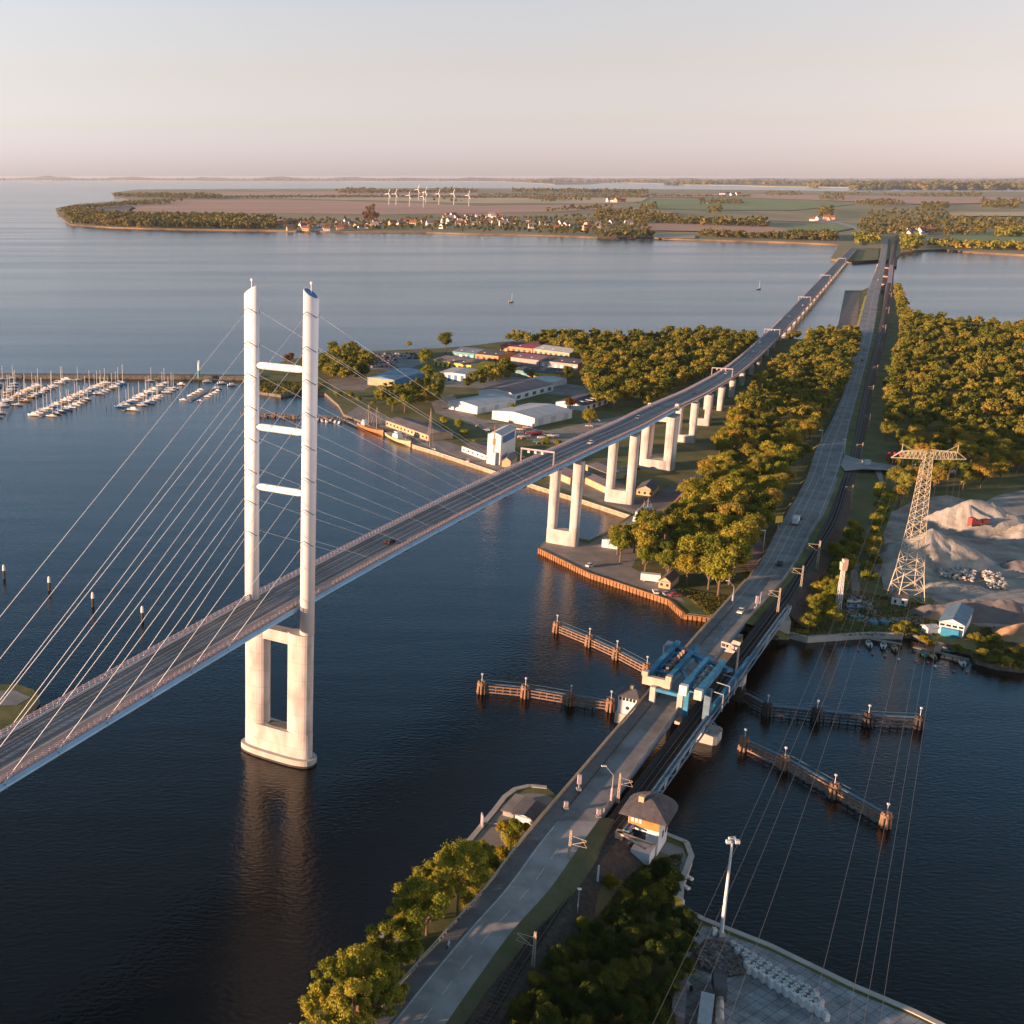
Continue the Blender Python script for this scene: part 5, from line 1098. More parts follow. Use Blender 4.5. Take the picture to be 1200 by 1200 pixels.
for k, (u, v) in enumerate(((1005.5,762),(1022.5,766.5),(1037,769),(1053,773),(1072.5,775),(1087,777),(1095.5,781),(1117.5,787),(1133,787.5))):
    q = W(u, v, 0); r = T('mooring_buoy', 'small %s mooring buoy off the garden jetties, %s from the left' % ('white' if k in (3, 6) else 'pinkish red', ordn[k]), 'buoy', (q.x, q.y, 0), group='mooring buoys off the jetties')
    MB().tube((0,0,-.2), (0,0,.25), .42, .5, 10).tube((0,0,.25), (0,0,.6), .5, .2, 10).build('float', m_wallw if k in (3, 6) else M('pink_red_buoy', (.6,.15,.13), .5, .05, 1), r, world=False); MB().tube((0,0,.6), (0,0,.8), .08, .08, 6).build('ring', m_dark, r, world=False)
for (px, l) in (((807,1029),'upper of the two pale floating fenders off the terrace'), ((803,1040),'lower of the two pale floating fenders off the terrace')):
    q = W(*px, 0); r = T('floating_fender', l, 'fender', (q.x, q.y, 0), .5); MB().box((0,0,-.2), (1.0,2.3,.7), taper=.9).build('body', m_wallw, r, world=False)
q = W(792, 1059, 2.2); r = T('yellow_container', 'small yellow and white box on the terrace edge', 'box', (q.x, q.y, 2.2), .3); MB().box((0,0,0), (1.8,2.0,1.3)).build('body', m_yel, r, world=False); MB().box((1.2,0,0), (.5,2.0,1.2)).build('side', m_wallw, r, world=False)
# ---- ships at the quay
def ship(label, px0, px1, B, H, mh, masts, deck=m_tan, house=None, z=0, name='fishing_ship', cat='ship', stern=.6):
    a, b = W(*px0, z), W(*px1, z); d = b - a; L_ = d.length; c = (a + b) / 2; r = T(name, label, cat, (c.x, c.y, z), math.atan2(d.y, d.x))
    boat_hull(MB(), L_, B, H, stern=stern, n=14, sheer=1.4).build('hull', mh, r, world=False)
    g = MB(); boat_hull(g, L_*.94, B*.86, H*.25, stern=stern, n=14, sheer=.3, z0=0); g.v = [(x, y, zz + H*.72) for x, y, zz in g.v]; g.build('deck', deck, r, world=False)
    for (x, h) in masts:
        g = MB(); g.tube((x*L_, 0, H*.7), (x*L_, 0, h), .16, .08, 6)
        m_ = g.build('mast', m_latt, r, world=False)
        g = MB()
        for e in (-.3, .3): g.tube((x*L_, 0, h*.95), ((x+e)*L_, 0, H), .04, .04, 4)
        g.tube((x*L_, -B/2, H), (x*L_, 0, h*.9), .04, .04, 4).tube((x*L_, B/2, H), (x*L_, 0, h*.9), .04, .04, 4); g.build('rigging', m_latt, m_, world=False)
    if house:
        x, l_, w_, h_ = house; hs = MB().box((x*L_, 0, H*.9), (l_, w_, h_), taper=.9).box((x*L_, 0, H*.9 + h_), (l_*.6, w_*.75, h_*.7)).build('deckhouse', m_wallw, r, world=False)
        for k in range(4): MB().box((x*L_ - l_*.2 + k*l_*.14, -w_*.39, H*.9 + h_*1.2), (l_*.09, .1, h_*.3)).build('window', m_glass, hs, world=False)
    return r
ship('orange hulled two masted wooden ship at the harbour quay', (421,500), (449,511), 6, 2.6, M('varnished_orange_hull', (.42,.17,.06), .5, .2, .5), ((-.12,17),(.22,17)), house=(-.28, 4.5, 3, 2))
ship('cream hulled ship with white wheelhouse moored behind the orange ship', (454,512), (481,524), 6.5, 2.6, M('cream_hull', (.5,.4,.24), .5, .15, .5), ((.30,7),), house=(-.05, 7, 4, 2.2))
ship('white single masted sailing ship alongside the quay wall', (495,523), (510,531), 3.4, 1.5, m_wallw, ((.05,25),), name='sailing_ship')
ship('blue grey patrol ship with white superstructure on the basin corner', (741,626), (762,600), 6.5, 3.0, M('blue_grey_hull', (.16,.27,.42), .5, .15, .5), ((.05,10),(.3,9)), house=(-.12, 11, 4.6, 2.6), z=2, name='patrol_ship')
jetty('low wooden landing stage left of the orange ship', [(403,491),(421,499)], 3, 1.2)
for (u, v, l, mh, s) in ((625,511,'large red and white boat laid up ashore right of the tower block', m_red, 2.0), (614,514,'white boat laid up ashore left of the red and white boat', m_wallw, 1.4), (637,515,'white boat laid up ashore right of the red and white boat', m_wallw, 1.4), (632,520,'small green covered boat laid up ashore under the trees', m_teal, 1.3), (646,513,'white yacht hull laid up ashore nearest the new bridge', m_wallw, 1.5),
                       (607,505,'white hull laid up ashore in front of the right hangar, left one', m_wallw, 1.1), (618,503,'pinkish hull laid up ashore in front of the right hangar, right one', m_pink, 1.1)):
    q = W(u, v, 2); mm = Proto(make_motorboat(mh, 6.0, m_wallw, 'laid_up_boat')); rr_ = mm.put((q.x, q.y, 2.9), random.uniform(-.4, .4), l, 'boats laid up ashore', s)
    MB().box((-1.2, 0, -.9), (.4, 1.8, 1.0)).box((1.2, 0, -.9), (.4, 1.5, 1.0)).build('cradle', m_brown, rr_, world=False)
# ================================================================ vehicles
def make_car(mbody, kind='car'):
    def f():
        r = T('car' if kind == 'car' else kind, '', 'car' if kind == 'car' else kind); g = MB(); L_, B, H = (4.4, 1.8, .75) if kind == 'car' else (5.4, 2.0, 1.0)
        pr = [(-L_/2, .35), (-L_/2, .85), (-L_/2+.5, H+.2), (L_/2-1.1, H+.2), (L_/2-.1, .75), (L_/2, .35)]
        g.rings([[(x, -B/2, z) for x, z in pr], [(x, B/2, z) for x, z in pr]]); g.build('body', mbody, r, world=False)
        top = H + .2; hh = .55 if kind == 'car' else .95
        c0 = [(-L_/2+.5, top), (-L_/2+.95, top+hh), (L_/2-2.1, top+hh), (L_/2-1.3, top)]
        g = MB(); g.rings([[(x, -B/2+.12, z) for x, z in c0], [(x, B/2-.12, z) for x, z in c0]]); g.build('windows', m_glass, r, world=False)
        g = MB(); g.beam((-L_/2+.95, 0, top+hh+.03), (L_/2-2.1, 0, top+hh+.03), B-.3, .06); g.build('roof', mbody, r, world=False)
        for x in (-L_/2+.85, L_/2-.9):
            for y in (-1, 1): MB().tube((x, y*(B/2-.2), .34), (x, y*(B/2+.02), .34), .34, .34, 12).build('wheel', m_tyre, r, world=False)
        for y in (-1, 1): MB().box((-L_/2-.02, y*(B/2-.3), .65), (.06, .35, .16)).build('tail_light', m_red, r, world=False); MB().box((L_/2+.0, y*(B/2-.3), .6), (.06, .35, .16)).build('headlight', m_wallw, r, world=False)
        return r
    return f
cars = {'white': Proto(make_car(m_wallw)), 'silver': Proto(make_car(m_silver)), 'black': Proto(make_car(m_black)), 'red': Proto(make_car(m_red)), 'blue': Proto(make_car(m_cblue)), 'grey': Proto(make_car(m_roofd))}
def on_new(c, s, o, rev, lab):
    p, t, n = fr(s); a = math.atan2(t.y, t.x) + (math.pi if rev else 0); q = bp(s, o, .02); cars[c].put(tuple(q), a, lab, 'cars on the new bridge')
on_new('black', s_near(36, 350) + 8, -1.3, False, 'dark car driving on the new bridge just beyond the pylon')
on_new('white', s_near(146, 515), -1.2, True, 'white car on the new bridge between the two column pairs')
on_new('silver', s_near(196, 588), 1.6, True, 'silver car on the new bridge above the wide pier')
for s, o, c, l in ((842,-1.4,'grey','grey car on the new bridge beside the end of the blue girder'), (1010,1.6,'white','white car on the new bridge just past the second sign gantry'), (1180,1.6,'silver','silver car on the new bridge between the second and third sign gantry'), (1255,4,'white','white car on the new bridge shortly before the third sign gantry'), (1520,1.6,'silver','silver car on the new bridge over the start of the far water'), (1660,-1.4,'white','white car on the new bridge just before the fourth sign gantry'), (1400,-1.4,'grey','grey car on the new bridge just past the third sign gantry')): on_new(c, s, o, True, l)
def on_old(c, i, f, lab, rev=False, p=None):
    q = across(i, f, .03); d = LS[min(i+1, NS-1)] - LS[max(i-1, 0)]; (p or cars[c]).put(tuple(q), math.atan2(d.y, d.x) + (math.pi if rev else 0), lab, 'vehicles on the old road')
on_old('white', VI[715] - 1, .62, 'white car entering the old bridge from the causeway', True)
on_old('white', VI[405] - 3, .62, 'white car on the causeway road beside the wooded island'); on_old('silver', VI[452] + 12, .7, 'silver car on the causeway road behind the dark car')
on_old('black', VI[452] + 8, .7, 'dark car on the straight causeway road between the woods'); on_old('grey', VI[380] + 5, .6, 'grey car on the causeway road where it leaves the wooded island'); on_old('white', VI[340] + 4, .6, 'white car on the far causeway bridge')
on_old('black', VI[605] - 3, .46, 'dark car directly ahead of the white truck')
q = across(VI[620] + 6, .42, .03); d = LS[VI[620] + 7] - LS[VI[620] + 5]; truck('delivery_truck', 'white box truck on the causeway road', tuple(pix(*q)), math.atan2(d.y, d.x), m_wallw, m_wallw, 9.0, z=q.z)
tv = Proto(make_car(M('dark_green_van_paint', (.03,.06,.035), .3, .1, 1), 'van')); on_old('x', VI[690] + 13, .62, 'dark green van with pale roof on the causeway road before the bridge', p=tv)
q = W(525, 1112, 5.7); r = T('person', 'cyclist in pale clothes on the cycle path by the guard rail', 'person', (q.x, q.y, 5.75), 1.0)
g = MB(); g.tube((0,0,.9), (.25,0,1.45), .17, .2, 8).tube((.25,0,1.45), (.3,0,1.58), .07, .07, 6).tube((.3,0,1.58), (.33,0,1.82), .11, .1, 8); 
for y in (-.12, .12): g.tube((0,y,.95), (.3,y,.65), .1, .08, 6).tube((.3,y,.65), (.15,y,.25), .08, .05, 6).tube((.25,y*1.5,1.42), (.6,y*1.6,1.08), .06, .04, 6)
g.build('body', m_wallw, r, world=False)
r = T('bicycle', 'bicycle ridden by the cyclist on the cycle path', 'bicycle', (q.x, q.y, 5.75), 1.0)
for x in (-.5, .55): MB().tube((x,-.03,.34), (x,.03,.34), .34, .34, 16).build('wheel', m_tyre, r, world=False)
MB().beam((-.5,0,.34), (0,0,.85), .04, .04).beam((0,0,.85), (.5,0,.8), .04, .04).beam((.5,0,1.0), (.55,0,.34), .04, .04).beam((0,0,.3), (.5,0,.8), .04, .04).build('frame', m_dark, r, world=False)
# parked cars in the yard at the far left of the island
cn = list(cars); k = 0
pc = [W(406,417,2), W(478,415,2), W(490,424,2), W(420,430,2)]
YL = {c: '%s car parked in the crowded yard by the back shore of the island' % c for c in cn}
for v in np.arange(415.0, 431, 2.6):
    u = 405 + random.uniform(-2, 2)
    while u < 492:
        q = W(u, v + random.uniform(-.3, .3), 2); u += random.uniform(3.4, 5.2)
        if v > 422 and u > 470: continue
        c = random.choice(['white','silver','black','grey','grey','black','blue','silver']); cars[c].put((q.x, q.y, 2.06), 1.2 + random.uniform(-.2, .2), YL[c], 'cars parked in the back shore yard'); k += 1
for (u, v, c, l) in ((692,664,'white','white car parked alone on the platform near the bridge columns'), (768,695,'white','white car on the platform below the container'), (779,697,'silver','silver car on the platform below the ochre hut'), (791,699,'red','red car at the corner of the platform wall'),
                     (570,505,'white','white car parked behind the tower block'), (561,500,'silver','silver car parked on the track below the left hangar'), (549,541,'white','white car parked on the quay below the clubhouse'), (640,545,'grey','grey car on the quay under the new bridge'), (690,500,'white','white car parked beside the round tree near the bridge'), (700,494,'silver','silver car parked by the yard trees near the bridge')):
    q = W(u, v, 2); cars[c].put((q.x, q.y, 2.06), random.uniform(0, 3), l, 'cars parked on the island')
# ================================================================ marina
def make_yacht(mh, mcov, L_=9.5, mast=14, seed=0):
    def f():
        r = T('sailing_yacht', '', 'yacht'); boat_hull(MB(), L_, 3.0, 1.25, stern=.75, n=8).build('hull', mh, r, world=False)
        MB().box((.4, 0, 1.1), (L_*.42, 1.9, .75), taper=.8).build('cabin', m_wallw, r, world=False)
        MB().tube((.9, 0, 1.2), (.9, 0, mast), .2, .14, 6).build('mast', m_wallw, r, world=False); MB().tube((.9, 0, 2.4), (-L_*.38, 0, 2.3), .22, .2, 6).build('boom_cover', mcov, r, world=False); return r
    return f
def make_cruiser(mh):
    def f():
        r = T('motor_cruiser', '', 'motor cruiser'); boat_hull(MB(), 9, 3.1, 1.4, stern=.9, n=8).build('hull', mh, r, world=False); MB().box((-.4,0,1.3), (4.6,2.4,1.4), taper=.8).build('cabin', m_wallw, r, world=False); MB().box((1.5,0,1.8), (.6,2.1,.7), taper=.8).build('windscreen', m_glass, r, world=False); return r
    return f
Y = {'white yacht': Proto(make_yacht(m_wallw, m_wallw)), 'white yacht with blue cover': Proto(make_yacht(m_wallw, m_cblue, 9.0, 13.5)), 'dark hulled yacht': Proto(make_yacht(m_cblue, m_wallw, 10.5, 15.5)), 'cream yacht': Proto(make_yacht(m_tan, m_wallw, 9, 14)), 'white motor cruiser': Proto(make_cruiser(m_wallw))}
rows = [((-16,492),(8,448),9,'leftmost'), ((8,476),(74,442),13,'second from left'), ((47,489),(138,447),15,'third from left, longest'), ((144,482),(208,448),11,'fourth from left'), ((222,471),(248,456),5,'rightmost, short')]
for (p0, p1, n_, rn_) in rows:
    a, b = W(*p0, 0), W(*p1, 0); d = (b - a).normalized(); n = Vector((d.y, -d.x, 0)); L_ = (b - a).length
    pt = T('marina_pontoon', 'floating marina pontoon, %s' % rn_, 'pontoon', (a.x, a.y, 0), group='marina pontoons')
    MB().beam(a + Vector((0,0,.35)), b + Vector((0,0,.35)), 2.4, .5).build('deck', m_yard, pt); g = MB()
    for k in range(int(L_ / 9)): 
        for sg in (-1, 1): q = a + d * (4 + k * 9) + n * sg * 13.5; g.tube((q.x, q.y, -1), (q.x, q.y, 2.4), .16, .16, 6)
    g.build('mooring_piles', m_wooddk, pt)
    for k in range(int(n_ * 1.25)):
        for sg in (-1, 1):
            if random.random() < .17: continue
            t_ = (k + .5) / (n_ * 1.25); q = a + d * (L_ * t_) + n * sg * (6.6 + random.uniform(-.5, .5)); small = rn_.startswith('rightmost')
            c = random.choice(['white yacht','white yacht','white yacht with blue cover','dark hulled yacht','cream yacht','white motor cruiser']) if not small else 'white motor cruiser'
            Y[c].put((q.x, q.y, 0), math.atan2(n.y, n.x) + (0 if sg > 0 else math.pi) + (math.pi if random.random() < .3 else 0) + random.uniform(-.04, .04), '%s berthed on the %s marina pontoon' % (c, rn_.replace(', longest', '').replace(', short', '')), 'boats on the %s pontoon' % rn_.split(',')[0], random.uniform(.75, 1.0) * (.6 if small else 1))
for k, (u, v) in enumerate(((2,445),(14,444),(90,446),(176,447),(260,450),(272,452),(255,456),(243,448))):
    q = W(u, v, 0); Y['white yacht' if k < 4 else 'white motor cruiser'].put((q.x, q.y, 0), .2, 'white boat moored alone near the breakwater, %s from the left' % ordn[k], 'boats near the breakwater', .8)
a, b = W(284,487,0), W(402,493,0)
g = MB()
for k in range(90):
    q = a.lerp(b, k / 89) + Vector((random.uniform(-1, 1), random.uniform(-4, 4), 0)); g.tube((q.x, q.y, -1), (q.x, q.y, random.uniform(1.5, 3)), .3, .3, 6)
r = T('old_pile_jetty', 'old jetty of weathered piles crossing the harbour behind the pylon', 'jetty', (a.x, a.y, 0)); g.build('piles', m_wood, r); MB().beam(a + Vector((0,0,1.2)), b + Vector((0,0,1.2)), 3, .3).build('deck', m_wood, r)
for k in range(9):
    q = a.lerp(b, (.62 + k * .042)) + Vector((0, -5 - (k % 3) * 2, 0)); Y['white motor cruiser'].put((q.x, q.y, 0), random.uniform(-.3, .3) + 1.5, 'small white boat moored at the old pile jetty, %s from the left' % ordn[k], 'boats at the old pile jetty', .55)
for (px, l, c) in (((339,462),'grey barge moored in the reeds behind the pylon','x'),):
    q = W(*px, 0); r = T('barge', l, 'barge', (q.x, q.y, 0), .1); boat_hull(MB(), 20, 5, 1.6, stern=.9).build('hull', m_roofd, r, world=False); MB().box((-2,0,1.2), (11,3.4,1.1)).build('cover', m_roofg, r, world=False)
for (px, c, l) in (((599,354),'cream yacht','small brown yacht alone in the open strait, centre'), ((567,279.5),'white yacht','white yacht sailing near the far village shore'), ((889,339),'dark hulled yacht','dark boat alone left of the far end of the new bridge')):
    q = W(*px, 0); Y[c].put((q.x, q.y, 0), .3, l, None, .8)
# ================================================================ trees
G1 = [(0.05, 0.075, 0.014), (0.12, 0.15, 0.024), (0.24, 0.23, 0.034), (0.38, 0.28, 0.04)]
G2 = [(0.055, 0.075, 0.016), (0.15, 0.16, 0.026), (0.30, 0.25, 0.04), (0.42, 0.26, 0.05)]
GY = [(0.14, 0.13, 0.014), (0.30, 0.23, 0.016), (0.46, 0.31, 0.02)]
GB = [(0.09, 0.12, 0.018), (0.18, 0.20, 0.026), (0.29, 0.27, 0.036), (0.43, 0.35, 0.05)]
GR = [(0.08, 0.05, 0.025), (0.16, 0.08, 0.03), (0.2, 0.11, 0.04)]
ml_wood, ml_wood2, ml_yel, ml_bright, ml_rust = leaf_mat('mixed_green_foliage', G1), leaf_mat('turning_foliage', G2), leaf_mat('golden_foliage', GY, objvar=False), leaf_mat('fresh_green_foliage', GB), leaf_mat('rust_foliage', GR, objvar=False)
def crown_arrays(R, H, z0, lobes, leaves, leaf, rg_, spread=.62, lr=(.30, .48), core=True, flat=1.0):
    """leaf-sized quads over many lobes inside an ellipsoid of radius R, from z0 to z0+H"""
    C_ = []; 
    for k in range(lobes):
        while True:
            p = rg_.uniform(-1, 1, 3)
            if (p ** 2).sum() < 1: break
        p = p / max(1e-3, np.linalg.norm(p)) * (np.linalg.norm(p) ** .45)
        C_.append(p * spread)
    C_ = np.array(C_); C_ *= np.array([R, R, H / 2]); C_[:, 2] += z0 + H / 2
    LR = rg_.uniform(lr[0], lr[1], lobes) * R
    li = rg_.integers(0, lobes, leaves); n = rg_.normal(size=(leaves, 3)); n /= np.linalg.norm(n, axis=1)[:, None]; n[:, 2] = np.where(n[:, 2] < -.5, -n[:, 2], n[:, 2])
    rad = LR[li] * (1 - .35 * rg_.random(leaves) ** 2) * (1 + .27 * rg_.normal(size=leaves)); P = C_[li] + n * rad[:, None] * np.array([1, 1, .8 * flat])
    nn = n + rg_.normal(size=(leaves, 3)) * .55; nn /= np.linalg.norm(nn, axis=1)[:, None]
    t = np.cross(nn, rg_.normal(size=(leaves, 3))); t /= np.linalg.norm(t, axis=1)[:, None]; b = np.cross(nn, t)
    s = leaf * rg_.uniform(.6, 1.3, leaves); a = t * s[:, None] * .5; c = b * s[:, None] * .36
    V = np.stack([P - a, P - c + a * .2, P + a, P + c - a * .1], 1).reshape(-1, 3); Q = np.arange(leaves * 4).reshape(-1, 4)
    if core:                                   # knobbly inner boughs so that the crown is not see-through everywhere
        VV, QQ = [V], [Q]; o = len(V)
        for k in range(lobes):
            nu, nv = 7, 4; vs = []
            for j in range(nv + 1):
                ph = math.pi * j / nv
                for i in range(nu):
                    th = 2 * math.pi * i / nu + k; w_ = .62 * LR[k] * (1 + .16 * rg_.normal()); vs.append((C_[k][0] + w_ * math.sin(ph) * math.cos(th), C_[k][1] + w_ * math.sin(ph) * math.sin(th), C_[k][2] + w_ * .75 * math.cos(ph)))
            VV.append(np.array(vs)); QQ.append(np.array([(o + j * nu + i, o + j * nu + (i + 1) % nu, o + (j + 1) * nu + (i + 1) % nu, o + (j + 1) * nu + i) for j in range(nv) for i in range(nu)])); o += len(vs)
        V = np.concatenate(VV); Q = np.concatenate(QQ)
    return V, Q, C_
def make_tree(kind, R, H, tr, lobes, leaves, leaf, mat, seed, core=True, lr=(.30, .48), spread=.62, name='broadleaf_tree', multi=1):
    def f():
        rg_ = np.random.default_rng(seed); V, Q, C_ = crown_arrays(R, H, tr, lobes, leaves, leaf, rg_, core=core, lr=lr, spread=spread)
        r = T(name, '', kind); me = mesh_arrays('crown', V, Q, mat); c = bpy.data.objects.new('crown', me); COL.objects.link(c); c.parent = r
        g = MB(); top = Vector((0, 0, tr + H * .45)); k0 = max(.12, R * .055); g.tube((0, 0, -.4), (0, 0, tr), k0 * 1.3, k0, 8).tube((0, 0, tr), tuple(top), k0, k0 * .5, 8)
        for k in range(min(6, lobes)): e = Vector(C_[k]); g.tube(tuple(Vector((0, 0, tr * (.75 + .1 * k)))), tuple(e), k0 * .6, k0 * .2, 5)
        g.build('trunk', m_bark, r, world=False); return r
    return f
PT = [Proto(make_tree('tree', 5.2, 9, 4, 22, 4200, .6, ml_wood, 1, lr=(.22,.40))), Proto(make_tree('tree', 5.8, 10, 4, 26, 4600, .6, ml_wood2, 2, lr=(.2,.38))), Proto(make_tree('tree', 4.6, 10.5, 4, 22, 4200, .58, ml_bright, 3, lr=(.22,.40))),
      Proto(make_tree('tree', 6.0, 8.5, 4, 28, 4800, .6, ml_wood2, 4, lr=(.2,.36))), Proto(make_tree('tree', 5.0, 8.5, 3.5, 20, 4000, .58, ml_bright, 5, lr=(.22,.40))), Proto(make_tree('tree', 5.4, 9.5, 4, 22, 4200, .6, ml_wood, 6, lr=(.22,.42))), Proto(make_tree('tree', 4.6, 8.0, 3.5, 13, 2300, .72, ml_rust, 7))]
PN = [Proto(make_tree('tree', 5.0, 9, 3.5, 38, 11000, .40, ml_bright, 11, lr=(.13, .25), spread=.85)), Proto(make_tree('tree', 4.4, 10, 3.5, 36, 10000, .40, ml_bright, 12, lr=(.13, .25), spread=.85)), Proto(make_tree('tree', 5.2, 8, 3, 40, 11000, .40, ml_bright, 13, lr=(.12, .24), spread=.88))]
ml_shade = leaf_mat('shade_darkened_foliage', [(0.022, 0.038, 0.010), (0.045, 0.07, 0.016), (0.075, 0.10, 0.02), (0.15, 0.14, 0.025)])  # greens darkened: the shade over the thicket is put into the leaf colour
PD = [Proto(make_tree('tree', 4.2, 8, 3, 24, 9000, .42, ml_shade, 21, lr=(.2, .34))), Proto(make_tree('tree', 4.6, 7, 3, 24, 9000, .42, ml_shade, 22, lr=(.2, .34))), Proto(make_tree('tree', 3.6, 9.5, 2.5, 22, 9000, .40, ml_shade, 23, lr=(.2, .34)))]
PF = [Proto(make_tree('tree', 4.8, 12, 6, 30, 9000, .40, ml_bright, 31, core=False, lr=(.18, .30), spread=.8, name='tall_riverside_tree')), Proto(make_tree('tree', 5.0, 11, 7, 30, 9000, .40, ml_bright, 32, core=False, lr=(.18, .30), spread=.8, name='tall_riverside_tree'))]
PBush = [Proto(make_tree('bush', 2.6, 3.6, .4, 12, 3600, .34, ml_bright, 41, name='bush', lr=(.3, .45))), Proto(make_tree('bush', 2.4, 3.2, .4, 10, 3200, .34, ml_yel, 42, name='bush', lr=(.3, .45))), Proto(make_tree('bush', 2.4, 3.0, .4, 10, 3000, .34, ml_wood, 43, name='bush', lr=(.3, .45)))]
def scatter(px_poly, gap, z=2.0, seed=0, tries=30000, avoid=None):
    rn = random.Random(seed); P_ = [W(u, v, z) for u, v in px_poly]; x0, x1 = min(p.x for p in P_), max(p.x for p in P_); y0, y1 = min(p.y for p in P_), max(p.y for p in P_)
    out = []; grid = {}
    for _ in range(tries):
        x, y = rn.uniform(x0, x1), rn.uniform(y0, y1); gx, gy = int(x // gap), int(y // gap)
        if any((x - a) ** 2 + (y - b) ** 2 < gap * gap for i in (-1, 0, 1) for j in (-1, 0, 1) for a, b in grid.get((gx + i, gy + j), ())): continue
        if not inside(x, y, P_): continue
        if avoid and avoid(x, y): continue
        out.append((x, y)); grid.setdefault((gx, gy), []).append((x, y))
    return out
_nb = [(q.x, q.y) for q in _p[::2]]
def near_new(x, y, d=10): return any((x - a) ** 2 + (y - b) ** 2 < d * d for a, b in _nb)
_rd = [((LS[i].x + RS[i].x) / 2, (LS[i].y + RS[i].y) / 2, (LS[i] - RS[i]).length / 2) for i in range(0, NS, 3)] + [(p.x, p.y, 3.5) for p in TC[::3]]
def near_old(x, y, m_=5.0): return any((x - a) ** 2 + (y - b) ** 2 < (c + m_) ** 2 for a, b, c in _rd)
FREE = []           # (x, y, region)
REG = {}
def region(key, poly, gap, label, group, protos, seed, sc=(.8, 1.15), z=2.0, avoid=True, cat='tree'):
    pts = scatter(poly, gap, z, seed, avoid=(lambda x, y: near_new(x, y, 9 if y < 950 else 15) or near_old(x, y, 6)) if avoid else None)
    REG[key] = (label, group, protos, sc, z); FREE.extend((x, y, key) for x, y in pts)
region('mid', [(735,640),(700,650),(757,670),(800,688),(838,708),(850,704),(900,640),(922,600),(944,556),(955,520),(972,488),(988,450),(1003,400),(960,392),(925,425),(890,455),(868,485),(845,525),(830,560),(812,585),(800,612)], 7.6,
       'rounded tree of the wood between the new bridge and the old causeway road', 'trees between the two bridges', [0,1,2,3,4,5,1,4], 1)
region('back', [(590,402),(640,402),(700,402),(733,403),(800,398),(900,402),(935,402),(880,415),(860,432),(835,446),(790,463),(757,480),(742,474),(715,484),(688,474),(684,455),(688,440),(682,424),(668,416),(640,410),(600,406)], 8.2,
       'rounded tree of the wood between the garage rows and the new bridge', 'trees behind the garages', [1,3,0,5,1,2,6], 2)
region('right', [(1050,341),(1056,352),(1063,374),(1100,382),(1163,390),(1200,388),(1290,384),(1290,556),(1200,556),(1165,566),(1150,582),(1112,574),(1075,578),(1052,594),(1043,572),(1062,556),(1075,548),(1045,532),(1036,515),(1038,470),(1048,420),(1056,390),(1050,360)], 8.4,
       'rounded tree of the dense wood right of the railway', 'trees of the wood right of the railway', [1,3,0,5,1,3,2], 3)
region('strip', [(1008,392),(1000,420),(990,452),(980,470),(1000,395)], 7, 'tree on the verge left of the straight causeway road', 'trees left of the causeway road', [0,1,4], 4)
region('clump', [(374,440),(395,452),(428,449),(434,432),(412,418),(384,424)], 7.5, 'tree of the tall dark clump behind the pylon legs', 'trees of the clump behind the pylon', [0,2,5,4], 5, (1.0, 1.35), avoid=False)
region('yard', [(438,480),(480,485),(512,478),(514,462),(490,466),(450,468)], 7, 'tree of the golden green clump behind the quay house', 'trees behind the quay house', [4,1,0,5], 6, (.9, 1.2), avoid=False)
region('yard2', [(545,459),(575,457),(600,446),(592,438),(560,452)], 8, 'tree of the clump between the open garage and the garage rows', 'trees by the open garage', [1,0,2], 7, (1.0, 1.3), avoid=False)
region('edge', [(1030,585),(1044,590),(1030,640),(1020,690),(1008,690),(1018,640)], 6, 'small tree of the green hedge between railway and gravel heaps', 'trees between railway and gravel', [0,4,2], 8, (.5, .75))
region('shore', [(934,744),(975,742),(988,700),(1000,655),(1008,632),(1001,628),(985,655),(970,685),(945,712)], 5.2, 'small leafy tree of the clump between the railway mast and the lattice mast', 'trees at the railway shore', [4,0,4], 9, (.5, .72))
FREE.sort(key=lambda t: t[0] ** 2 + t[1] ** 2)
IND, REST = FREE[:262], FREE[262:]
def put(P_, pts, z, label, group, sc, rn):
    for x, y in pts: s = rn.uniform(*sc); rn.choice(P_).put((x, y, z - .2), rn.uniform(0, 6.28), label, group, (s, s, s * rn.uniform(.9, 1.12)))
rn = random.Random(5)
VL = {'mid': 'between the two bridges'}
for x, y, key in IND:
    lab, grp, pr, sc, z = REG[key]; s = rn.uniform(*sc) * (1.2 if key == 'mid' and y < 560 else 1); k = rn.choice(pr if not (key == 'mid' and y < 560) else [4, 4, 0, 1, 4, 5]); PT[k].put((x, y, z - .2), rn.uniform(0, 6.28), lab, grp, (s, s, s * rn.uniform(.85, 1.1)))
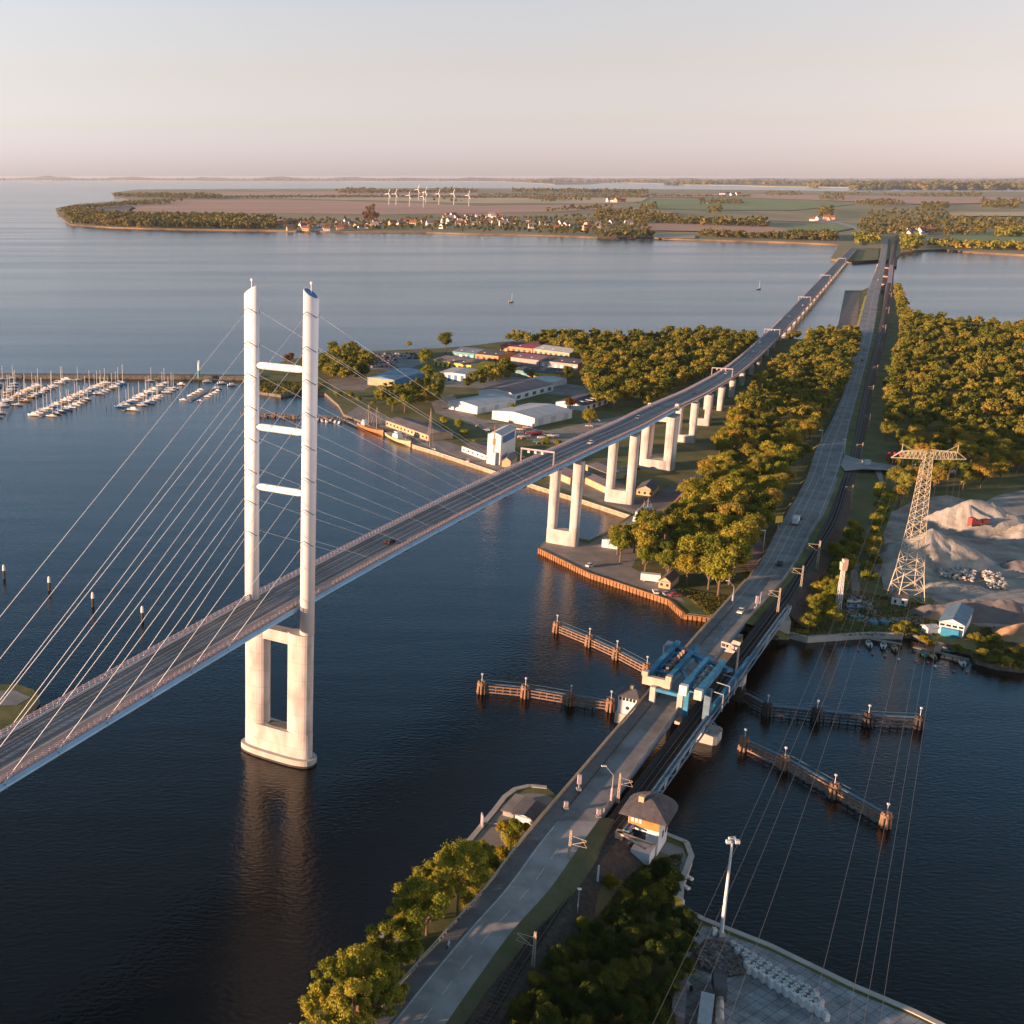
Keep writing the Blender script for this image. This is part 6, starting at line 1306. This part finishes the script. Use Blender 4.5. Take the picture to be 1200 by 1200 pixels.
# the rest of each wood: one mesh per wood
LOW = []
for sd, (R, H, lb) in enumerate(((5.2, 9, 16), (5.8, 10, 18), (5.0, 8.5, 15), (5.5, 9.5, 17))):
    V, Q, _c = crown_arrays(R, H, 4, lb, 750, 1.1, np.random.default_rng(100 + sd), lr=(.22, .40)); LOW.append((V, Q))
def merged(name, pts, protos, mat, label, sc=(.8, 1.15), z=2.0, kind='stuff', cat='wood', seed=0, zs=1.0):
    rg_ = np.random.default_rng(seed); VV, QQ = [], []; o = 0
    for p in pts:
        V, Q = protos[rg_.integers(len(protos))]; a = rg_.uniform(0, 6.28); s = rg_.uniform(*sc); ca, sa = math.cos(a) * s, math.sin(a) * s
        X = np.stack([V[:, 0] * ca - V[:, 1] * sa + p[0], V[:, 0] * sa + V[:, 1] * ca + p[1], V[:, 2] * s * zs * rg_.uniform(.85, 1.15) + (p[2] if len(p) > 2 else z)], 1)
        VV.append(X); QQ.append(Q + o); o += len(V)
    if not VV: return
    me = mesh_arrays(name, np.concatenate(VV), np.concatenate(QQ), mat); ob = bpy.data.objects.new(name, me); COL.objects.link(ob)
    return tag(ob, label, cat, kind=kind)
for key in {k for _, _, k in REST}:
    lab, grp, pr, sc, z = REG[key]
    half = [t for t in REST if t[2] == key]
    merged('woodland', [t[:2] for t in half], LOW, leaf_mat('woodland_foliage_' + key, G2, scale=.05, objvar=False), 'farther part of the wood: ' + {'mid': 'treetops between the two bridges', 'back': 'treetops behind the garages', 'right': 'treetops right of the railway', 'strip': 'treetops left of the road'}.get(key, 'treetops'), sc=(.8, 1.2), seed=len(half))
# named single trees
def single(k, px, s, label, z=2.0, P_=PT):
    q = W(*px, z); P_[k].put((q.x, q.y, z - .2), random.uniform(0, 6), label, None, s if isinstance(s, tuple) else (s, s, s))
single(3, (690,501), 1.0, 'round dark green tree alone beside the right hangar and the new bridge')
single(1, (719,480), 1.0, 'golden tree next to the round tree beside the new bridge'); single(3, (757,472), 1.0, 'broad golden tree touching the far parapet of the new bridge')
single(6, (338,430), 1.15, 'rust brown tree seen between the two pylon legs'); single(2, (372,444), 1.1, 'golden tree just right of the near pylon leg')
single(2, (498,436), 1.45, 'dark upright tree left of the garage rows'); single(1, (522,414), 1.45, 'golden brown tree alone on the back shore above the garages'); single(2, (500,452), 1.2, 'dark tree below the upright tree near the blue workshop')
single(0, (479,409), .6, 'small green tree alone on the back shore left of the golden brown tree')
single(4, (537,506), .75, 'small golden tree left of the right hangar'); single(4, (520,500), .6, 'small green tree behind the quay house end'); single(4, (572,447), 1.2, 'tall bright tree in front of the garage rows'); single(2, (600,486), .6, 'dark slim tree between the two hangars')
single(6, (668,482), .9, 'small rust tree behind the right hangar'); single(0, (622,446), .7, 'small dark tree in front of the teal garages'); single(1, (664,446), .9, 'small golden tree at the right end of the garage rows')
single(1, (963,694), .62, 'golden bush tree glowing beside the railway masts', P_=[PBush[1], Proto(make_tree('tree', 5.0, 8, 1.5, 16, 5500, .45, ml_yel, 51, lr=(.25, .42)))])
_gy = Proto(make_tree('tree', 4.4, 7, 1.5, 15, 5000, .45, ml_yel, 52, lr=(.25, .42)))
single(0, (975,664-10), .9, 'golden round tree at the upper end of the railway shore clump', P_=[_gy]); single(0, (1046,548), .8, 'golden yellow tree at the wood edge below the pylon arm', P_=[_gy]); single(0, (1000,628), .95, 'golden tree between railway and gravel heaps', P_=[_gy])
# foreground riverside trees
single(0, (536,1080), (1.15, 1.15, 1.15), 'tall slender riverside tree with sunlit trunk, the right one of two', 4.4, PF); single(1, (489,1130), (1.1, 1.1, 1.1), 'tall slender riverside tree with sunlit trunk, the left one of two', 4.0, PF)
fl = [((352,1290),1.0),((330,1330),1.0),((528,1048),.8),((505,1075),.85),((482,1100),.9),((430,1165),.8),((470,1140),.8),((450,1150),.85),((420,1180),.95),((392,1200),.9),((470,1112),.7),((440,1205),.9),((500,1092),.8),((512,1070),.75),((548,1050),.8),((562,1028),.65),((410,1240),1.0),((455,1180),.7),((380,1235),.9)]
for i, (px, s) in enumerate(fl):
    q = W(*px, 3.0); s *= 1.12; PN[i % 3].put((q.x, q.y, 2.2), random.uniform(0, 6), 'leafy sunlit tree in the riverside row along the foreground road', 'trees of the riverside row', (s, s, s * 1.12))
for i, (px, s) in enumerate((((575,1018),1.0),((586,1004),1.0),((597,990),1.1),((590,975),.9),((604,975),1.0),((560,1045),1.0),((545,1060),.9),((618,972),.7))):
    q = W(*px, 4.0); PBush[(0, 1, 0, 1, 0, 2, 0, 1)[i]].put((q.x, q.y, 3.2), random.uniform(0, 6), 'low sunlit bush between the riverside trees and the white shed', 'bushes at the riverside', (s, s, s))
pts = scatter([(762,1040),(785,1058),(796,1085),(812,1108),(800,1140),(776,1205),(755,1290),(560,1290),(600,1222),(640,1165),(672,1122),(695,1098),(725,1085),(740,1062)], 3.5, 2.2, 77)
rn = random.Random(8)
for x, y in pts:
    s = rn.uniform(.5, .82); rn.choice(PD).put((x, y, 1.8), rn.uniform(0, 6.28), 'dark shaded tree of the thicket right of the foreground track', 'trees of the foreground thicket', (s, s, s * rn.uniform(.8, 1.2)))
for i, px in enumerate([(640,1140),(628,1160),(655,1118),(668,1105),(610,1185),(590,1210),(684,1092),(770,1020),(755,1030),(716,1040),(735,1050)]):
    q = W(*px, 2.4); s = random.uniform(.6, 1.0); PBush[(2, 0, 2, 2, 1)[i % 5]].put((q.x, q.y, 2.1), random.uniform(0, 6), 'low shrub on the slope between the track and the dark thicket', 'shrubs below the track', (s, s, s))
for i, (px, k) in enumerate((((1085,753),1),((1092,757),1),((1120,762),1),((1128,765),2),((1150,768),0),((1160,775),2),((1170,765),2),((1180,778),0),((1190,765),2),((1150,752),2),((1140,748),2),((1195,780),2),((1165,752),0),((1200,758),2),((1070,742),0),((1060,735),0),((1052,741),0),((940,742),2))):
    q = W(*px, 2.1); s = random.uniform(.6, 1.0); PBush[k].put((q.x, q.y, 1.9), random.uniform(0, 6), 'shrub on the bank around the turquoise clubhouse and its jetties', 'shrubs at the garden shore', (s * 1.2, s * 1.2, s * .8))
for i, px in enumerate([(325,462),(333,460),(312,458),(345,458),(300,455),(360,455),(420,470),(436,474),(520,505),(545,512),(556,518),(585,512),(640,520),(655,522),(668,545),(700,560),(735,560),(745,552),(640,512),(505,494),(410,466),(396,466)]):
    q = W(*px, 2.0); s = random.uniform(.8, 1.5); PBush[(0, 2, 1)[i % 3]].put((q.x, q.y, 1.9), random.uniform(0, 6), 'low bush on the grassy harbour side of the island', 'bushes on the harbour side', (s, s, s * .8))
# tall grass and weeds near the foreground: one object
gv = []; rgx = np.random.default_rng(3)
def tufts(poly, n, z, s0, s1):
    P_ = [W(u, v, z) for u, v in poly]; x0, x1 = min(p.x for p in P_), max(p.x for p in P_); y0, y1 = min(p.y for p in P_), max(p.y for p in P_); c = 0
    while c < n:
        x, y = rgx.uniform(x0, x1), rgx.uniform(y0, y1)
        if not inside(x, y, P_) or near_old(x, y, 1.0): continue
        s = rgx.uniform(s0, s1); a = rgx.uniform(0, 3.14); gv.append(((x - s * math.cos(a), y - s * math.sin(a), z - .05), (x + s * math.cos(a), y + s * math.sin(a), z - .05), (x + s * .6 * math.cos(a), y + s * .6 * math.sin(a) + .1, z + s * 1.1), (x - s * .5 * math.cos(a), y - s * .5 * math.sin(a) + .1, z + s * .9))); c += 1
tufts([(660,1040),(700,1000),(760,1010),(800,1000),(790,1060),(700,1090),(620,1180),(560,1280),(480,1280)], 5000, 2.25, .15, .4)
tufts([(920,745),(1060,745),(1100,745),(1100,710),(1040,700),(990,690),(1005,640),(980,640),(940,700)], 5000, 2.05, .15, .45)
tufts([(1140,775),(1200,786),(1280,790),(1280,740),(1150,735)], 4000, 2.05, .2, .6)
tufts([(795,690),(838,727),(870,715),(850,700)], 2500, 2.05, .2, .5); tufts([(303,460),(372,461),(380,450),(300,445)], 2500, 2.05, .3, .8)
me = mesh_arrays('tall_grass', np.array(gv).reshape(-1, 3), np.arange(len(gv) * 4).reshape(-1, 4), leaf_mat('dry_grass_blades', [(0.06,0.07,0.02),(0.13,0.12,0.03),(0.2,0.16,0.06)], objvar=False)); ob = bpy.data.objects.new('tall_grass', me); COL.objects.link(ob); tag(ob, 'tall dry grass and weeds on banks and verges', 'grass', kind='stuff')
# ================================================================ far shore woods, village, turbines
TINY = []
for sd in range(5):
    V, Q, _c = crown_arrays(9, 15, 2, 4, 46, 5.5, np.random.default_rng(200 + sd), lr=(.4, .6)); TINY.append((V, Q))
FG = [(0.05, 0.06, 0.02), (0.10, 0.10, 0.03), (0.19, 0.15, 0.04), (0.28, 0.18, 0.05)]
def fwood(label, polys, su, sv, seed, sc=(.7, 1.2), mat=None, zs=1.0):
    rn = random.Random(seed); pts = []
    for poly in polys:
        u0, u1 = min(p[0] for p in poly), max(p[0] for p in poly); v0, v1 = min(p[1] for p in poly), max(p[1] for p in poly); v = v0
        while v <= v1:
            u = u0 + rn.uniform(0, su)
            while u <= u1:
                uu, vv = u + rn.uniform(-su, su) * .4, v + rn.uniform(-sv, sv) * .5
                if inside(uu, vv, poly): q = W(uu, vv, 4); pts.append((q.x, q.y, 3.0))
                u += su * (y_ if (y_ := 1) else 1)
            v += sv
    return merged('far_woodland', pts, TINY, mat or leaf_mat('far_foliage_%d' % seed, FG, scale=.012, objvar=False, trans=.15), label, sc=sc, seed=seed, zs=zs)
fwood('dense wood on the headland cliff at the left end of the far shore', [[(70,249),(84,262.5),(130,266),(200,268),(322,269.5),(322,258),(250,255),(180,255),(120,252),(95,248),(84,245)]], 2.6, .9, 1, sc=(.9, 1.5))
fwood('thin row of trees behind the headland field', [[(84,244),(160,239),(200,238.5),(200,239.8),(150,241.5),(100,245.5)], [(140,239),(215,234.3),(215,236),(145,241)]], 2.4, .8, 2, sc=(.9, 1.3))
fwood('wood at the back left of the far land', [[(133,229.5),(240,229.5),(260,232.5),(240,233.5),(160,232),(135,231)]], 2.2, .7, 3, sc=(1.1, 2.0))
fwood('trees around the far village houses', [[(322,258),(380,258),(440,260),(500,258),(580,257),(640,256),(700,254),(760,262),(765,276),(700,277),(600,273),(500,271),(430,270),(322,269)]], 6.0, 2.6, 4, sc=(.7, 1.1))
fwood('dark hedge line across the far fields', [[(200,232.2),(440,230.6),(560,231.6),(760,231.2),(760,232.1),(560,232.6),(440,231.8),(200,233)], [(560,228.6),(700,228.8),(880,231),(880,231.8),(700,229.8),(560,229.5)]], 2.2, .5, 5, sc=(.8, 1.3))
fwood('low woods along the far inner shore', [[(390,226),(560,224.8),(560,226.5),(400,227.6)], [(520,223),(545,222.6),(545,224.5),(520,225)], [(600,223.6),(760,225.5),(760,227.5),(600,226)], [(400,222.8),(440,222.4),(440,224),(400,224.4)]], 2.4, .6, 6, sc=(1.3, 2.4))
fwood('long wood above the ploughed field left of the bridge end', [[(700,247),(760,250),(800,259),(900,262),(900,267),(840,266),(780,263),(740,262),(700,259)], [(640,247.5),(700,243.5),(720,243),(700,245.5),(640,249.5)], [(720,252),(760,250),(760,256),(720,256)]], 3.0, 1.3, 7, sc=(.8, 1.4))
fwood('bushy strip along the far shore left of the bridge end', [[(700,275),(765,277),(765,279),(700,278.5)], [(815,278),(900,281),(980,283.5),(978,279),(940,276),(900,278),(830,274)], [(925,275),(980,276),(980,282),(930,281)]], 2.8, 1.1, 8, sc=(.6, 1.1))
fwood('scattered woods beyond the bridge end', [[(1020,250),(1060,246),(1110,245),(1115,256),(1110,268),(1150,271),(1160,277),(1120,277),(1080,275),(1050,277),(1010,276),(1005,268),(1010,260)], [(1110,258),(1290,257),(1290,268),(1200,270),(1140,270),(1110,267)]], 5.2, 2.4, 9, sc=(.7, 1.2))
fwood('trees between the ends of the two bridges', [[(1000,276),(1030,280),(1029,288),(1004,286)], [(1056,278),(1080,280),(1078,293),(1057,297)], [(1090,287),(1290,293),(1290,297),(1150,293),(1090,290.5)], [(1165,271),(1200,270),(1200,279),(1168,279)]], 3.2, 1.4, 10, sc=(.7, 1.1), mat=leaf_mat('far_golden_foliage', G2, scale=.012, objvar=False, trans=.15))
fwood('small copses on the far right plain', [[(960,231),(990,231),(990,235),(960,235)], [(895,226),(940,225),(940,230),(895,230)], [(965,227),(1020,226),(1020,229),(965,230)], [(1035,229),(1150,227),(1150,232),(1040,231)], [(1150,236),(1195,236),(1195,245),(1150,245)], [(1080,240),(1112,238),(1112,246),(1080,246)], [(960,246),(975,246),(975,256),(960,256)], [(820,236),(870,236),(870,240),(820,240)], [(640,234),(650,233),(650,237),(640,237)], [(605,233),(700,235),(640,237)], [(505,236),(560,236.4),(560,237),(505,236.8)], [(750,242),(770,240),(770,246),(750,246)], [(830,246),(845,246),(845,251),(830,251)], [(1000,238),(1030,236),(1060,240),(1020,243)]], 3.0, 1.2, 11, sc=(.8, 1.6))
fwood('golden poplars standing left of the far village', [[(427,243),(437,243),(444,262),(424,262)]], 4.0, 3.0, 12, sc=(.7, 1.2), mat=leaf_mat('poplar_foliage', GR, scale=.01, objvar=False), zs=1.8)
# distant wooded strips on the horizon land
V, Q, _c = crown_arrays(90, 60, 0, 5, 30, 60, np.random.default_rng(300), lr=(.4, .6)); BIG = [(V, Q)]
rn = random.Random(33); pts = []
for (u0, u1, v) in ((150,520,210.6),(0,240,210.9),(300,600,211.4),(560,760,211.6),(620,900,213.5),(700,1200,211.5),(780,1000,216),(950,1200,218.5),(900,1200,214.5),(1000,1200,221)):
    u = u0
    while u < u1: q = W(u, v + rn.uniform(-.25, .25), 12); pts.append((q.x, q.y, 8)); u += rn.uniform(1.5, 5)
merged('far_woodland', pts, BIG, leaf_mat('horizon_foliage', FG, scale=.001, objvar=False, trans=.1), 'faint wooded strips on the horizon land', sc=(.5, 1.1), seed=9)
def make_house(mw, mr):
    def f():
        r = T('village_house', '', 'house'); MB().gable((0,0,0), (13, 9), 5, 4.5, mr=None).build('wall', mw, r, world=False); rf = MB().roof((0,0,0), (13, 9), 5, 4.5, m=0).build('roof', mr, r, world=False); MB().box((3, 1, 7), (1.2, 1.2, 4)).build('chimney', m_brown, rf, world=False)
        for x in (-4, 0, 4): MB().box((x, -4.55, 1.6), (1.5, .2, 1.8)).build('window', m_glass, r, world=False)
        return r
    return f
HS = {'white house with red roof': Proto(make_house(m_wallw, m_roofr)), 'white house with grey roof': Proto(make_house(m_wallw, m_roofd)), 'ochre house with red roof': Proto(make_house(m_tan, m_roofr)), 'white house with brown roof': Proto(make_house(m_wallw, m_roofb))}
rn = random.Random(44)
def village(poly, n, place, grp, sc=(1.3, 1.9)):
    u0, u1 = min(p[0] for p in poly), max(p[0] for p in poly); v0, v1 = min(p[1] for p in poly), max(p[1] for p in poly); c = 0; used = []
    while c < n:
        u, v = rn.uniform(u0, u1), rn.uniform(v0, v1)
        if not inside(u, v, poly) or any(abs(u - a) < 5 and abs(v - b) < 1.6 for a, b in used): 
            if rn.random() < .02: used = used[1:]
            continue
        used.append((u, v)); q = W(u, v, 4); k = rn.choice(list(HS)); HS[k].put((q.x, q.y, 4), rn.uniform(-.5, .9), '%s %s' % (k, place), grp, rn.uniform(*sc)); c += 1
village([(326,262),(430,262),(430,271),(326,270.5)], 22, 'among the boat harbour houses of the far village', 'houses by the far village harbour')
village([(430,261),(520,258),(600,256.5),(600,266),(520,268),(430,267)], 30, 'among the middle houses of the far village', 'middle houses of the far village')
village([(520,253.5),(585,252.5),(585,256),(520,257)], 14, 'in the row behind the middle of the far village', 'back row of the far village')
village([(600,258),(740,262),(735,272),(640,270),(600,266)], 16, 'at the right end of the far village', 'right end of the far village')
village([(1065,274),(1100,274),(1100,278),(1065,278)], 5, 'near the railway beyond the right water', 'houses beyond the right water', (1.6, 2.2))
village([(705,236.5),(730,236.5),(730,238),(705,238)], 4, 'of the lone farm on the far fields', 'farm on the far fields', (2, 3))
village([(838,228.5),(872,228.5),(872,230.5),(838,230.5)], 4, 'of the distant hamlet near the horizon water', 'distant hamlet', (2.5, 3.5))
village([(950,256),(985,257),(985,260),(950,260)], 5, 'beside the far road junction', 'buildings at the far junction', (1.2, 2))
def make_turbine():
    r = T('wind_turbine', '', 'wind turbine'); MB().tube((0,0,0), (0,0,78), 2.4, 1.3, 10).build('tower', m_roofg, r, world=False); MB().box((0,-3,76.5), (4.5,10,4.5)).build('nacelle', m_white, r, world=False)
    rt = MB().tube((0,-8.5,78.7), (0,-10.5,78.7), 2.2, .8, 10).build('hub', m_white, r, world=False)
    for k in range(3):
        a = .4 + k * 2.094; MB().beam((0,-9.5,78.7), (math.sin(a)*34, -9.5, 78.7 + math.cos(a)*34), 2.4, .7, up=(0,1,0)).build('blade', m_white, r, world=False)
    return r
tb = Proto(make_turbine)
for k, (u, v) in enumerate(((455.7,240),(464,240),(479.7,242),(490.3,235),(496,243),(499,238),(514.3,240),(531.7,240),(549.3,241.8))):
    q = W(u, v, 6); tb.put((q.x, q.y, 6), -.9 + rn.uniform(-.1, .1), 'white wind turbine on the far fields, %s from the left' % ordn[k], 'wind turbines on the far fields', q.y / 8500 * .95)
sheet('far_road', [(1001,287),(1008,280),(1000,268),(980,262),(955,258),(955,256.5),(985,260.5),(1008,267),(1015,280),(1006,288)], 6.2, m_roadn, zp=5)
sheet('far_road', [(860,257.5),(955,260.5),(980,264),(980,263),(955,259.5),(860,256.6)], 6.3, m_roadn, zp=5)
